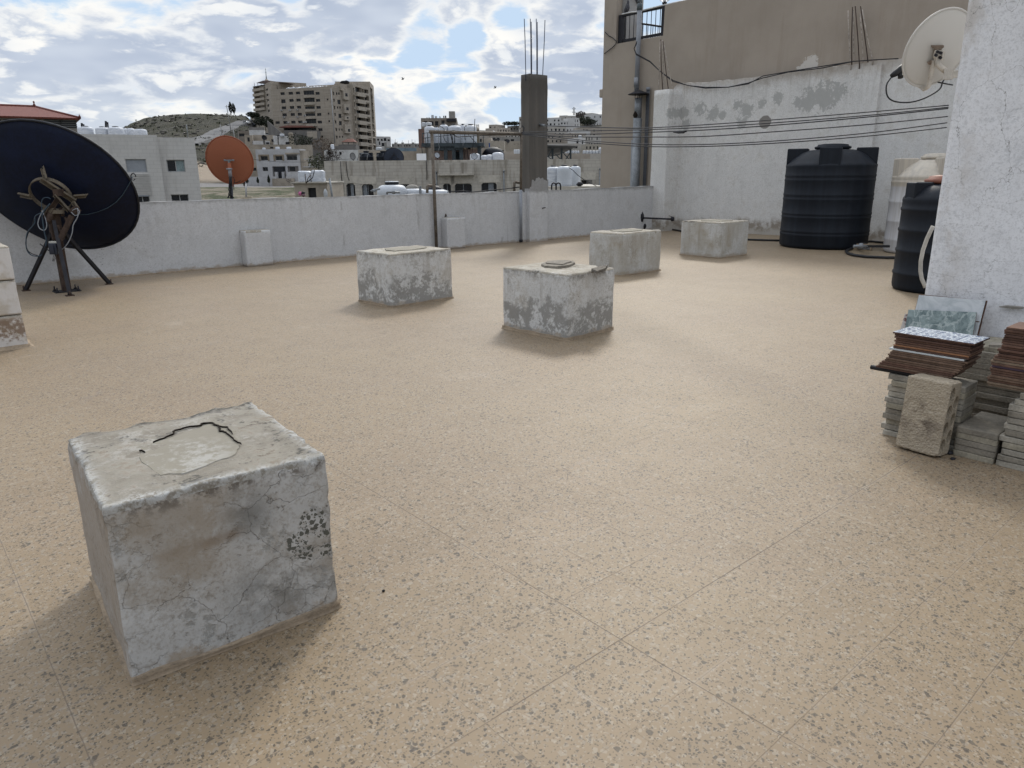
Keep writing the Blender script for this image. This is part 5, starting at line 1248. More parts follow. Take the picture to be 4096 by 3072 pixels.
def ground_z(X, Y, nz=True):
    d = X * FH.x + Y * FH.y; r = X * RH.x + Y * RH.y; rad = math.hypot(X, Y)
    off = math.atan2(r, d)
    if abs(off) > R(50): return -11.0
    k = 1.0
    if off < TO[0]: k = max(0, 1 - (TO[0] - off) / R(12)); off = TO[0]
    if off > TO[-1]: k = 0
    if k == 0: return -11.0
    for i in range(1, len(TO)):
        if off <= TO[i]: break
    t = (off - TO[i-1]) / (TO[i] - TO[i-1]); t = max(0, min(1, t)); t = t * t * (3 - 2 * t) * .5 + t * .5
    a = interp(TD, TC[TK[i-1]], d); b = interp(TD, TC[TK[i]], d); z = a * (1 - t) + b * t
    if nz and 215 < d < 900:
        w_ = min(1, (d - 215) / 40); z += w_ * (1.5 * mnoise.noise(V((X/34, Y/34, 0))) + .8 * mnoise.noise(V((X/11, Y/11, 3))) + .45 * abs(mnoise.noise(V((X/4, Y/4, 7)))))
    return -11 * (1 - k) + z * k
offs = [-180 + i * 10 for i in range(13)] + [-50 + i * .28 for i in range(int(100 / .28) + 1)] + [60 + i * 10 for i in range(12)]
rads = [0.5] + [16 * (9000 / 16) ** (i / 46) for i in range(47)]; rads = sorted(set([r for r in rads if r < 190] + [190 + i * 5 for i in range(60)] + [r for r in rads if r > 490]))
mb = MB(); vs = []; nO = len(offs)
for r in rads:
    for o_ in offs:
        a = YAW - R(o_); X = r * math.cos(a); Y = r * math.sin(a); vs.append(V((X, Y, ground_z(X, Y))))
fs = [(i*nO+j, i*nO+(j+1) % nO, (i+1)*nO+(j+1) % nO, (i+1)*nO+j) for i in range(len(rads)-1) for j in range(nO)]
mb.add(vs, fs, 0, True)
gm = Mt('hillside_ground')
def _gm():
    m = gm; n = m.noise(.035, 7, .68, .6); f = m.noise(.22, 6, .7, .4); g = m.noise(.9, 5, .72); z = m.sep()[2]
    d = m.vm('DOT_PRODUCT', m.pos, tuple(FH)); bands = m.noise(.06, 6, .7, .8, m.scl((1, 1, 3.2)))
    col = m.mix(m.ss(f, .38, .62), (.024, .026, .015), (.050, .048, .029)); col = m.mix(m.mul(m.ss(n, .48, .65), .5), col, (.085, .074, .053))
    rk = m.ss(m.addm(m.mul(bands, .45), m.mul(m.noise(.45, 6, .75, .5), .55)), .50, .57); col = m.mix(m.mul(rk, .6), col, m.mix(g, (.135, .125, .106), (.042, .040, .034)))
    sand = m.mul(m.blob(at_d(830, 690, 222), 24, .55, m.warp(9, .06)), 1.0); col = m.mix(sand, col, m.mix(f, (.42, .35, .275), (.33, .27, .21)))
    flat = m.ss(d, 198, 186); fld = m.mix(m.ss(m.noise(.11, 6, .7, .5, m.scl((1, 1, 1))), .44, .56), (.235, .205, .155), (.066, .078, .036))
    col = m.mix(flat, col, fld); asp = m.mul(m.ss(d, 204, 201), m.ss(d, 186, 189)); col = m.mix(asp, col, (.27, .26, .255))
    return m.fin(col, .95, m.addm(f, m.mul(g, 1.5)), 1.0, .9)
mb.single('ground', _gm(), None, None, kind='structure', recentre=False)
# road climbing the hill
def ribbon(name, pix, wd, mat, lift=.25, nseg=8):
    P = [at_d(px, 690, d) for px, d in pix]; D = []
    for i in range(len(P) - 1):
        for k in range(nseg): D.append(P[i].lerp(P[i+1], k / nseg))
    D.append(P[-1]); mb = MB(); vs = []
    for i, q in enumerate(D):
        t = D[min(i+1, len(D)-1)] - D[max(i-1, 0)]; t.z = 0; t.normalize(); nn = V((-t.y, t.x, 0))
        zc = max(ground_z(q.x + nn.x * s, q.y + nn.y * s) for s in (-wd/2, 0, wd/2)) + lift
        for s in (-1, 1): vs += [V((q.x + nn.x * wd/2 * s, q.y + nn.y * wd/2 * s, zc))]
        for s in (1, -1): vs += [V((q.x + nn.x * (wd/2 + 1) * s, q.y + nn.y * (wd/2 + 1) * s, zc - 2.5))]
    fs = [(i*4+a, i*4+b, (i+1)*4+b, (i+1)*4+a) for i in range(len(D)-1) for a, b in ((0, 1), (1, 2), (3, 0))]
    mb.add(vs, fs); mb.single(name, mat, None, None, kind='structure', recentre=False)
road_m = plain('worn_asphalt', (.135, .135, .138), .9, 0, .2, .5, bd=.02)
ribbon('road', [(760, 274), (790, 284), (820, 294), (850, 304), (900, 321), (950, 336), (1000, 345), (1050, 350)], 8, road_m)

# ------------------------------------------------------------------ facades
class Fac:
    def __init__(s, A, B):
        s.A = V((A.x, A.y, 0)); B = V((B.x, B.y, 0)); s.u = (B - s.A); s.L = s.u.length; s.u.normalize()
        s.n = V((s.u.y, -s.u.x, 0))
        if s.n.dot(EYE - s.A) < 0: s.n = -s.n
        s.n.z = 0; s.n.normalize()
    def m(s, px, py, off=0.0):
        d = ray(px, py); t = (s.A + s.n * off - EYE).dot(s.n) / d.dot(s.n); q = EYE + d * t; return ((q - s.A).dot(s.u), q.z)
    def w(s, a, z, off=0.0): q = s.A + s.u * a + s.n * off; return V((q.x, q.y, z))
    def rect(s, x0, y0, x1, y1, off=0.0):
        a0, b0 = s.m(x0, y1, off); a1, b1 = s.m(x1, y0, off); return [min(a0, a1), min(b0, b1), max(a0, a1), max(b0, b1)]
    def box(s, mb, a0, b0, a1, b1, o0, o1, mi=0):
        P = [s.w(a, z, o) for o in (o0, o1) for (a, z) in ((a0, b0), (a1, b0), (a1, b1), (a0, b1))]
        return mb.add(P, [(0,1,2,3), (4,7,6,5), (0,4,5,1), (1,5,6,2), (2,6,7,3), (3,7,4,0)], mi)
def holewall(mb, F, a0, a1, z0, z1, rects, rev=.25, mi=0, back=None):
    rects = [r for r in rects if r[2] > a0 + .01 and r[0] < a1 - .01 and r[3] > z0 and r[1] < z1]
    rects = [[max(r[0], a0 + .02), max(r[1], z0 + .02), min(r[2], a1 - .02), min(r[3], z1 - .02)] for r in rects]
    us = sorted(set([a0, a1] + [r[0] for r in rects] + [r[2] for r in rects])); ws = sorted(set([z0, z1] + [r[1] for r in rects] + [r[3] for r in rects]))
    for j in range(len(ws) - 1):
        i = 0
        while i < len(us) - 1:
            cz = (ws[j] + ws[j+1]) / 2
            def hole(i): cu = (us[i] + us[i+1]) / 2; return any(r[0] < cu < r[2] and r[1] < cz < r[3] for r in rects)
            if hole(i): i += 1; continue
            k = i
            while k < len(us) - 1 and not hole(k): k += 1
            mb.add([F.w(us[i], ws[j]), F.w(us[k], ws[j]), F.w(us[k], ws[j+1]), F.w(us[i], ws[j+1])], [(0, 1, 2, 3)], mi); i = k
    for r in rects:
        q = [(r[0], r[1]), (r[2], r[1]), (r[2], r[3]), (r[0], r[3])]
        for k in range(4): a = q[k]; b = q[(k+1) % 4]; mb.add([F.w(*a), F.w(*b), F.w(*b, -rev), F.w(*a, -rev)], [(0, 1, 2, 3)], mi)
        if back is not None: mb.add([F.w(*p, -rev) for p in q], [(0, 1, 2, 3)], back)
    return rects
def shell(mb, F, z0, z1, dep, rects, rev=.25, mi=0, back=None, parapet=.0, roofmi=None):
    """box building whose front face carries the openings"""
    out = holewall(mb, F, 0, F.L, z0, z1, rects, rev, mi, back)
    c = [F.w(0, z0), F.w(F.L, z0), F.w(F.L, z0, -dep), F.w(0, z0, -dep)]; t = [V((q.x, q.y, z1)) for q in c]
    for k in (1, 2, 3): mb.add([c[k], c[(k+1) % 4], t[(k+1) % 4], t[k]], [(0, 1, 2, 3)], mi)
    if parapet:
        th = .2; i_ = [F.w(th, z1, -th), F.w(F.L - th, z1, -th), F.w(F.L - th, z1, -dep + th), F.w(th, z1, -dep + th)]
        for k in range(4): mb.add([t[k], t[(k+1) % 4], i_[(k+1) % 4], i_[k]], [(0, 1, 2, 3)], mi); lo = [V((q.x, q.y, z1 - parapet)) for q in i_]; mb.add([i_[k], i_[(k+1) % 4], lo[(k+1) % 4], lo[k]], [(0, 1, 2, 3)], mi)
        mb.add([V((q.x, q.y, z1 - parapet)) for q in i_], [(0, 1, 2, 3)], roofmi or mi)
    else: mb.add(t, [(0, 1, 2, 3)], roofmi or mi)
    return out
glass_m = plain('dark_window_glass', (.010, .012, .017), .25, 0, .5, .8, spec=.35); frame_m = plain('pale_window_frame', (.34, .345, .35), .5); shut_m = plain('grey_shutter', (.26, .28, .31), .6, 0, .1, 2)
curt_m = plain('grey_curtain', (.20, .22, .245), .8, 0, .3, 6)
def window(F, r, parent, rev=.25, frame=True, mul=1, pane=glass_m, fw_=.05, name='window', fm=None):
    mb = MB(); a0, b0, a1, b1 = r
    mb.add([F.w(a0, b0, -rev), F.w(a1, b0, -rev), F.w(a1, b1, -rev), F.w(a0, b1, -rev)], [(0, 1, 2, 3)], 0)
    o = mb.part(name, [pane], parent, fix=False)
    if frame:
        f = MB(); w_ = fw_
        for (p0, q0, p1, q1) in ((a0, b0, a1, b0 + w_), (a0, b1 - w_, a1, b1), (a0, b0 + w_, a0 + w_, b1 - w_), (a1 - w_, b0 + w_, a1, b1 - w_)): F.box(f, p0, q0, p1, q1, -rev + .004, -rev + .05)
        for k in range(mul): c = a0 + (a1 - a0) * (k + 1) / (mul + 1); F.box(f, c - w_ / 2, b0 + w_, c + w_ / 2, b1 - w_, -rev + .004, -rev + .045)
        f.part('frame', fm or frame_m, o)
    return o
def fac_px(x0, d0, x1, d1): return Fac(xy_d(x0, d0), xy_d(x1, d1))
def fac_face(x0, x1, d, turn=0.0, ref=None):
    """front between two columns, square to the line of sight at ref"""
    C = xy_d(ref if ref is not None else (x0 + x1) / 2, d); n = Matrix.Rotation(turn, 3, 'Z') @ C.normalized(); out = []
    for x in (x0, x1): r = xy_d(x, 1.0); out.append(r * (C.dot(n) / r.dot(n)))
    return Fac(*out)
def bbase(F): return ground_z(*(F.w(F.L / 2, 0).xy)) - 2.5

white_wrap = Mt('white_wrapped_plastic')
def _ww():
    m = white_wrap; s = m.noise(2.4, 5, .65, 1.5, m.vm('ADD', m.scl((.7, .7, 2.6)), (0, 0, 0))); z = m.sep()[2]; x, y, _ = m.sep()
    sp = m.ss(m.math('ABSOLUTE', m.math('SUBTRACT', m.math('FRACT', m.addm(m.mul(z, 4.2), m.mul(m.addm(x, y), .55))), .5)), .08, .02)
    col = m.mix(m.ss(s, .35, .65), (.41, .44, .49), (.54, .565, .605)); col = m.mix(m.mul(sp, .25), col, (.40, .43, .48)); return m.fin(col, .5, m.addm(s, m.mul(sp, -.5)), .7, .03)
white_wrap = _ww()
white_tank_m = plain('white_tank', (.46, .49, .53), .5, 0, .06, 2)
def roof_tank(label, c, r, h, group, lid=True, ribs=True, mat=None, seg=28, wrap=False, name='water_tank'):
    t = thing(name, label, 'water tank', c, group); c = V(c); mat = mat or (white_wrap if wrap else white_tank_m)
    prof = [(r * .97, 0), (r, .04)]
    if ribs:
        for i in range(7): z = h * (.1 + .1 * i); prof += [(r, z), (r * 1.012, z + .02), (r, z + .04)]
    prof += [(r, h * .80), (r * .985, h * .85), (r * .9, h * .92), (r * .7, h * .965), (r * .45, h * .99), (r * .34, h)]
    mb = MB(); mb.lathe(prof, seg, c)
    if wrap:
        for k, v in enumerate(mb.v):
            rr = V((v.x - c.x, v.y - c.y, 0)); f = 1 + .05 * mnoise.noise(V((v.x * 2.2, v.y * 2.2, v.z * 3 + c.x))); mb.v[k] = V((c.x + rr.x * f, c.y + rr.y * f, v.z))
    mb.part('tank_body', mat, t)
    if lid: mb = MB(); mb.lathe([(r * .40, h * .985), (r * .42, h * 1.03), (r * .3, h * 1.07), (.001, h * 1.075)], 20, c); mb.part('lid', black_m, t)
    return t
def tank_px(label, x0, x1, ytop, ybot, d, group, **k):
    c = at_d((x0 + x1) / 2, ybot, d); return roof_tank(label, c, (x1 - x0) / 2 / FPX * d * .985, zat((x0 + x1) / 2, ytop, d) - c.z, group, **k)

# ------------------------------------------------------------------ left: pale stone house, its tanks, red-roofed house
stone_pale = stone_courses('pale_stone_cladding', (.50, .49, .475), .27, .62, .2, .28, var=.035)
lh = thing('stone_house', 'pale stone clad house with two windows standing behind the big dark dish', 'house', at_d(560, 800, 57))
F1 = fac_face(60, 648, 57, R(4), 794); F2 = fac_face(647.5, 794, 57.4, R(4), 794); ztop1 = zat(500, 546, 57.5); ztop2 = zat(700, 551, 57.2); zl = -10
rA = [F1.rect(508, 636, 583, 690), F1.rect(545, 783, 597, 815)]; rB = [F2.rect(671, 639, 737, 688), F2.rect(688, 777, 753, 815)]
mb = MB(); rA = shell(mb, F1, zl, ztop1, 10, rA, .18, 0, None, .5); mb.part('wall', stone_pale, lh)
mb = MB(); rB = shell(mb, F2, zl, ztop2, 9.5, rB, .22, 0, None, .5); mb.part('wall', stone_pale, lh)
window(F1, rA[0], lh, .12, True, 0, shut_m); window(F1, rA[1], lh, .16, True, 1); window(F2, rB[0], lh, .2, True, 1, glass_m, .06); window(F2, rB[1], lh, .2, True, 1)
a0, b0, a1, b1 = rB[0]; mb = MB(); F2.box(mb, (a0 + a1) / 2 + .02, b0 + .06, a1 - .06, b1 - .06, -.196, -.19); mb.part('sliding_pane', plain('pale_pane', (.20, .26, .27), .2, 0, .3, 1.5), lh)
mb = MB(); r_ = F1.rect(530, 693, 597, 780)
for i in range(13): z_ = r_[1] + (r_[3] - r_[1]) * i / 13; F1.box(mb, r_[0], z_ + .02, r_[2], z_ + (r_[3] - r_[1]) / 13 - .03, .002, .07)
mb.part('ribbed_panel', stone_pale, lh)
mb = MB(); r_ = F1.rect(541, 781, 598, 786); F1.box(mb, r_[0], r_[1], r_[2], r_[3], .003, .12); mb.part('lintel', shut_m, lh)
for k, (x0, x1, yt) in enumerate(((320,376,507), (390,440,509), (440,496,508), (492,515,513), (512,542,513), (541,589,516))):
    tank_px(('white wrapped water tank on the pale stone house, nearest to the red roof', 'second white wrapped tank from the left on the pale stone house', 'largest white wrapped tank in the middle of the row on the pale stone house', 'white wrapped tank mostly hidden behind the largest one on the pale stone house', 'white wrapped tank second from the right on the pale stone house', 'white wrapped tank at the right end of the row on the pale stone house')[k],
            x0, x1, yt, 555, 59.5 + (2.2 if k == 3 else .9 if k == 4 else 0), 'wrapped tanks on the pale stone house', wrap=True, ribs=False)
for px, y0, y1, lab in ((328, 492, 512, 'thin dark post stub behind the wrapped tanks, left one'), (424, 484, 510, 'forked dark post stub behind the wrapped tanks, right one')):
    mb = MB(); a = at_d(px, y1, 64); b = at_d(px - 1, y0, 64); mb.bar(a, b, .12, .12); mb.bar(a + V((.16, 0, 0)), b + V((.13, 0, -.08)), .08, .08); mb.single('post_stub', dark_m, lab, 'post')
mb = MB(); a = at_d(752, 552, 57.5); mb.tube([a, at_d(746, 498, 57.5)], .03, 6); mb.single('antenna_pole', galv_m, 'thin bare pole on the right corner of the pale stone house', 'pole')
# red roof
rh = thing('red_roof_house', 'house with a red tiled hip roof behind the big dish', 'house', at_d(120, 600, 84))
red_m = Mt('red_roof_tiles')
def _rr():
    m = red_m; x, y, z = m.sep(); u = m.vm('DOT_PRODUCT', m.pos, tuple(RH)); a = m.math('FRACT', m.mul(u, 3.2)); b = m.math('FRACT', m.mul(z, 5.2))
    col = m.mix(m.noise(3, 4), (.13, .032, .022), (.19, .055, .038)); col = m.mix(m.mul(m.ss(b, .3, .0), .6), col, (.045, .015, .012)); col = m.mix(m.mul(m.ss(m.math('ABSOLUTE', m.math('SUBTRACT', a, .5)), .32, .5), .5), col, (.05, .017, .013))
    return m.fin(col, .7, m.addm(a, b), .8, .06)
red_m = _rr()
FR = fac_face(-420, 338, 84, R(4), 338); zE = FR.m(150, 469)[1]; zR = FR.m(70, 424, -6.5)[1]; dpt = 13
mb = MB(); e0 = FR.w(-.7, zE, .7); e1 = FR.w(FR.L + .35, zE, .7); e2 = FR.w(FR.L + .35, zE, -dpt); e3 = FR.w(-.7, zE, -dpt); sr = FR.m(138, 426, -dpt / 2)[0]; r0 = FR.w(6, zR, -dpt / 2); r1 = FR.w(sr, zR, -dpt / 2)
dz = V((0, 0, -.16)); mb.add([e0, e1, e2, e3, r0, r1, e0 + dz, e1 + dz, e2 + dz, e3 + dz], [(0, 1, 5, 4), (1, 2, 5), (2, 3, 4, 5), (3, 0, 4), (0, 6, 7, 1), (1, 7, 8, 2), (2, 8, 9, 3), (3, 9, 6, 0), (6, 9, 8, 7)]); mb.part('roof', red_m, rh, fix=True)
mb = MB(); mb.tube([r0, r1], .16, 8); mb.tube([r1, e1], .15, 8); mb.lathe([(.1, 0), (.16, .15), (.05, .35), (.12, .5), (.001, .62)], 10, r1); mb.lathe([(.1, 0), (.14, .12), (.04, .3), (.001, .45)], 10, e1); mb.part('ridge_tiles', red_m, rh)
mb = MB(); op = [FR.rect(x, 478, x + 62, 512) for x in (-300, -220, -140, -60, 20, 100, 180, 243)]; op = [[r[0], r[1], r[2], r[3]] for r in op]; shell(mb, FR, -10, zE - .16, 12, op, .3, 0, 1); mb.part('wall', [plain('dark_stone_wall', (.20, .185, .17), .9, 0, .3, 1.5), glass_m], rh)
for r_ in op[3:]:
    mb = MB()
    for i in range(4): z_ = r_[1] + (r_[3] - r_[1]) * (i + .6) / 4.4; FR.box(mb, r_[0], z_, r_[2], z_ + .10, -.2, -.1)
    mb.part('louvre', plain('grey_louvre', (.13, .135, .14), .6), rh)

# ------------------------------------------------------------------ the tall apartment block on the hill
def q1(x, y): return (950 + x / 3.687, 260 + y / 3.687)
apt_m = stone_courses('brown_grey_cladding', (.335, .295, .248), .45, 1.1, .3, .22); aptd_m = plain('grey_render', (.15, .142, .135), .9, 0, .2, .25)
apl_m = stone_courses('paler_cladding', (.36, .32, .27), .45, 1.1, .3, .2)
ap = thing('apartment_building', 'tall brown apartment block with rows of windows on the hill', 'apartment block', at_d(1250, 600, 300))
px_l = 1113; px_c = 1348; FA = fac_px(px_l, 304, px_c, 296)
def rects_q(F, L): return [F.rect(*q1(x0 - 3, y0 - 3), *q1(x1 + 3, y1 + 2)) for (x0, y0, x1, y1) in L]
mainw = [(638,403,690,442),(757,398,812,437),(864,393,917,432),(1153,398,1206,438),(648,508,702,562),(768,502,822,542),(872,498,926,537),(1160,503,1214,541),(1320,497,1335,520),
 (657,612,711,653),(777,607,831,647),(881,603,934,642),(1168,607,1222,645),(667,715,721,757),(788,711,841,751),(892,707,943,747),(1176,711,1231,750),(1335,705,1350,730),
 (565,832,617,868),(678,828,732,867),(796,823,850,863),(900,821,955,860),(1186,822,1240,862),(1343,818,1360,842),(1195,935,1249,973),(1204,1043,1257,1082),(1103,937,1157,975)]
bays = [(980,376,1124,446),(990,486,1132,552),(1002,610,1134,654),(1008,712,1142,757),(1015,797,1157,868)]
WR = rects_q(FA, mainw); BR = rects_q(FA, bays)
zA0 = 2.0; zA1 = FA.m(*q1(800, 345))[1]
mb = MB(); rr_ = shell(mb, FA, zA0, zA1, 16, WR + BR, .35, 0, None, .8); mb.part('wall', apt_m, ap)
for r in rr_[:len(WR)]: window(FA, r, ap, .33, True, 1 if r[2] - r[0] > 1 else 0, glass_m, .07, fm=plain('bronze_frame', (.10, .095, .09), .6) if r is rr_[0] else bpy.data.materials['bronze_frame'])
brz = bpy.data.materials['bronze_frame']
for r in rr_[len(WR):]:
    o = window(FA, r, ap, .34, True, 3, glass_m, .08, 'balcony_window', brz)
    h = .95; P = []
    for i in range(9): t_ = i / 8; P.append((r[0] - .25 + (r[2] - r[0] + .5) * t_, 1.0 * math.sin(math.pi * t_) ** .6 + .05))
    mb = MB(); n_ = len(P)
    vs = [FA.w(a, r[1] - h, b) for a, b in P] + [FA.w(a, r[1] + .05, b) for a, b in P] + [FA.w(P[0][0], r[1] - h, .001), FA.w(P[-1][0], r[1] - h, .001), FA.w(P[0][0], r[1] + .05, .001), FA.w(P[-1][0], r[1] + .05, .001)]
    fs = [(i, i+1, n_+i+1, n_+i) for i in range(n_-1)] + [tuple(range(n_)) + (2*n_+1, 2*n_), tuple(range(n_, 2*n_)) + (2*n_+3, 2*n_+2), (0, n_, 2*n_+2, 2*n_), (n_-1, 2*n_-1, 2*n_+3, 2*n_+1)]
    mb.add(vs, fs); mb.part('balcony', apl_m, ap)
ac_m = plain('ac_unit', (.42, .42, .42), .6)
for x, y in ((655,667),(777,665),(885,660),(690,770),(890,765),(752,850),(975,847),(1012,842),(1130,670),(1000,745)):
    r = FA.rect(*q1(x-14, y-11), *q1(x+14, y+11)); mb = MB(); FA.box(mb, *r, .01, .45); c = FA.w((r[0]+r[2])/2 - .1, (r[1]+r[3])/2, .46); mb.tube([c, c - FA.n * .0 + FA.n * .03], (r[3]-r[1]) * .36, 12, 1); mb.part('air_conditioner', [ac_m, dark_m], ap)
awn = plain('red_awning', (.125, .05, .038), .8, 0, .25, .4)
P = [FA.m(*q1(*p)) for p in ((680,920),(1157,915),(1095,893),(722,890))]
mb = MB(); mb.add([FA.w(*P[0], 3.0), FA.w(*P[1], 3.0), FA.w(*P[2], .01), FA.w(*P[3], .01), FA.w(P[0][0], P[0][1] - .3, 3.0), FA.w(P[1][0], P[1][1] - .3, 3.0), FA.w(P[0][0], P[0][1] - .3, .01), FA.w(P[1][0], P[1][1] - .3, .01)], [(0,1,2,3),(0,4,5,1),(0,3,6,4),(1,5,7,2),(4,6,7,5)]); mb.part('awning_roof', awn, ap)
mb = MB(); r = FA.rect(*q1(690, 925), *q1(1090, 965)); FA.box(mb, *r, .02, .06); mb.part('terrace_window', glass_m, ap)
# second facade, turning away
FB = fac_px(px_c, 296.2, 1433, 305); WB = rects_q(FB, [(1390,398,1422,442),(1398,503,1430,540),(1407,608,1438,650),(1414,712,1446,745),(1424,822,1455,860),(1432,935,1464,972),(1440,1045,1472,1082),(1458,408,1470,437),(1490,408,1502,437),(1474,615,1486,642),(1507,615,1518,642),(1497,940,1507,965),(1535,940,1545,965),(1505,1048,1515,1072),(1545,1048,1553,1072),(1480,517,1515,575),(1495,725,1528,778),(1502,832,1535,886)])
zB1 = FB.m(*q1(1500, 318))[1]; mb = MB(); rb_ = shell(mb, FB, zA0, zB1, 15, WB, .3, 0, None, .8); mb.part('wall', apt_m, ap)
for r in rb_: window(FB, r, ap, .28, r[2] - r[0] > 1.0, 0, glass_m, .07, fm=brz)
for (x0, y0, x1, y1, wx0, wy0, wx1, wy1) in ((1545,385,1618,510,1566,422,1597,465),(1556,585,1632,710,1580,628,1612,668),(1563,755,1640,812,1590,770,1612,790),(1568,885,1648,1005,1605,945,1633,985)):
    r = FB.rect(*q1(x0, y0), *q1(x1, y1)); mb = MB(); FB.box(mb, *r, .01, 1.0); o = mb.part('box_bay', apl_m, ap); r2 = FB.rect(*q1(wx0, wy0), *q1(wx1, wy1)); mb = MB(); FB.box(mb, r2[0], r2[1], r2[2], r2[3], 1.003, 1.03); mb.part('window', glass_m, o)
mb = MB(); c = [FB.w(*FB.m(*q1(1372 + 65 * t_, 350 + 800 * t_)), .25) for t_ in (0, 1)]; c[1] = V((c[0].x, c[0].y, c[1].z)); mb.tube(c, .16, 6); mb.part('drain_pipe', frame_m, ap)
# right tower with balconies
FT = fac_px(1433.5, 304, 1500, 318); zT1 = FT.m(*q1(1800, 300))[1]; zT0 = 0
tw = []; rows = 9
for k in range(rows):
    y = 340 + k * 105.5; s = 1690 + k * 7.2 if True else 0; x = lambda v: 1690 + (v - 1690) + k * 7.0
    tw += [(x(1692), y, x(1718), y + 58), (x(1742), y, x(1822), y + 62), (x(1834), y + 18, x(1862), y + 62), (x(1876), y + 30, x(1926), y + 92)]
TR = rects_q(FT, tw); mb = MB(); tr_ = shell(mb, FT, zT0, zT1, 22, TR, 1.2, 0, None, .8); mb.part('wall', apt_m, ap)
for i, r in enumerate(tr_):
    window(FT, r, ap, 1.15, False, 0, glass_m, name='balcony_window')
    if i % 4 == 1: mb = MB(); FT.box(mb, r[0] - .3, r[1] - 1.3, r[2] + 1.3, r[1] + .15, .01, 1.1); mb.part('balcony', apl_m, ap)
    if i % 4 == 3: mb = MB(); FT.box(mb, r[0] - .1, r[1] - .3, r[2] + .1, r[1] + .5, .01, .4); mb.part('balcony', apl_m, ap)
FE = fac_px(1500.5, 318.3, 1514, 334); zE1 = FE.m(*q1(1990, 290))[1]
er = [FE.rect(*q1(1950 + k * 6.5, 360 + k * 104), *q1(1990 + k * 6.5, 425 + k * 104)) for k in range(9)]
mb = MB(); er_ = shell(mb, FE, zT0, zE1, 14, er, 1.0, 0, None, .8); mb.part('wall', apl_m, ap)
for r in er_: window(FE, r, ap, .95, False, 0, glass_m, name='balcony_window')
for k in range(8):
    c = FE.w(FE.L, 0, 0); z_ = FE.m(*q1(2010, 404 + k * 95))[1]; mb = MB(); FE.box(mb, FE.L + .01, z_ - .1, FE.L + 2.6, z_ + .1, -3.5, -.3); FE.box(mb, FE.L + 2.4, z_ + .1, FE.L + 2.6, z_ + 1.1, -3.5, -.3); FE.box(mb, FE.L + .01, z_ + .1, FE.L + 2.4, z_ + 1.0, -.5, -.3); mb.part('balcony', apl_m, ap)
# rooftop things of the block
mb = MB(); r = FA.rect(*q1(1345, 252), *q1(1440, 292)); FA.box(mb, r[0], zA1 - 1, r[2], r[3], -9, -4); mb.part('lift_house', apt_m, ap)
mb = MB(); r = FT.rect(*q1(1757, 265), *q1(1812, 305)); FT.box(mb, r[0], zT1 - 1, r[2], r[3], -6, -2); mb.part('stair_house', apl_m, ap)
mb = MB()
for i in range(26): x = 760 + i * 22 + rnd.uniform(-8, 8); p = FA.m(*q1(x, 318 + rnd.uniform(-6, 4)), -3); mb.blob(FA.w(p[0], zA1 + .15, -3 + rnd.uniform(-2, 1)), (1.1, 1.1, .65), i, .4, 0, 1)
o = mb.part('rooftop_wrapping', white_wrap, ap); o['kind'] = 'stuff'
for x, y in ((1548,268),(1573,266),(1600,262),(1618,268)):
    mb = MB(); p = FT.m(*q1(x + 90, y), -6); flatc = FB.w(FB.m(*q1(x, y), -2)[0], FB.m(*q1(x, y), -2)[1], -2); mb.lathe([(.001, 0), (.5, .05), (.95, .22)], 14, (0,0,0), 0, Matrix.Translation(flatc) @ V((0,0,1)).rotation_difference((FB.n * -.6 + V((.3, .2, .8))).normalized()).to_matrix().to_4x4()); mb.tube([flatc, V((flatc.x, flatc.y, zB1 - .5))], .06, 5); mb.part('roof_dish', dark_m, ap)
# left stair block and balcony block
bl_ = thing('apartment_building', 'narrower dark balconied block behind the left end of the tall apartment block', 'apartment block', at_d(1040, 500, 325))
FS = fac_px(1094, 318, 1118, 310); FL = fac_px(1046, 326, 1093.5, 318.5)
zs1 = FS.m(*q1(440, 262))[1]; mb = MB(); sr_ = rects_q(FS, [(425 + k*7, 345 + k*78, 443 + k*7, 383 + k*78) for k in range(5)]); sr_ = shell(mb, FS, 12, zs1, 14, sr_, .3, 0, 1, 0); mb.part('stair_wall', [apt_m, glass_m], bl_)
zl1 = FL.m(*q1(320, 300))[1]; lr = []
for k in range(5): y = 322 + k * 72; lr += [(250 + k*4, y, 318 + k*5, y + 38), (326 + k*5, y, 398 + k*4, y + 38)]
LR = rects_q(FL, lr); mb = MB(); LR = shell(mb, FL, 12, zl1, 12, LR, 1.6, 0, 1, 0); mb.part('wall', [apl_m, glass_m], bl_)
for k in range(5): r = LR[2*k]; r2 = LR[2*k+1]; mb = MB(); FL.box(mb, r[0] - .2, r[1] - .9, r2[2] + .2, r[1] + .1, .01, .8); mb.part('balcony', apl_m, bl_)
mb = MB(); r = FL.rect(*q1(240, 296), *q1(408, 320)); FL.box(mb, *r, .01, .5); mb.part('dark_fascia', dark_m, bl_)
mb = MB(); p = [FS.w(*FS.m(*q1(*t_), -3), -3) for t_ in ((272,265),(375,230),(440,226),(670,256),(600,268),(400,262))]; mb.prism(p, V((0, 0, -.35)) - FS.n * 5); mb.part('canopy_roof', plain('brown_canopy', (.085, .055, .05), .8), bl_)
for x in (250, 300, 350, 660): a, z_ = FL.m(*q1(x, 300), -1) if x < 600 else FS.m(*q1(x, 320), -3); F_ = FL if x < 600 else FS; mb = MB(); zt_ = F_.m(*q1(x, 262), -1)[1]; mb.tube([F_.w(a, z_ - 1, -1), F_.w(a, zt_, -1)], .09, 5); mb.part('canopy_post', dark_m, bl_)
mn = thing('minaret_mast', 'thin pale spire mast above the apartment roofs', 'mast', at_d(1100, 330, 340)); zb_ = zat(1098, 330, 340)
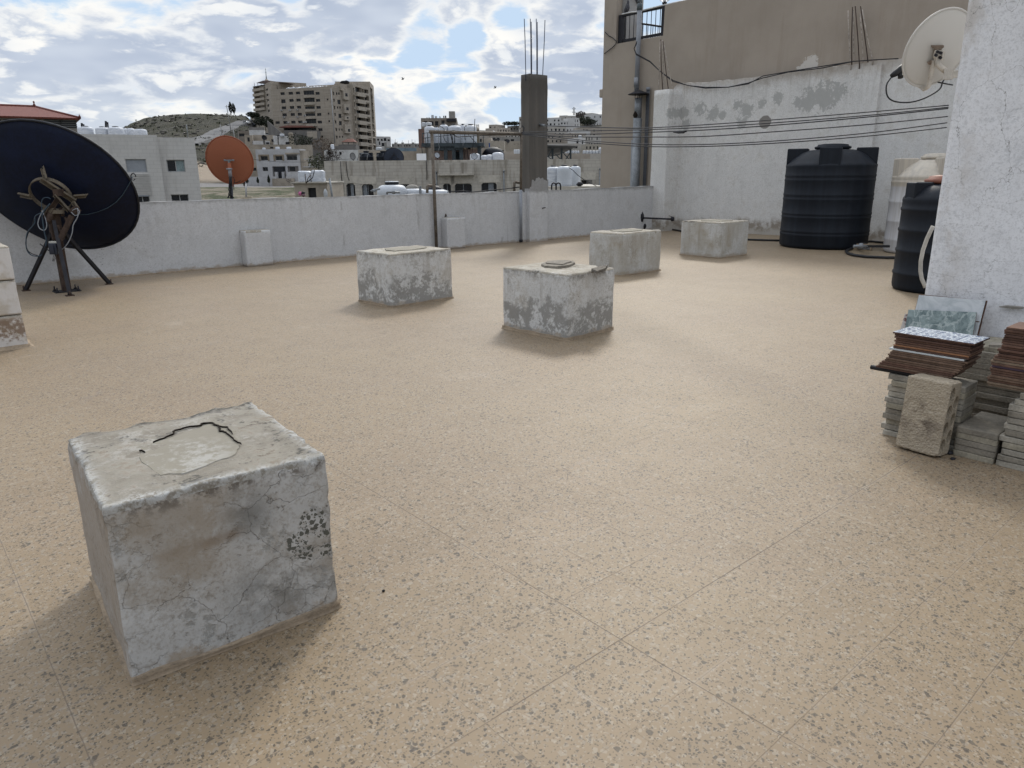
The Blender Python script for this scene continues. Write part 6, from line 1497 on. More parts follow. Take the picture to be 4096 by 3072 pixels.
mb = MB(); c = xy_d(1101, 340); c.z = zb_; k = 340 / FPX; mb.lathe([(9*k, -6*k), (9*k, 3*k), (7*k, 8*k), (3.5*k, 12*k)], 14, c); mb.part('mast_base', apl_m, mn)
mb = MB(); mb.lathe([(2.4*k, 12*k), (1.5*k, 24*k), (1.2*k, 34*k), (2.2*k, 35*k), (2.2*k, 36.5*k), (1*k, 37*k), (.8*k, 44*k), (1.8*k, 46*k), (.5*k, 48*k), (.3*k, 51*k)], 10, c); mb.part('mast_shaft', plain('pale_teal_mast', (.38, .42, .42), .6), mn)
# podium walls below the block
pod = thing('retaining_wall', 'dark grey podium wall with a pale panel below the apartment block', 'wall', at_d(1200, 560, 290))
FP = fac_px(1090, 291, 1345, 289); P = [FP.m(*q1(*p)) for p in ((540,868),(690,962),(1160,965),(1175,1110),(1180,1180),(1080,1130),(900,1040),(700,985),(560,895))]
mb = MB(); q = [FP.m(*q1(680, 962)), FP.m(*q1(1172, 965))]; mb.prism([FP.w(q[0][0], -2), FP.w(q[1][0], -2), FP.w(q[1][0], q[1][1]), FP.w(q[0][0], q[0][1])], -FP.n * 4); mb.part('wall', aptd_m, pod)
mb = MB(); r = FP.rect(*q1(1032, 978), *q1(1170, 1085)); FP.box(mb, *r, .01, .1); mb.part('pale_panel', apl_m, pod)
mb = MB(); A = xy_d(1088, 300); B = xy_d(1140, 285); zA = zat(1088, 482, 300); zB = zat(1140, 532, 285); mb.prism([V((A.x, A.y, 8)), V((B.x, B.y, 3)), V((B.x, B.y, zB)), V((A.x, A.y, zA))], (.6, .6, 0)); mb.part('ramp_wall', aptd_m, pod)
kio = thing('tiled_pavilion', 'small brown pyramid-roofed pavilion at the foot of the apartment block', 'pavilion', at_d(1392, 580, 285))
FK = fac_px(1362, 286, 1420, 286); r = FK.rect(*q1(1528, 1133), *q1(1728, 1165)); mb = MB(); ap_ = FK.m(*q1(1600, 1080)); mid = FK.w((r[0]+r[2])/2 - .6, ap_[1], -3)
mb.add([FK.w(r[0], r[3], 0), FK.w(r[2], r[3], 0), FK.w(r[2], r[3], -6), FK.w(r[0], r[3], -6), mid, mid + FK.u * 2], [(0, 1, 5, 4), (1, 2, 5), (2, 3, 4, 5), (3, 0, 4), (0, 3, 2, 1)]); mb.part('roof', awn, kio)
for a in (r[0] + .5, (r[0] + r[2]) / 2, r[2] - .5):
    mb = MB(); FK.box(mb, a - .15, r[1] - 3, a + .15, r[3], -1, -.7); mb.part('pillar', aptd_m, kio)
mb = MB(); FK.box(mb, r[0] - 1, r[1] - 6, r[2] + .5, r[1] - .2, -5.5, .3); mb.part('base_wall', aptd_m, kio)

# ------------------------------------------------------------------ white two-storey house and what stands round it
def q2(x, y): return (920 + x / 4.424, 500 + y / 4.424)
whm = plain('whitish_render', (.40, .40, .41), .9, 0, .14, .5); beige_m = plain('beige_render', (.30, .265, .22), .9, 0, .2, .5); ruinw = plain('flaking_white_wall', (.50, .50, .50), .9, 0, .2, 1.2)
hs = thing('white_house', 'white two storey house with dark windows and an arched porch behind the orange dish', 'house', at_d(1110, 760, 205))
FW = fac_px(1030, 206, 1204, 204)
WW = [FW.rect(*q2(*a), *q2(*b)) for a, b in (((545,550),(665,625)),((808,550),(925,625)),((1005,522),(1182,622)),((580,744),(668,816)),((765,730),(978,945)),((1020,728),(1208,828)))]
zW1 = FW.m(*q2(800, 428))[1]; mb = MB(); ww_ = shell(mb, FW, -8, zW1, 4, WW, .35, 0, 1, .5); mb.part('wall', [whm, plain('porch_shade', (.16, .15, .145), .9)], hs)
for i in (0, 1, 3): window(FW, ww_[i], hs, .33, True, 1, glass_m, .08, fm=brz)
for i in (0, 1):
    r = ww_[i]; mb = MB()
    for (a0, b0, a1, b1) in ((r[0]-.55, r[1]-.15, r[0], r[3]+.4), (r[2], r[1]-.15, r[2]+.45, r[3]+.4), (r[0], r[3], r[2], r[3]+.4)): FW.box(mb, a0, b0, a1, b1, .004, .08)
    mb.part('window_surround', plain('brown_stone_surround', (.20, .165, .125), .9, 0, .2, 1), hs)
def inner(rect2, rev, nm, mat=glass_m): r = FW.rect(*q2(*rect2[0]), *q2(*rect2[1])); mb = MB(); FW.box(mb, *r, -rev, -rev + .03); mb.part(nm, mat, hs)
inner(((1010,552),(1098,618)), .32, 'balcony_door'); inner(((1112,552),(1175,618)), .32, 'window'); inner(((825,745),(935,942)), .32, 'door', plain('black_door', (.012, .014, .02), .5)); inner(((770,742),(806,828)), .32, 'window'); inner(((930,742),(966,818)), .32, 'window'); inner(((1052,742),(1140,812)), .32, 'window')
mb = MB(); r = FW.rect(*q2(985, 490), *q2(1222, 518)); FW.box(mb, *r, .01, .35); mb.part('lintel', beige_m, hs)
mb = MB(); FW.box(mb, FW.L + .003, -8, FW.L + 1.0, zW1 - .4, -4, -.25); mb.part('side_wall', beige_m, hs)
for (a, b) in (((820,830),(855,942)), ((940,830),(965,942))): r = FW.rect(*q2(*a), *q2(*b)); mb = MB(); FW.box(mb, *r, .02, .6); mb.part('porch_post', whm, hs)
for k, (x0, x1) in enumerate(((575,630),(808,880),(1005,1085))):
    tank_px(('low white tank on the left of the white house roof', 'white tank in the middle of the white house roof', 'white tank on the right of the white house roof')[k], q2(x0, 0)[0], q2(x1, 0)[0], q2(0, 388 if k else 402)[1], q2(0, 440)[1], 208, 'tanks on the white house', wrap=True, ribs=False, lid=False)
gw = thing('garden_wall', 'low grey garden wall with a stair in front of the white house', 'wall', at_d(1080, 740, 198)); FG = fac_px(975, 198, 1196, 197); z0_ = FG.m(*q2(600, 1045))[1]
mb = MB(); r = FG.rect(*q2(270, 912), *q2(800, 1045)); FG.box(mb, r[0], -8, r[2], r[3], -.4, 0); mb.part('wall', whm, gw)
mb = MB(); r = FG.rect(*q2(806, 945), *q2(1135, 1040)); FG.box(mb, r[0], -8, r[2], r[3], -.4, 2.2); mb.part('landing', beige_m, gw)
mb = MB(); r = FG.rect(*q2(985, 832), *q2(1205, 912)); FG.box(mb, *r, -1.5, -1.2); r = FG.rect(*q2(985, 912), *q2(1230, 1040)); FG.box(mb, r[0], -8, r[2], r[3], -1.5, -.5); mb.part('upper_wall', whm, gw)
mb = MB(); a = FG.w(*FG.m(*q2(985, 945), 2.5), 2.5); b = FG.w(*FG.m(*q2(1130, 1012), 2.5), 2.5); mb.tube([a, b], .05, 5); mb.tube([a - V((0,0,.5)), b - V((0,0,.5))], .05, 5); mb.tube([b, b - V((0,0,1.2))], .05, 5); mb.part('stair_rail', dark_m, gw)
leaf_dark = plain('dark_foliage', (.022, .028, .016), .8, 0, .5, 3); leaf_mid = plain('olive_foliage', (.050, .058, .030), .8, 0, .5, 2); leaf_red = plain('brown_red_foliage', (.06, .028, .02), .8, 0, .4, 3); bark_m = plain('bark', (.10, .08, .065), .9, 0, .3, 4)
def foliage(mb, c, rad, n, leaf, seed, shape=None):
    """cloud of small leaf faces through an ellipsoid or a profile"""
    rg = random.Random(seed); c = V(c)
    for i in range(n):
        while True:
            p = V((rg.uniform(-1, 1), rg.uniform(-1, 1), rg.uniform(-1, 1)))
            if p.length <= 1: break
        p = p.normalized() * (p.length ** .6) if p.length else p
        if shape: k = shape((p.z + 1) / 2); p = V((p.x * k, p.y * k, p.z))
        else: k = 1 + .35 * mnoise.noise(p * 2.2 + V((seed, 0, 0))); p = p * k
        q = c + V((p.x * rad[0], p.y * rad[1], p.z * rad[2])); a = V((rg.gauss(0, 1), rg.gauss(0, 1), rg.gauss(0, 1))).normalized(); b = a.cross(V((rg.gauss(0, 1), rg.gauss(0, 1), 1))).normalized(); s = leaf * rg.uniform(.6, 1.5)
        mb.add([q - a*s*.5, q + b*s*.45, q + a*s*.6, q - b*s*.4], [(0, 1, 2, 3)])
def tree(name, label, cat, base, h, rad, n, leaf, mat, seed, group=None, shape=None, trunk=.25, thick=.03):
    t = thing(name, label, cat, base, group); b = V(base); mb = MB(); rg = random.Random(seed)
    tp_ = b + V((rg.uniform(-.05, .05) * h, rg.uniform(-.05, .05) * h, h * .75)); mb.tube([b - V((0, 0, .6)), b.lerp(tp_, .4), tp_], [h * thick, h * thick * .8, h * thick * .3], 7)
    for k in range(5): a = k * 1.3 + seed; s0 = b.lerp(tp_, .35 + .1 * k); mb.tube([s0, s0 + V((math.cos(a) * rad[0] * .6, math.sin(a) * rad[1] * .6, h * .18))], [h * thick * .45, h * thick * .12], 5)
    mb.part('trunk', bark_m, t)
    mb = MB(); foliage(mb, b + V((0, 0, h * trunk + (h * (1 - trunk)) / 2)), (rad[0], rad[1], h * (1 - trunk) / 2), n, leaf, seed, shape); mb.part('crown', mat, t, fix=False); return t
cone = lambda t: (1 - t) ** .8 * (1 if t > .12 else t / .12) + .04
for k, (x, y0, y1, w_, m_, lab) in enumerate(((305,918,1040,34,leaf_dark,'left of three dark cone shaped shrubs before the garden wall'),(497,925,1040,28,leaf_dark,'smallest dark cone shrub, middle of the three before the garden wall'),(693,885,1040,34,leaf_dark,'tallest dark cone shrub with a pointed tip, right of the three'),(258,975,1080,18,leaf_red,'narrow brownish shrub beside the mast of the orange dish'))):
    px, py = q2(x, y1); b = at_d(px, py, 194 if k < 3 else 180); b.z = zat(px, py, 194); hh = zat(px, q2(x, y0)[1], 194) - b.z; rr = w_ / 4.424 / FPX * 194
    tree('cone_shrub', lab, 'shrub', b, hh, (rr, rr), 420, .22, m_, 20 + k, 'cone shrubs by the garden wall' if k < 3 else None, cone, .1, .02)
# houses behind the white house
def simple_house(name, label, x0, x1, d0, d1, ytop, wins, mat, dep=9, cat='house', group=None, z0=None, rev=.3, parapet=.4, qf=None, back=None, wallname='wall'):
    lean = lambda x: x + (2231 - x) * 8.8e-5 * (690 - ytop)
    F = (fac_face(lean(x0), lean(x1), (d0 + d1) / 2, (d1 - d0) * .02) if d0 < 300 else fac_px(lean(x0), d0, lean(x1), d1)); zt_ = F.m((x0 + x1) / 2, ytop)[1]; zb_ = bbase(F) if z0 is None else z0
    t = thing(name, label, cat, F.w(F.L / 2, zb_), group)
    rs = [F.rect(*((qf(*a) + qf(*b)) if qf else (a + b))) for a, b in wins]
    mb = MB(); shell(mb, F, zb_, zt_, dep, rs, rev, 0, 1, parapet); mb.part(wallname, [mat, back or glass_m], t)
    return t, F, zt_
t, F, zt_ = simple_house('ruined_house', 'beige house with white flaking roof walls above the white house', q2(260,0)[0], q2(1160,0)[0], 236, 234, q2(0,345)[1], [((710,385),(765,418))], beige_m, 9, z0=-6, qf=q2)
for (x0, y0, x1, y1, m_, o0, o1) in ((268,180,395,342,beige_m,-4,-.3),(395,280,590,342,ruinw,-1,-.3),(610,280,698,342,ruinw,-1.2,-.3),(770,190,830,342,ruinw,-3,-.3),(870,195,1030,342,ruinw,-3.5,-.4),(1050,140,1112,342,beige_m,-3,-.5),(395,165,770,270,beige_m,-7.5,-4),(590,235,612,342,aptd_m,-.6,-.3)):
    r = F.rect(*q2(x0, y0), *q2(x1, y1)); mb = MB(); F.box(mb, r[0], zt_ - .5, r[2], r[3], o0, o1); mb.part('roof_wall', m_, t)
for (x0, y0, x1, y1, o) in ((312,218,342,290,-.28),(735,250,768,300,-.28),(640,305,692,338,-.28),(822,170,875,245,-2.9),(985,300,1048,340,-.38)):
    r = F.rect(*q2(x0, y0), *q2(x1, y1)); mb = MB(); F.box(mb, *r, o, o + .1); mb.part('opening', dark_m, t)
dsh = thing('satellite_dish', 'small black dish on the roof of the flaking white ruin', 'satellite dish', at_d(*q2(607, 250), 233)); flat_dish(dsh, at_d(*q2(607, 222), 233), (-ray(*q2(607, 222)).normalized() + V((0,0,.5)) + rt * .3), 42 / 4.424 / FPX * 233, .5, black_m, black_m, rr=.05, seg=24)
mb = MB(); mb.tube([at_d(*q2(607, 225), 233.4), at_d(*q2(600, 300), 233.4)], .08, 6); mb.part('mast', dark_m, dsh)
tank_px('white wrapped tank on top of the flaking white ruin', q2(885,0)[0], q2(960,0)[0], q2(0,155)[1], q2(0,205)[1], 236, None, wrap=True, ribs=False, lid=False)
tank_px('beige tank on the right corner of the flaking white ruin', q2(1048,0)[0], q2(1108,0)[0], q2(0,135)[1], q2(0,165)[1], 236, None, ribs=False, lid=False, mat=beige_m)
simple_house('small_house', 'small pale house with a flat roof under the hill road', q2(330,0)[0], q2(600,0)[0], 262, 260, q2(0,90)[1], [], ruinw, 8, z0=0)
simple_house('small_house', 'dark grey roofed hut behind the small pale house', q2(325,0)[0], q2(595,0)[0], 270, 268, q2(0,40)[1], [], aptd_m, 7, z0=4)
simple_house('small_house', 'low brown house with a dark window left of the ruin', q2(140,0)[0], q2(330,0)[0], 246, 248, q2(0,105)[1], [((165,150),(255,200))], plain('brown_render', (.17, .15, .13), .9, 0, .2, 1), 8, z0=-2, qf=q2)
simple_house('side_house', 'narrow beige house squeezed left of the white house', q2(150,0)[0], q2(470,0)[0], 214, 213, q2(0,420)[1], [((345,755),(465,810)),((150,640),(380,705)),((190,520),(360,610))], beige_m, 9, z0=-8, qf=q2)
rw = thing('retaining_wall', 'long beige stone retaining wall stepping right from the ruin', 'wall', at_d(1180, 590, 228)); FQ = fac_px(1170, 229, 1240, 226); mb = MB(); r = FQ.rect(*q2(1120, 350), *q2(1415, 430)); FQ.box(mb, r[0], -4, r[2], r[3], -1, 0); mb.part('wall', beige_m, rw)
rw2 = thing('terrace_frame', 'open concrete terrace frame with posts right of the white house', 'frame', at_d(1250, 660, 190)); FQ = fac_px(1210, 190, 1300, 190)
for (x0, y0, x1, y1) in ((1300,595,1660,610),(1300,730,1540,748)): r = FQ.rect(*q2(x0, y0), *q2(x1, y1)); mb = MB(); FQ.box(mb, *r, -.3, 0); mb.part('beam', whm, rw2)
for x in (1395, 1540): r = FQ.rect(*q2(x, 610), *q2(x + 22, 760)); mb = MB(); FQ.box(mb, *r, -.3, -.02); mb.part('post', whm, rw2)
r = FQ.rect(*q2(1290, 750), *q2(1540, 900)); mb = MB(); FQ.box(mb, r[0], -8, r[2], r[3], -.5, -.1); mb.part('low_wall', beige_m, rw2)
# vine house and dry bush
t, F, zt_ = simple_house('vine_house', 'low white house with bare dark vines over its wall', q2(1660,0)[0], 1440, 178, 176, q2(0,440)[1], [((1735,470),(1790,520)),((1940,475),(1972,525))], ruinw, 9, z0=-6, qf=q2)
mb = MB(); rg = random.Random(5)
for i in range(170):
    p = at_d(q2(rg.gauss(1780, 70), 0)[0], q2(0, rg.uniform(450, 650))[1], 174); a = V((rg.gauss(0, 1), rg.gauss(0, 1), rg.gauss(.5, 1))).normalized() * rg.uniform(.5, 1.2); mb.tube([p, p + a * .5, p + a + V((0, 0, rg.uniform(-.3, .3)))], .045, 4)
mb.single('bare_vine', plain('bare_vine_twigs', (.045, .035, .03), .9), 'tangle of bare dark vine twigs over the low white house', 'vine')
tank_px('white wrapped tank above the vine house', q2(1786,0)[0], q2(1845,0)[0], q2(0,342)[1], q2(0,425)[1], 182, None, wrap=True, ribs=False, lid=False)
simple_house('wall_strip', 'grey terrace wall with a fence below the brown pavilion', q2(1760,0)[0], q2(2220,0)[0], 240, 238, q2(0,372)[1], [], aptd_m, 4, 'wall', z0=-4, wallname='terrace_face')
for (px, py, d, r_, h_, lab, m_) in ((1195,575,232,6,3.4,'dark green bush above the retaining wall','d'),(1228,578,236,5,3,'round dark green bush right of the ruin','d'),(1275,672,178,5,3.5,'green bush behind the wrapped tanks','m'),(1290,608,215,6,4.5,'dry brown bush beside the vine house','b'),(1085,600,239,4,2.4,'small bush on the slope under the apartment block','m')):
    b = at_d(px, py + 8, d); k = h_ * FPX / d
    tree('bush', lab, 'bush', b, h_, (r_ * .5, r_ * .5), 500, .32, {'d': leaf_dark, 'm': leaf_mid, 'b': plain('dry_twigs', (.11, .085, .065), .9, 0, .3, 2)}[m_], px, None, None, .05, .02)
mb = MB(); rg = random.Random(3); rk = MB()
for i in range(520):
    px = rg.uniform(470, 1060); d = rg.uniform(225, 378); b = xy_d(px, d); b.z = ground_z(b.x, b.y)
    if i % 2: foliage(mb, b + V((0, 0, .35)), (rg.uniform(.5, 1.3), rg.uniform(.5, 1.3), rg.uniform(.3, .7)), 7, .55, i)
    else: rk.blob(b, (rg.uniform(.4, 1.7), rg.uniform(.4, 1.4), rg.uniform(.25, .75)), i, .6, 0, 1)
mb.single('hillside_scrub', leaf_mid, 'low dark scrub dotted over the bare hillside', 'scrub', None, 'stuff', fix=False, recentre=False)
rk.single('hillside_rocks', plain('hill_rock', (.085, .08, .07), .95, 0, .35, .8), 'pale rocks scattered over the bare hillside', 'rocks', None, 'stuff', recentre=False)
# hill top: pole, cypresses, cars, dark trees
for (x0, y0, x1, y1, d, lab) in ((923,505,915,420,318,'leaning utility pole on the hillside road'),(948,600,941,505,268,'grey utility pole beside the lower road'),(890,545,887,498,292,'short utility pole on the hill slope')):
    a = at_d(x0, y0 + 6, d); b = at_d(x1, y0, d); b.z = zat(x1, y1, d); mb = MB(); mb.tube([a - V((0,0,2)), b], .16, 6); mb.bar(b - V((0,0,.6)) - RH * .7, b - V((0,0,.6)) + RH * .7, .12, .12); mb.single('utility_pole', plain('pole_grey', (.25, .25, .25), .8), lab, 'pole')
A = at_d(915, 424, 318)
for k, (px, h_) in enumerate(((924, 4.9), (936, 4.2))):
    b = at_d(px, 452, 330); b.z = zat(px, 455, 330); tree('cypress_tree', ('taller dark cypress on the ridge left of the apartment block', 'shorter dark cypress on the ridge left of the apartment block')[k], 'tree', b, h_, (.85, .85), 380, .4, leaf_dark, 40 + k, None, lambda t: .5 + .5 * math.sin(math.pi * min(1, t * 1.1)), .02, .03)
for k, (px, py, d, h_, r_) in enumerate(((1040,503,312,4.2,2.4),(1062,506,309,5,2.6),(1080,512,306,4.4,2.2),(1008,466,325,2.8,2.0),(1024,472,324,3,2.0))):
    b = at_d(px, py + 8, d); b.z = zat(px, py + 10, d); tree('dark_tree', ('dark tree at the left foot of the apartment block','largest dark tree by the apartment block corner','dark tree touching the apartment block wall','small dark tree on the ridge beside the balconied block','second small dark tree by the balconied block')[k], 'tree', b, h_, (r_, r_), 620, .42, leaf_dark, 60 + k, 'dark trees by the apartment block')
def car(label, px, py, d, col, rz):
    b = at_d(px, py, d); b.z = ground_z(b.x, b.y) + .3; t = thing('parked_car', label, 'car', b, 'cars parked on the hill road'); M = Matrix.Translation(b) @ Matrix.Rotation(rz, 4, 'Z')
    m_ = plain('car_paint_%d' % px, col, .3, .2, .05, 1)
    prof = [(-2.1,.35),(-2.1,.8),(-1.55,.95),(-.9,1.45),(.7,1.45),(1.4,.98),(2.1,.85),(2.15,.35)]
    mb = MB(); mb.prism([M @ V((x, -.85, z)) for x, z in prof], (M.to_3x3() @ V((0, 1.7, 0)))); mb.part('body', m_, t, bevel=.06)
    mb = MB()
    for s in (-.855, .815): mb.prism([M @ V((x, s, z)) for x, z in ((-1.35,.98),(-.85,1.38),(.62,1.38),(1.2,.98))], M.to_3x3() @ V((0, .04, 0)))
    mb.part('side_windows', glass_m, t)
    for x in (-1.35, 1.35):
        for s in (-.8, .8): mb = MB(); mb.tube([M @ V((x, s - .1, .33)), M @ V((x, s + .1, .33))], .33, 12); mb.part('wheel', black_m, t)
car('pale parked car on the hill road, the left one', 986, 497, 341, (.45, .46, .47), YAW - R(120)); car('dark parked car on the hill road next to the pale one', 1013, 494, 343, (.06, .065, .075), YAW - R(115)); car('white car parked close to the apartment block trees', 1066, 497, 311, (.55, .56, .57), YAW - R(80))
simple_house('ridge_house', 'beige house on the ridge left of the balconied block', 997, 1030, 345, 340, 448, [((1003,460),(1009,470)),((1015,458),(1021,468))], beige_m, 10, z0=18)
simple_house('ridge_house', 'tiny house on the far left end of the ridge', 543, 573, 400, 398, 494, [((548,498),(553,503))], beige_m, 6, z0=20)
# ------------------------------------------------------------------ long stone building across the street
def q3(x, y): return (1650 + x / 4.609, 420 + y / 4.609)
def q5(x, y): return (2180 + x / 4.879, 420 + y / 4.879)
def q6(x, y): return (1400 + x / 5.53, 500 + y / 5.53)
LB = 64.0
FLB = fac_px(1299, LB, 2440, LB)
lst_m = stone_courses('weathered_limestone', (.43, .405, .365), .26, .85, .8, .55, udir=(FLB.u.x, FLB.u.y), var=.07); lime_m = plain('plain_limestone_band', (.42, .395, .35), .9, 0, .22, .7)
lb = thing('stone_building', 'long weathered limestone building with small windows just beyond the parapet', 'building', at_d(1800, 760, LB))
zL1 = zat(1700, 641, LB); zL0 = -10
def q2b(x, y): return (1180 + x / 3.814, 650 + y / 3.814)
wl = [FLB.rect(*q2b(527,312), *q2b(662,520)), FLB.rect(*q2b(790,318), *q2b(912,520)), FLB.rect(*q2b(1028,330), *q2b(1192,520)), FLB.rect(*q2b(1590,330), *q2b(1765,470)), FLB.rect(*q6(1850,1300), *q6(1905,1420)),
      FLB.rect(*q3(565,1448), *q3(708,1640)), FLB.rect(*q3(780,1448), *q3(1095,1640)), FLB.rect(*q3(1270,1432), *q3(1555,1640)), FLB.rect(2326, 720, 2368, 746)]
mb = MB(); wl = shell(mb, FLB, zL0, zL1, 24, wl, .3, 0, None, .45); mb.part('wall', lst_m, lb)
for i, r in enumerate(wl):
    o = window(FLB, r, lb, .29, True, 1, glass_m, .05, fm=galv_m)
    if i in (0, 1, 2, 7):
        mb = MB(); a = r[0] + (r[2] - r[0]) * (.08 if i in (0, 2) else .45); b = a + (r[2] - r[0]) * .34; n_ = 10
        vs = []; 
        for k in range(n_ + 1): aa = a + (b - a) * k / n_; off = -.20 + .025 * (k % 2); vs += [FLB.w(aa, r[1], off), FLB.w(aa, r[3] - .05, off)]
        mb.add(vs, [(2*k, 2*k+2, 2*k+3, 2*k+1) for k in range(n_)], 0, True); mb.part('curtain', curt_m, o, fix=False)
    # chamfered stone head
    c = .16
    if i not in (4, 8):
        for s, a in ((1, r[0]), (-1, r[2])): mb = MB(); mb.prism([FLB.w(a, r[3], -.285), FLB.w(a + s * c, r[3], -.285), FLB.w(a, r[3] - c, -.285)], FLB.n * .284); mb.part('window_corner', lime_m, lb)
    mb = MB(); FLB.box(mb, r[0] - .3, r[3] + .02, r[2] + .3, r[3] + .62, .004, .03); mb.part('stone_lintel', lime_m, lb)
mb = MB(); r = FLB.rect(*q3(475, 1260), *q3(1138, 1295)); FLB.box(mb, r[0], r[1] - .02, r[2], r[3], .005, .55); mb.part('balcony_soffit', lime_m, lb)
mb = MB(); r2 = FLB.rect(*q3(475, 1060), *q3(1138, 1262)); FLB.box(mb, r[0], r[3] + .002, r[2], r2[3], .02, .54); mb.part('balcony_front', lst_m, lb)
for (px, y0, y1) in ((1748, 693, 752), (2016, 688, 762), (2398, 680, 742)):
    a = FLB.w(FLB.m(px, y1)[0], zat(px, y1, LB), .08); b = FLB.w(FLB.m(px, y1)[0], zat(px, y0, LB), .08); mb = MB(); mb.tube([a - V((0,0,3)), b], .055, 8); mb.tube([b, b + V((0,0,.15))], .075, 8); mb.part('downpipe', galv_m, lb)
for pts in ([(1362,645),(1364,690),(1368,730),(1371,783)], [(1384,646),(1387,680),(1391,705),(1397,722)], [(1705,640),(1708,690),(1707,720)]):
    mb = MB(); mb.tube([FLB.w(*FLB.m(*p, .06), .06) for p in pts], .025, 5); mb.part('wall_cable', wire_m, lb)
mb = MB(); r = FLB.rect(*q5(820, 1460), *q5(900, 1560)); FLB.box(mb, *r, .01, .5); mb.part('meter_cage', aptd_m, lb)
def stand(F, px, off): return F.w(F.m(px, 640)[0], zL1 - .45, off)
# rooftop: two dark tanks, three dishes
for px, r_, lab in ((1452, 26.5, 'dark navy water tank on the long stone building, the left one'), (1522, 27.5, 'dark navy water tank on the long stone building, the right one')):
    k = (LB + 1.6) / FPX; c = stand(FLB, px, -1.6); h_ = zat(px, 607, LB + 1.6) - c.z
    t = thing('water_tank', lab, 'water tank', c, 'dark tanks on the stone building'); rr = r_ * k
    mb = MB(); mb.lathe([(rr, 0), (rr, h_ * .62), (rr * 1.03, h_ * .64), (rr, h_ * .66), (rr * .9, h_ * .78), (rr * .55, h_ * .9), (rr * .38, h_ * .92), (rr * .38, h_)], 32, c); mb.part('tank_body', tank_dark, t)
    mb = MB(); mb.lathe([(rr * .42, h_ * .98), (rr * .42, h_ * 1.05), (.001, h_ * 1.06)], 24, c); mb.part('lid', tank_dark, t)
    for a in range(4): M = Matrix.Translation(c) @ Matrix.Rotation(a * math.pi / 2 + .5, 4, 'Z'); mb = MB(); mb.box((rr * .5, -rr * .2, h_ * .6), (rr * .97, rr * .2, h_ * .93), 0, M); mb.part('lifting_lug', tank_dark, t)
mb = MB(); mb.tube([at_d(px, py, LB + .2) for px, py in ((1468,640),(1470,622),(1473,614),(1437,612),(1430,640))], .035, 6); mb.tube([at_d(px, py, LB + .1) for px, py in ((1440,626),(1446,616),(1455,613))], .03, 6); mb.single('water_pipe', galv_m, 'bent grey pipes in front of the left dark navy tank', 'pipe')
def small_dish(label, px, py, rpx, d, mat, face, ky=1.0, mast=True, group=None, back=False):
    t = thing('satellite_dish', label, 'satellite dish', at_d(px, py + rpx, d), group); k = d / FPX; c = at_d(px, py, d)
    flat_dish(t, c, face, rpx * k, rpx * k * .18, mat, dark_m, 'reflector', 32, .02, ky)
    if mast: mb = MB(); mb.tube([c + FH * .15, at_d(px, py, d) + FH * .15 - V((0, 0, rpx * k * 1.5))], .03, 6); mb.part('mast', dark_m, t)
    return t
away = lambda px, py, r_, u_: (ray(px, py).normalized() + rt * r_ + V((0, 0, 1)) * u_)
tow = lambda px, py, r_, u_: (-ray(px, py).normalized() + rt * r_ + V((0, 0, 1)) * u_)
bdm = plain('slate_blue_dish', (.035, .045, .07), .65, 0, .2, 1)
t = small_dish('large slate blue dish standing on the long stone building', 1575, 631, 38, LB + 1, bdm, away(1575, 631, .05, .3), .98)
c = at_d(1577, 633, LB + .7)
mb = MB(); mb.tube([c + RH * math.cos(a * .7) * .26 + V((0,0,1)) * math.sin(a * .7) * .26 for a in range(9)], .03, 6, 0, True); mb.part('mounting_ring', dark_m, t)
for dx, dz in ((-.45, 0), (.45, -.05), (0, .48)): mb = MB(); mb.bar(c + RH * dx * .55 + V((0,0,dz * .55)), c + RH * dx + V((0,0,dz)), .07, .04); mb.part('strap', dark_m, t)
small_dish('thin grey mesh dish left of the dark navy tanks', 1411, 625, 10.5, LB + .6, plain('mesh_grey', (.16, .16, .16), .7), tow(1411, 625, .4, .3), 1.25)
small_dish('small pale grey dish on the stone building under the tank platform', *q3(455, 925), 10.5, LB + .5, plain('pale_grey_dish', (.30, .325, .36), .5), tow(1749, 620, .4, .35))
small_dish('pale grey dish in front of the wrapped bundle on the stone building', *q3(1140, 940), 12, LB + .5, bpy.data.materials['pale_grey_dish'], tow(1897, 624, .3, .35))
# steel tank platform
PD = LB + 5
pf = thing('tank_platform', 'steel platform with railings carrying white tanks above the stone building', 'platform', at_d(1800, 640, PD)); FPf = fac_px(1680, PD, 1945, PD)
d0 = FPf.m(*q3(165, 725)); dk = zat(1750, 574, PD)
pts = [FPf.m(*q3(x, 0))[0] for x in (160, 770, 1315)]
def pfb(mb, x0, y0, x1, y1, o0, o1): r = FPf.rect(*q3(x0, y0), *q3(x1, y1)); FPf.box(mb, *r, o0, o1); return r
stl = plain('dark_green_steel', (.038, .05, .058), .6, .2, .3, 2)
zdk = FPf.m(*q3(600, 700))[1]
mb = MB(); a0 = FPf.m(*q3(165, 720))[0]; a1 = FPf.m(*q3(775, 700))[0]; a2 = FPf.m(*q3(1315, 700))[0]; FPf.box(mb, a0, zdk - .3, a2, zdk, -4, 0); mb.part('deck', stl, pf)
mb = MB(); FPf.box(mb, a1, zdk - .42, a2 - .6, zdk - .1, .003, .16); FPf.box(mb, a0 + .8, zdk - .62, a1 + .4, zdk - .303, -2.2, -.2); mb.part('beam', stl, pf)
for x in (605, 755, 893, 1225):
    mb = MB(); a = FPf.m(*q3(x, 800))[0]; FPf.box(mb, a - .16, zL1 - .45, a + .16, zdk - .301, -.5, -.2); mb.part('leg', stl, pf)
for x in (300, 1010): mb = MB(); a = FPf.m(*q3(x, 800))[0]; FPf.box(mb, a - .12, zL1 - .45, a + .12, zdk - .301, -3.6, -3.3); mb.part('leg', stl, pf)
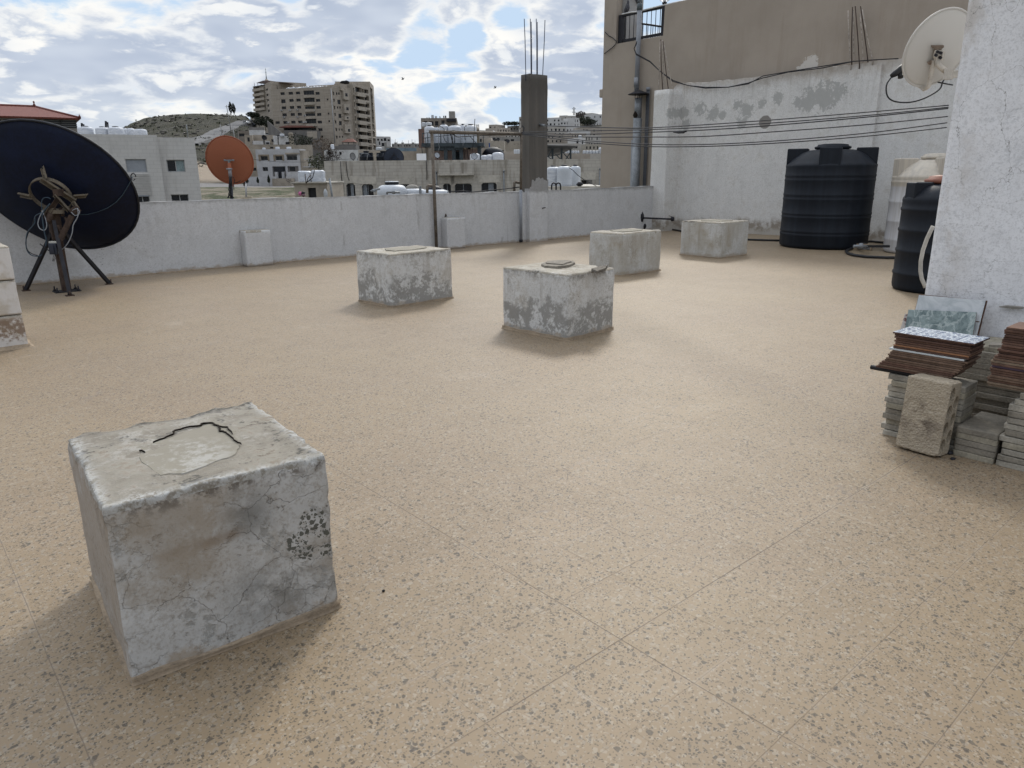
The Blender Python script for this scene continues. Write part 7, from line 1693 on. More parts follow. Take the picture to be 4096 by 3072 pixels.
for (xa, ya, xb, yb) in ((385,845,450,770),(640,830,690,765),(720,810,690,765)):
    mb = MB(); mb.bar(FPf.w(*FPf.m(*q3(xa, ya), -.35), -.35), FPf.w(*FPf.m(*q3(xb, yb), -.35), -.35), .1, .1); mb.part('brace', stl, pf)
zr_ = FPf.m(*q3(180, 522))[1]
for x in (185, 278, 520, 775): mb = MB(); a = FPf.m(*q3(x, 600))[0]; mb.tube([FPf.w(a, zdk, -.05), FPf.w(a, zr_ + (.25 if x > 700 else .08 if x > 300 else 0), -.05)], .035, 6); mb.part('railing_post', stl, pf)
mb = MB(); a = FPf.m(*q3(1305, 600))[0]; mb.tube([FPf.w(a, zdk, -.05), FPf.w(a, zr_ + .1, -.05)], .035, 6); mb.part('railing_post', stl, pf)
aa = [FPf.m(*q3(x, 600))[0] for x in (185, 775)]
for f in (1.0, .5):
    mb = MB(); mb.tube([FPf.w(aa[0], zdk + (zr_ - zdk) * f, -.05), FPf.w(aa[1], zdk + (zr_ - zdk) * f + (.22 if f == 1 else .3), -.05)], .03, 6); mb.part('railing', stl, pf)
mb = MB(); mb.tube([FPf.w(aa[0], zr_, -.05), FPf.w(aa[0], zr_, -4)], .03, 6); mb.part('railing', stl, pf)
for k, (x0, x1, yt, o, wrap_, lab) in enumerate(((228,420,392,-1.3,1,'boxy white wrapped tank at the left end of the platform'),(503,668,362,-1.6,1,'white wrapped tank second from the left on the platform'),(663,902,378,-1.5,1,'broad white wrapped tank in the middle of the platform'),(880,985,372,-2.9,1,'white wrapped tank set back on the platform'),(974,1180,374,-1.4,0,'ribbed white tank at the right end of the platform'),(405,505,412,-3.0,1,'low white tank at the back of the platform'))):
    xa = q3(x0, 0)[0]; xb = q3(x1, 0)[0]; a = FPf.m((xa + xb) / 2, 560, o)[0]; c = FPf.w(a, zdk + .002, o); kk = c.dot(FH) / FPX
    roof_tank(lab, c, (xb - xa) / 2 * kk, zat((xa + xb) / 2, q3(0, yt)[1], c.dot(FH)) - zdk, 'tanks on the steel platform', wrap=bool(wrap_), ribs=not wrap_)
for pts in ([(500,385),(580,430),(585,520),(575,600),(600,660),(640,690)], [(1000,385),(965,400),(958,480),(960,580),(972,650)], [(1000,520),(1080,600),(1160,690),(1190,760),(1210,850)], [(1150,255),(1135,500),(1120,700),(1100,860)], [(720,520),(735,580),(742,640)], [(235,600),(245,720),(250,850),(265,1010)], [(475,420),(480,600),(478,700),(495,780),(470,860)], [(165,740),(180,860),(215,1000)], [(930,660),(935,720),(925,770)], [(1310,700),(1310,770),(1260,800)]):
    mb = MB(); mb.tube([at_d(*q3(*p), PD - .4 + .05 * i) for i, p in enumerate(pts)], .03, 5); mb.part('hose', wire_m if pts[0][0] not in (475, 930) else galv_m, pf)
ht = thing('rooftop_hut', 'pinkish rooftop hut with a dark doorway under the tank platform', 'hut', at_d(1820, 640, PD + 2)); FHt = fac_px(*[q3(400, 0)[0], PD + 2], *[q3(1225, 0)[0], PD + 2]); r = FHt.rect(*q3(395, 812), *q3(1225, 1020)); rd = FHt.rect(*q3(765, 850), *q3(885, 1016))
pinkm = plain('pink_render', (.30, .225, .20), .9, 0, .2, 1.2); zz0 = zL1 - .45
mb = MB(); holewall(mb, FHt, 0, FHt.L, zz0, r[3], [[rd[0], zz0 + .03, rd[2], rd[3]]], .2, 0, 1); c = [FHt.w(0, zz0), FHt.w(FHt.L, zz0), FHt.w(FHt.L, zz0, -4), FHt.w(0, zz0, -4)]; t_ = [V((q.x, q.y, r[3])) for q in c]
for k in (1, 2, 3): mb.add([c[k], c[(k+1) % 4], t_[(k+1) % 4], t_[k]], [(0, 1, 2, 3)], 0)
mb.add(t_, [(0, 1, 2, 3)], 0); mb.part('wall', [pinkm, dark_m], ht)
mb = MB()
for k in range(6): a = rd[0] + (rd[2] - rd[0]) * (k + .5) / 6; FHt.box(mb, a - .04, rd[1] + .05, a + .04, rd[3] - .05, -.19, -.15)
mb.part('door_slats', stl, ht)
for x in (975, 1035):
    mb = MB(); a = FHt.m(*q3(x, 800), 1.2)[0]; mb.tube([FHt.w(a, zz0, 1.2), FHt.w(a - .2, zdk, 1.2)], .03, 5); mb.part('ladder_rail', dark_m, ht)
simple_house('roof_room', 'beige roof room behind the large slate blue dish', 1440, 1672, LB + 9, LB + 9, 605, [], beige_m, 7, z0=zL1 - .6, parapet=0)
simple_house('roof_room', 'beige roof room with a pale panel left of the tank platform', 1665, 1712, LB + 8.6, LB + 8.6, 592, [], beige_m, 6, z0=zL1 - .6, parapet=0)
mb = MB(); F_ = fac_px(1666, LB + 3, 1706, LB + 3); r = F_.rect(1667, 614, 1704, 642); F_.box(mb, r[0], zL1 - .45, r[2], r[3], -.1, 0); mb.single('white_board', white_plastic, 'plain white board standing on the stone building beside the pipe post', 'board')
for k, (x0, x1, y0, lab, r_) in enumerate(((1040,1212,892,'lumpy white wrapped bundle behind the pale grey dish',0),(1245,1365,925,'low white wrapped bundle, left of two right of the platform',0),(1345,1465,915,'low white wrapped bundle, right of two right of the platform',0),(1463,1668,872,'grey white wrapped tank beside the bare column',1))):
    xa = q3(x0, 0)[0]; xb = q3(x1, 0)[0]; c = stand(FLB, (xa + xb) / 2, -2.5); kk = c.dot(FH) / FPX; roof_tank(lab, c, (xb - xa) / 2 * kk, zat((xa + xb) / 2, q3(0, y0)[1], c.dot(FH)) - c.z, 'wrapped tanks on the stone building', wrap=True, ribs=False, lid=False)
mb = MB(); c = at_d(*q3(1490, 935), LB + 8); mb.lathe([(1.05, -1), (1.05, .2), (.8, .55), (.4, .75), (.001, .8)], 24, c); mb.single('water_tank', tank_dark, 'dark round topped tank behind the wrapped bundles', 'water tank')
# solar panel rack right of the column
sr = thing('solar_rack', 'tilted solar panel rack seen from below right of the bare column', 'solar panel', at_d(2230, 640, LB + 3)); SD = LB + 2
A_ = at_d(*q5(-120, 790), SD); B_ = at_d(*q5(640, 808), SD); C_ = at_d(*q5(300, 960), SD + 3.6); D_ = at_d(*q5(-200, 1060), SD + 3.6)
C_ = at_d(*q5(250, 985), SD + 2.6); D_ = at_d(*q5(-120, 1040), SD + 2.6)
nn = (B_ - A_).cross(D_ - A_).normalized()
mb = MB(); mb.prism([A_, B_, C_, D_], nn * .06); mb.part('panel', plain('panel_back', (.045, .047, .05), .6, 0, .3, 1.2), sr)
for f in (.15, .4, .65, .9): mb = MB(); mb.bar(A_.lerp(D_, f), B_.lerp(C_, f), .07, .09); mb.part('purlin', stl, sr)
zs_ = zL1 - .45
for x, y in ((148, 850), (325, 850), (500, 865)):
    p = at_d(*q5(x, y), SD + .6); mb = MB(); mb.bar(V((p.x, p.y, zs_)), p, .12, .12); mb.part('post', stl, sr)
for (xa, ya, xb, yb) in ((205,960,310,1065),(335,910,470,1065),(490,930,405,1060),(50,1000,130,1068),(130,880,60,1010)):
    mb = MB(); mb.bar(at_d(*q5(xa, ya), SD + .6), at_d(*q5(xb, yb), SD + .6), .08, .08); mb.part('brace', stl, sr)
# three big tanks right of the column
TG = 46.0
tg = thing('low_roof', 'low flat roof edge carrying three white tanks right of the column', 'roof', at_d(2260, 750, TG)); FT2 = fac_px(2120, TG - 1.2, 2425, TG - 1.2); zt2 = zat(2260, 746, TG - 1.2)
mb = MB(); FT2.box(mb, 0, -10, FT2.L, zt2, -9, 0); mb.part('wall', lime_m, tg)
for k, (xa, xb, yt, d, wrap_, lab) in enumerate(((2186,2240,666,TG + .5,1,'spiral wrapped white tank beside the column, left of three'),(2227,2285,664,TG,0,'ribbed white tank in the middle of three right of the column'),(2279,2321,664,TG + .9,0,'ribbed white tank on the right of three right of the column'))):
    c = at_d((xa + xb) / 2, 746, d); c.z = zt2; roof_tank(lab, c, (xb - xa) / 2 * d / FPX, zat(2260, yt, d) - zt2, 'three white tanks right of the column', wrap=bool(wrap_), ribs=not wrap_)
mb = MB(); mb.tube([at_d(*q5(*p), TG - .8) for p in ((465,1218),(540,1270),(640,1370),(770,1465),(880,1520),(1060,1612))], .02, 5); mb.single('cable', wire_m, 'black cable slanting down from the white tanks right of the column', 'cable')
for k, x in enumerate((130, 218)):
    mb = MB(); D_ = YP / fw.y if False else at_y(*q5(x + 40, 1600), YP + .1).dot(FH); P = [at_d(*q5(px, py), D_) for px, py in ((x, 1660), (x, 1570), (x + 12, 1535), (x + 42, 1520), (x + 74, 1535), (x + 86, 1575), (x + 86, 1660))]; mb.tube(P, .018, 8)
    mb.single('hooped_pipe', dark_m, ('left dark hoop shaped pipe on the parapet right of the column', 'right dark hoop shaped pipe on the parapet right of the column')[k], 'pipe', 'hooped pipes on the parapet')
mb = MB(); c = at_d(*q5(680, 1545), TG - 1.0); mb.blob(c, (.22, .15, .15), 3, .4); mb.single('pump', dark_m, 'dark water pump beside the white tanks right of the column', 'pump')
# domed tank tops just behind the parapet
def half_tank(label, px, py, rpx, d, mat, lid):
    k = d / FPX; c = at_d(px, py, d); r_ = rpx * k; t = thing('water_tank', label, 'water tank', V((c.x, c.y, c.z - 1.2)), 'tank tops behind the parapet')
    mb = MB(); mb.lathe([(r_ * .98, -1.2), (r_ * .98, -.14 * r_), (r_, -.06 * r_), (r_ * .97, .22 * r_), (r_ * .84, .42 * r_), (r_ * .68, .5 * r_), (r_ * .45, .53 * r_)], 40, c); mb.part('tank_body', mat, t)
    mb = MB(); mb.lathe([(r_ * .46, .53 * r_), (r_ * .47, .66 * r_), (r_ * .46, .70 * r_)], 32, c); mb.part('neck', black_m, t)
    mb = MB(); mb.lathe([(r_ * .47, .702 * r_), (r_ * .42, .75 * r_), (.001, .77 * r_)], 32, c); mb.part('lid', lid, t); return t
half_tank('white domed tank top with a black neck peeping over the parapet', 1569, 772, 58, 17.5, white_tank_m, white_tank_m)
for px, rpx, yy, lab in ((1650, 52, 770, 'flat white tank with a grey lid right of the domed one'), (1738, 55, 774, 'flat white tank with a dark lid behind the pipe post')):
    k = 17.8 / FPX; c = at_d(px, yy, 17.8); r_ = rpx * k; t = thing('water_tank', lab, 'water tank', V((c.x, c.y, c.z - 1)), 'tank tops behind the parapet'); mb = MB(); mb.lathe([(r_, -1), (r_, .02), (r_ * .96, .06), (r_ * .6, .09)], 40, c); mb.part('tank_body', white_tank_m, t)
    mb = MB(); mb.lathe([(r_ * .52, .09), (r_ * .5, .12), (r_ * .3, .17), (.001, .19)], 32, c); mb.part('lid', plain('dusty_lid', (.20, .19, .17), .8) if px < 1700 else dark_m, t)
mb = MB(); D_ = 15.2; mb.tube([at_d(px, py, D_) for px, py in ((1483,765),(1510,757),(1520,755))], .02, 8); mb.lathe([(.03, -.03), (.035, 0), (.03, .03)], 10, at_d(1496, 762, D_)); mb.single('tap_pipe', galv_m, 'small grey tap pipe pointing left from the domed tank', 'pipe')
mb = MB(); mb.tube([at_d(px, py, D_ - .5) for px, py in ((1548,778),(1548,769),(1552,768),(1575,769),(1600,770))], .020, 8); mb.lathe([(.03, -.03), (.04, 0), (.03, .03)], 10, at_d(1574, 769, D_ - .5)); mb.single('tap_pipe', galv_m, 'grey angled pipe with a valve in front of the domed tank', 'pipe')
mb = MB(); a = at_d(1681, 776, D_ + 1); b = at_d(1681, 745, D_ + 1); mb.bar(a, b, .05, .05); mb.single('post_stub', galv_m, 'short grey square stub behind the parapet left of the pipe post', 'post')
mb = MB(); mb.tube([at_y(px, py, YP + .3) for px, py in ((1709,772),(1709,744),(1712,742),(1729,744))], .03, 8); mb.single('pipe_elbow', rustpale_m, 'rusty pipe elbow beside the top of the clothesline post', 'pipe')
mb = MB(); mb.tube([at_y(px, py, YP + .25) for px, py in ((2057,768),(2057,730),(2061,728),(2083,732))], .03, 8); mb.single('pipe_elbow', rustpale_m, 'rusty pipe elbow left of the bare column above the parapet', 'pipe')
for k, pts in enumerate(([(1850,770),(1900,767),(1960,761),(2000,757),(2050,752),(2080,748)], [(1790,768),(1850,764),(1880,766)])):
    mb = MB(); mb.tube([at_y(px, py, YP + .2) for px, py in pts], .012, 6); mb.single('iron_bar', dark_m, ('long thin iron bar lying just behind the parapet left of the column', 'short thin iron bar lying behind the parapet')[k], 'bar')
# hut with wrapped tanks left of the stone building
HD = 52.0
hu = thing('rooftop_hut', 'small beige hut with a black doorway below two wrapped tanks', 'hut', at_d(1240, 785, HD)); FHu = fac_px(1172, HD, 1304, HD); rd = FHu.rect(1233, 751, 1263, 783); zh = zat(1240, 733, HD)
mb = MB(); shell(mb, FHu, -10, zh, 5, [[rd[0], rd[1] - 1.2, rd[2], rd[3]]], .25, 0, 1, 0); mb.part('wall', [beige_m, black_m], hu)
mb = MB(); FHu.box(mb, -.2, zh + .002, FHu.L + .05, zh + .09, -5.1, .15); mb.part('roof_slab', lime_m, hu)
mb = MB(); a = FHu.m(1266, 0, .3)[0]; mb.tube([FHu.w(a + .12, zh - 1.6, .3), FHu.w(a - .02, zat(1264, 713, HD), .3)], .07, 8); mb.part('standpipe', galv_m, hu)
for k, (xa, xb, yt, lab) in enumerate(((1198,1246,684,'white wrapped square tank on the beige hut, the left one'),(1252,1300,681,'white wrapped tank on the beige hut, the right one with hanging cords'))):
    c = at_d((xa + xb) / 2, 731, HD + 1); c.z = zh + .09; kk = (HD + 1) / FPX; t = thing('water_tank', lab, 'water tank', c, 'wrapped tanks on the beige hut'); mb = MB(); h_ = zat(1250, yt, HD + 1) - c.z; r_ = (xb - xa) / 2 * kk
    rough_block(mb, -r_, r_, -r_ * .8, r_ * .8, 0, h_, .03, 5 + k, .035, 10, .16); mb.v = [V((c.x, c.y, c.z)) + RH * v.x + FH * v.y + V((0, 0, v.z)) for v in mb.v]; mb.part('wrapped_body', [white_wrap, white_wrap], t)
for k, (pts, lab) in enumerate((([(1224,733),(1221,708),(1220,695)], 'thin bare twig before the left wrapped tank'), ([(1226,733),(1231,716),(1242,700)], 'slanted bare twig before the wrapped tanks'), ([(1226,730),(1250,712),(1256,690),(1258,680)], 'dark cord hanging over the right wrapped tank'))):
    mb = MB(); mb.tube([at_d(px, py, HD - .6) for px, py in pts], .03, 5); mb.single('cord' if k == 2 else 'twig', wire_m if k == 2 else bark_m, lab, 'cord' if k == 2 else 'twig')
bn = thing('laundry', 'small pink and black garments hanging by the beige hut, just above the parapet', 'laundry', at_d(1206, 784, 40))
mb = MB(); mb.blob(at_d(1202, 775, 40), (.12, .08, .12), 3, .5); mb.part('pink_garment', plain('pink_cloth', (.48, .14, .28), .9), bn)
mb = MB(); mb.blob(at_d(1213, 771, 40), (.12, .07, .07), 5, .6); mb.blob(at_d(1197, 769, 40), (.05, .05, .05), 6, .5); mb.part('black_garment', dark_m, bn)
mb = MB(); mb.blob(at_d(1214, 780, 40), (.11, .06, .09), 9, .5); mb.part('mauve_garment', plain('mauve_cloth', (.20, .13, .15), .9), bn)
mb = MB(); c = at_d(1303, 784, 40); mb.lathe([(.07, -.1), (.10, 0), (.10, .22), (.05, .32), (.03, .36), (.001, .37)], 14, c); mb.single('white_jug', plain('pale_jug', (.36, .38, .40), .6), 'small pale jug at the corner of the stone building above the parapet', 'jug')
mb = MB(); D_ = at_y(1100, 796, YP + 6).dot(FH)
mb.bar(at_d(940, 793, D_), at_d(1008, 788, D_), .05, .03); mb.bar(at_d(945, 797, D_ - .3), at_d(1180, 780, D_ + 3), .05, .04); mb.single('timber_battens', plain('pale_timber', (.40, .35, .27), .8), 'pale timber battens lying behind the parapet right of the orange dish', 'timber')
mb = MB(); mb.tube([at_d(985, 790, 60), at_d(983, 735, 60)], .07, 8); mb.single('pale_post', whm, 'pale bare post in the field right of the orange dish', 'post')
# street cable across the white house
mb = MB(); mb.tube([at_d(*q2(*p), 150) for p in ((360,600),(600,632),(900,655),(1300,655),(1700,625),(2150,600))], .035, 5); mb.single('street_cable', wire_m, 'sagging street cable crossing in front of the white house', 'cable')

# ------------------------------------------------------------------ right of the apartment block
def auto_wins(F_px, n, m_, ya, yb, seed, w=.42, hgt=.55, miss=.15):
    x0, x1 = F_px; rg = random.Random(seed); out = []
    for j in range(m_):
        for i in range(n):
            if rg.random() < miss: continue
            cx_ = x0 + (x1 - x0) * (i + .5 + rg.uniform(-.12, .12)) / n; cy_ = ya + (yb - ya) * (j + .45) / m_; ww = (x1 - x0) / n * w * rg.uniform(.7, 1.2); hh = (yb - ya) / m_ * hgt * rg.uniform(.8, 1.1)
            out.append(((cx_ - ww / 2, cy_ - hh / 2), (cx_ + ww / 2, cy_ + hh / 2)))
    return out
pale1 = plain('far_pale_render', (.41, .39, .36), .9, 0, .16, .2); pale2 = plain('far_beige_render', (.34, .305, .265), .9, 0, .2, .2); pale3 = plain('far_grey_render', (.25, .24, .225), .9, 0, .2, .2); pale4 = plain('far_white_render', (.52, .515, .51), .9, 0, .12, .2)
simple_house('far_house', 'white house with arched windows right of the tall apartment block', 1502, 1561, 330, 333, 546, [(q6(603,305),q6(645,345)),(q6(684,307),q6(724,350)),(q6(750,290),q6(805,355)),(q6(833,315),q6(880,358)),(q6(640,365),q6(665,440)),(q6(700,395),q6(800,470))], pale4, 12, z0=0)
simple_house('far_house', 'unfinished dark house with upright columns on its roof right of the apartment block', 1545, 1676, 300, 300, 586, [], pale3, 12, z0=0)
for k, x in enumerate((785, 1010, 1165, 1395)):
    F_ = fac_px(1540, 290, 1680, 290); r = F_.rect(*q6(x - 22, 385), *q6(x + 22, 570)); mb = MB(); F_.box(mb, r[0], r[1] - 2, r[2], r[3], -.6, 0); mb.single('roof_column', pale3, ('first', 'second', 'third', 'fourth')[k] + ' unfinished concrete column from the left in the row right of the apartment block', 'column', 'unfinished columns')
simple_house('far_house', 'long low bluish house with sheeting behind the slate blue dish', 1545, 1672, 270, 272, 592, [], plain('bluish_sheet', (.16, .22, .26), .8, 0, .3, .3), 8, z0=-2)
simple_house('far_house', 'hazy row of far houses between the apartment block and the tank platform', 1566, 1680, 520, 520, 574, auto_wins((1566, 1680), 10, 1, 578, 592, 3), pale3, 14, z0=2)
for k, (px, yt) in enumerate(((1581,556),(1609,560),(1634,561),(1648,556),(1590,566),(1660,562))):
    mb = MB(); a = at_d(px, 585, 430); b = at_d(px, yt, 430); mb.tube([a, b], .10, 4); mb.single('far_mast', galv_m, 'hair thin far mast standing on the roofs right of the apartment block', 'mast', 'thin far masts')
tank_px('white box tank on the roof behind the dark navy tanks', q6(580,0)[0], q6(708,0)[0], q6(0,495)[1], q6(0,560)[1], 110, None, ribs=False, lid=False)
simple_house('far_house', 'pale low house behind the dark navy tanks', 1432, 1545, 112, 112, 600, [], pale2, 8, z0=-6)
# building with the tall roof box behind the platform
t, F, zz = simple_house('far_building', 'grey beige building with a tall roof box behind the tank platform', q3(145,0)[0], q3(805,0)[0], 120, 118, q3(0,240)[1], [(q3(205,300),q3(275,380)),(q3(315,300),q3(385,380)),(q3(415,298),q3(475,380)),(q3(535,275),q3(590,345))], plain('grey_beige_render', (.225, .20, .175), .9, 0, .2, .5), 12, z0=-8)
r = F.rect(*q3(672, 112), *q3(778, 260)); mb = MB(); F.box(mb, r[0], r[1] - .6, r[2], r[3], -4, -.3); mb.part('roof_box', pale3, t)
r = F.rect(*q3(630, 255), *q3(800, 308)); mb = MB(); F.box(mb, *r, .02, .5); mb.part('dark_awning', dark_m, t)
for x, y0, y1, w_ in ((260,222,240,14),(298,218,240,10),(362,176,226,42),(425,196,222,34),(500,200,215,12),(572,190,214,16),(605,188,214,20)):
    r = F.rect(*q3(x - w_/2, y0), *q3(x + w_/2, y1 + 10)); mb = MB(); F.box(mb, r[0], r[1], r[2], r[3], -2, -.8); mb.part('roof_item', white_tank_m if w_ > 30 else dark_m, t)
simple_house('far_house', 'reddish brown tower wall left of the white tanks on the platform', q3(98,0)[0], q3(225,0)[0], 100, 100, q3(0,440)[1], [], plain('reddish_render', (.145, .095, .08), .9, 0, .2, .6), 6, z0=-8)
for k, (x0, x1, y0, lab) in enumerate(((172,245,320,'small white tank left of two behind the platform tanks'),(240,358,322,'small white tank right of two behind the platform tanks'))):
    tank_px(lab, q3(x0,0)[0], q3(x1,0)[0], q3(0,y0)[1], q3(0,400)[1], 95, 'small tanks behind the platform', ribs=False, lid=False)
rb = thing('round_building', 'round beige building with a railing on its roof behind the platform', 'building', at_d(1875, 540, 130)); c = xy_d(q3(1010, 0)[0], 138); k = 130 / FPX; rr = 237 / 4.609 * k; z_ = zat(q3(1010, 0)[0], q3(0, 362)[1], 130)
mb = MB(); mb.lathe([(rr, -8), (rr, z_ - .5), (rr * 1.02, z_ - .5), (rr * 1.02, z_)], 40, c); mb.part('wall', pale2, rb)
zt3 = zat(q3(1010, 0)[0], q3(0, 308)[1], 130)
for f in (1, .55): mb = MB(); mb.tube([c + V((rr * math.cos(a * .2094), rr * math.sin(a * .2094), z_ + (zt3 - z_) * f)) for a in range(30)], .035, 4, 0, True); mb.part('railing', frame_m, rb)
for a in range(24): mb = MB(); p = c + V((rr * math.cos(a * .2618), rr * math.sin(a * .2618), 0)); mb.tube([p + V((0,0,z_)), p + V((0,0,zt3))], .03, 4); mb.part('railing_post', frame_m, rb)
# houses in the middle distance under the crossbar
simple_house('far_house', 'cream house with a blue window strip left of the bare column', q3(1385,0)[0], q3(1690,0)[0], 105, 104, q3(0,660)[1], [(q3(1515,785),q3(1605,900)),(q3(1440,825),q3(1490,880)),(q3(1632,830),q3(1680,905))], plain('cream_render', (.34, .31, .265), .9, 0, .15, .6), 8, z0=-8)
mb = MB(); F_ = fac_px(1945, 104, 1970, 104); r = F_.rect(*q3(1408, 700), *q3(1428, 862)); F_.box(mb, *r, .05, .12); mb.single('blue_strip_window', plain('blue_glass', (.02, .055, .19), .3), 'narrow blue strip window on the cream house', 'window')
simple_house('far_house', 'tall beige corner house right of the platform', q3(1270,0)[0], q3(1440,0)[0], 112, 108, q3(0,600)[1], [], pale2, 8, z0=-8)
simple_house('far_house', 'cream house with a flat roof touching the bare column', q3(1690,0)[0], q3(1995,0)[0], 118, 118, q3(0,668)[1], auto_wins((q3(1700,0)[0], q3(1985,0)[0]), 4, 1, q3(0,690)[1], q3(0,740)[1], 8, .2, .6), plain('cream_render_b', (.315, .285, .24), .9, 0, .15, .6), 8, z0=-8)
simple_house('far_house', 'low tan wall with laundry tanks beside the bare column', q3(1670,0)[0], q3(2000,0)[0], 90, 90, q3(0,855)[1], [], pale2, 6, z0=-8)
for k in range(4): tank_px('small white tank in the row of four left of the bare column', q3(1868 + k*32, 0)[0], q3(1900 + k*32, 0)[0], q3(0,820)[1], q3(0,900)[1], 88, 'row of four small tanks', ribs=False, lid=False)
for k, (x, lab) in enumerate(((1506, 'left of two round black dishes on the roof left of the column'), (1580, 'right of two round black dishes on the roof left of the column'))): small_dish(lab, *q3(x, 630), 5.6, 103, black_m, tow(1980, 556, .2, .3), 1.0, True, 'pair of black dishes')
small_dish('dark dish half hidden on the cream roof left of the column', *q3(1760, 665), 6.5, 116, dark_m, tow(2030, 560, .2, .4))
# the far hillside town
hl = [(q3(1400,0)[0], q3(1545,0)[0], 420, q3(0,362)[1], pale2, 2, 2, 'brown topped house on the far ridge left of the column'), (q3(1555,0)[0], q3(1800,0)[0], 400, q3(0,420)[1], pale2, 5, 2, 'long beige house on the far ridge left of the column'),
 (q3(1740,0)[0], q3(1960,0)[0], 430, q3(0,385)[1], pale3, 4, 2, 'dark wide house with trees on the far ridge left of the column'), (q3(1955,0)[0], q3(2060,0)[0], 380, q3(0,215)[1], pale1, 2, 4, 'slender tall house just left of the bare column'),
 (q3(1250,0)[0], q3(1480,0)[0], 380, q3(0,470)[1], pale2, 4, 2, 'low house with antennas on the far ridge right of the round building'), (q3(1340,0)[0], q3(1700,0)[0], 300, q3(0,545)[1], pale2, 6, 2, 'long lower house under the far ridge'), (q3(1700,0)[0], q3(2040,0)[0], 280, q3(0,530)[1], pale1, 6, 2, 'pale lower house under the far ridge beside the column'),
 (2150, q5(300,0)[0], 560, q5(0,250)[1], pale4, 6, 3, 'white terraced house on the far ridge right of the column'), (q5(270,0)[0], q5(420,0)[0], 555, q5(0,205)[1], pale1, 3, 3, 'raised box house on the far ridge'), (q5(290,0)[0], q5(660,0)[0], 500, q5(0,300)[1], pale4, 6, 4, 'bright white house on the upper far slope'), (q5(570,0)[0], q5(660,0)[0], 495, q5(0,250)[1], pale4, 2, 5, 'tall narrow white house on the upper far slope'),
 (q5(430,0)[0], q5(720,0)[0], 600, q5(0,210)[1], pale1, 5, 2, 'pale house below the lattice mast'), (q5(650,0)[0], q5(910,0)[0], 610, q5(0,165)[1], pale1, 5, 4, 'tall pale house at the top of the far hill'), (q5(840,0)[0], q5(910,0)[0], 605, q5(0,250)[1], pale4, 1, 2, 'small white annexe at the top of the far hill'),
 (q5(945,0)[0], q5(1160,0)[0], 560, q5(0,180)[1], pale4, 4, 4, 'white block touching the brown house on the far hill'), (2150, q5(400,0)[0], 440, q5(0,425)[1], pale1, 7, 2, 'pale low row on the middle of the far slope, left'), (q5(300,0)[0], q5(640,0)[0], 445, q5(0,440)[1], pale4, 6, 2, 'white low row on the middle of the far slope'),
 (q5(640,0)[0], q5(1150,0)[0], 420, q5(0,440)[1], pale2, 7, 3, 'beige block on the middle of the far slope, right'), (2140, q5(560,0)[0], 350, q5(0,560)[1], pale2, 10, 3, 'long beige block below the washing lines right of the column'), (q5(520,0)[0], q5(800,0)[0], 345, q5(0,550)[1], pale2, 6, 3, 'beige block with rows of windows below the washing lines'), (q5(790,0)[0], q5(1150,0)[0], 330, q5(0,590)[1], pale1, 7, 3, 'pale block below the washing lines beside the brown house'),
 (2120, q5(700,0)[0], 220, q5(0,755)[1], pale1, 6, 1, 'long pale house above the solar panel rack'), (q5(700,0)[0], q5(1130,0)[0], 210, q5(0,765)[1], plain('far_cream', (.31, .285, .245), .9, 0, .15, .3), 6, 1, 'cream house with narrow windows above the small tanks'), (q5(180,0)[0], q5(890,0)[0], 100, q5(0,940)[1], pale2, 3, 1, 'low beige roof room behind the solar panel rack'), (q5(880,0)[0], q5(1140,0)[0], 98, q5(0,950)[1], pale1, 2, 1, 'low pale roof room behind the tanks right of the solar rack'),
 (1560, 1700, 470, 588, pale3, 8, 2, 'distant grey row of houses left of the platform'), (1880, 2100, 260, q3(0,590)[1], pale3, 7, 2, 'shadowy house row above the cream houses')]
for i, (x0, x1, d, yt, m_, n_, mm, lab) in enumerate(hl):
    hpx = 15 if d > 500 else 18 if d > 340 else 22
    wins = auto_wins((x0, x1), n_, mm, yt + 4, yt + 4 + mm * hpx, 50 + i, .42, .52, .12) if d > 105 else []
    F_ = fac_px(x0, d, x1, d * rnd.uniform(.985, 1.015)); z0 = min(bbase(F_), zat((x0 + x1) / 2, yt + mm * hpx + 30, d))
    simple_house('hillside_house', lab, x0, x1, d, d * rnd.uniform(.985, 1.015), yt, wins, m_, 10, 'house', None, z0=z0, rev=.35, parapet=.5)
    # stair room on the roof
rg = random.Random(11); k = 0
for i in range(46):
    x0 = rg.uniform(1850, 2390); d = rg.uniform(300, 640); p = xy_d(x0, d); gz = ground_z(p.x, p.y); w_ = rg.uniform(28, 60) * 430 / d; h_ = rg.choice((6.5, 9.5, 9.5, 12.5)); 
    yt = at_d(x0, 690, d); A = V((p.x, p.y, gz + h_)) - EYE; yt = 1536 - FPX * A.dot(up) / A.dot(fw)
    if yt < 520: continue
    nw = max(2, int(w_ / 14)); mm = int(h_ // 3); hp = 3 * FPX / d
    simple_house('hillside_house', 'small flat roofed house among the crowd on the far hillside', x0, x0 + w_, d, d + rg.uniform(-6, 6), yt, auto_wins((x0, x0 + w_), nw, mm, yt + hp * .2, yt + hp * .2 + mm * hp, i, .42, .50, .15), rg.choice((pale1, pale2, pale2, pale4, pale3)), 9, 'house', 'houses on the far hillside', z0=gz - 4, rev=.3, parapet=.5)
    if rg.random() < .7:
        c = V((p.x, p.y, gz + h_ - .5)) + RH * rg.uniform(1, 3) + FH * 2.5; roof_tank('small white tank on a flat roof of the far hillside', c, .75, 1.7, 'small tanks on far roofs', ribs=False, lid=False, seg=10)
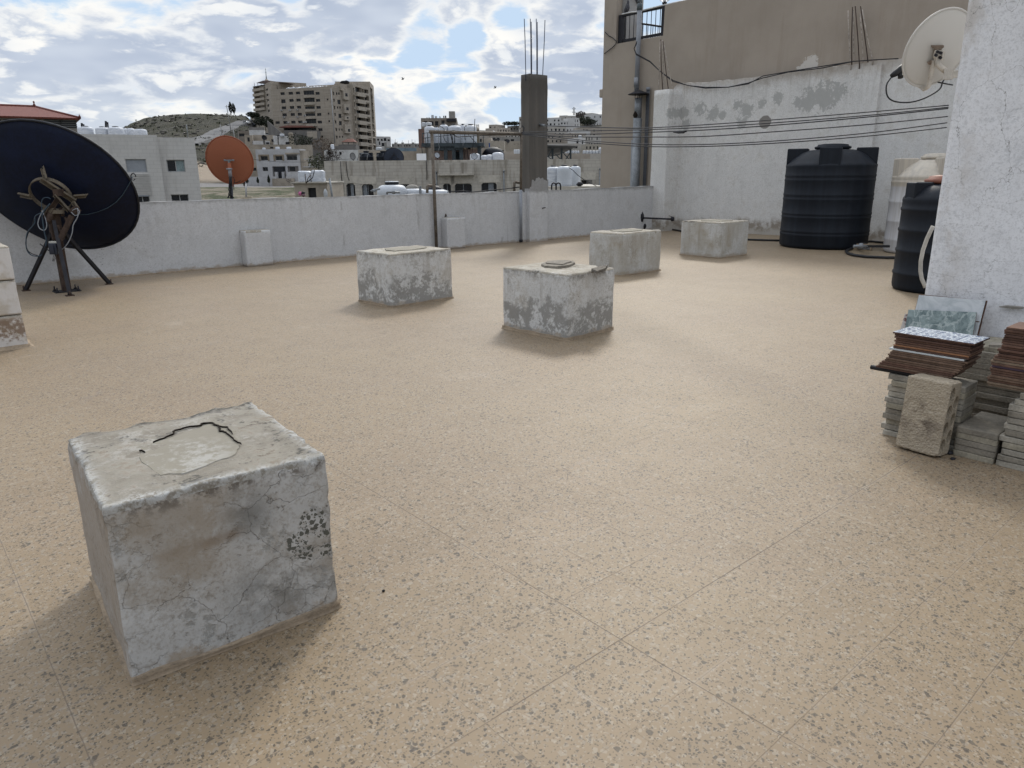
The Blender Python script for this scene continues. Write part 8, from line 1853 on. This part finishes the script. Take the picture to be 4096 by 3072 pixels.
for k in range(7):
    x = q5(400 + k * 45, 0)[0]
    if 640 < 400 + k * 45 < 700: continue
    tank_px('low white wrapped tank in the row above the solar rack', x, x + 9, q5(0,893)[1], q5(0,945)[1], 97, 'wrapped tanks in a row', ribs=False, lid=False, wrap=True, seg=14)
for k in range(6):
    x = q5(735 + k * 62, 0)[0]; tank_px('white wrapped tank in the row left of the brown house', x, x + 12.5, q5(0,890 - (60 if k == 5 else 0))[1], q5(0,950)[1], 96, 'wrapped tanks in a row', ribs=False, lid=False, wrap=True, seg=14)
lm = thing('lattice_mast', 'tall lattice radio mast on top of the far hill', 'mast', at_d(2296, 460, 640)); D_ = 640
for s in (-1, 0, 1): a = at_d(q5(565 + s * 14, 0)[0], q5(0, 200)[1], D_); b = at_d(q5(565 + s * 7, 0)[0], q5(0, 40)[1], D_); mb = MB(); mb.tube([a, b], .16, 4); mb.part('mast_leg', frame_m, lm)
for k in range(9):
    y = 60 + k * 16; mb = MB(); mb.tube([at_d(q5(552, 0)[0], q5(0, y)[1], D_), at_d(q5(578, 0)[0], q5(0, y + 10)[1], D_)], .12, 4); mb.part('mast_brace', frame_m, lm)
for y in (60, 130): 
    for s in (-25, 25): mb = MB(); mb.tube([at_d(q5(565 + s, 0)[0], q5(0, y)[1], D_), at_d(q5(565 + s, 0)[0], q5(0, y + 22)[1], D_)], .3, 6); mb.part('antenna_panel', frame_m, lm)
for k, (x, y, d, h_, r_, lab) in enumerate(((740,395,560,6.5,6,'broad dark tree on the far hill beside the white houses'),(830,405,555,5,6,'lower dark tree on the far hill'),(700,335,580,8,4,'bare brownish tree on the far hill'))):
    b = at_d(*q5(x, y + 15), d); tree('hill_tree', lab, 'tree', b, h_, (r_, r_), 700, .8, leaf_dark if k < 2 else plain('bare_tree_twigs', (.10, .09, .085), .9, 0, .3, 1), 80 + k, None)
for k in range(3): b = at_d(*q3(1760 + k * 75, 398), 425); tree('hill_tree', 'dark round tree on the ridge left of the column', 'tree', b, 2.6, (3.4, 2.5), 420, .5, leaf_dark, 90 + k, 'dark trees on the far ridge')
# two birds far off in the sky
for px, py, lab in ((1981, 351, 'tiny bird gliding in the sky left of the bare column'), (1612, 317, 'tiny bird flying in the sky right of the apartment block')):
    q = at_d(px, py, 90); mb = MB(); bird_mesh(mb, q, RH * .9 + V((0, 0, .25)) + FH * .2, 1.2)
    for s in (-1, 1): mb.add([q + RH * .06, q - RH * .06, q - RH * .12 + FH * s * .35 + V((0,0,.14)), q + RH * .02 + FH * s * .42 + V((0,0,.16))], [(0, 1, 2, 3)])
    mb.single('bird', plain('bird_grey', (.10, .10, .11), .8), lab, 'bird')
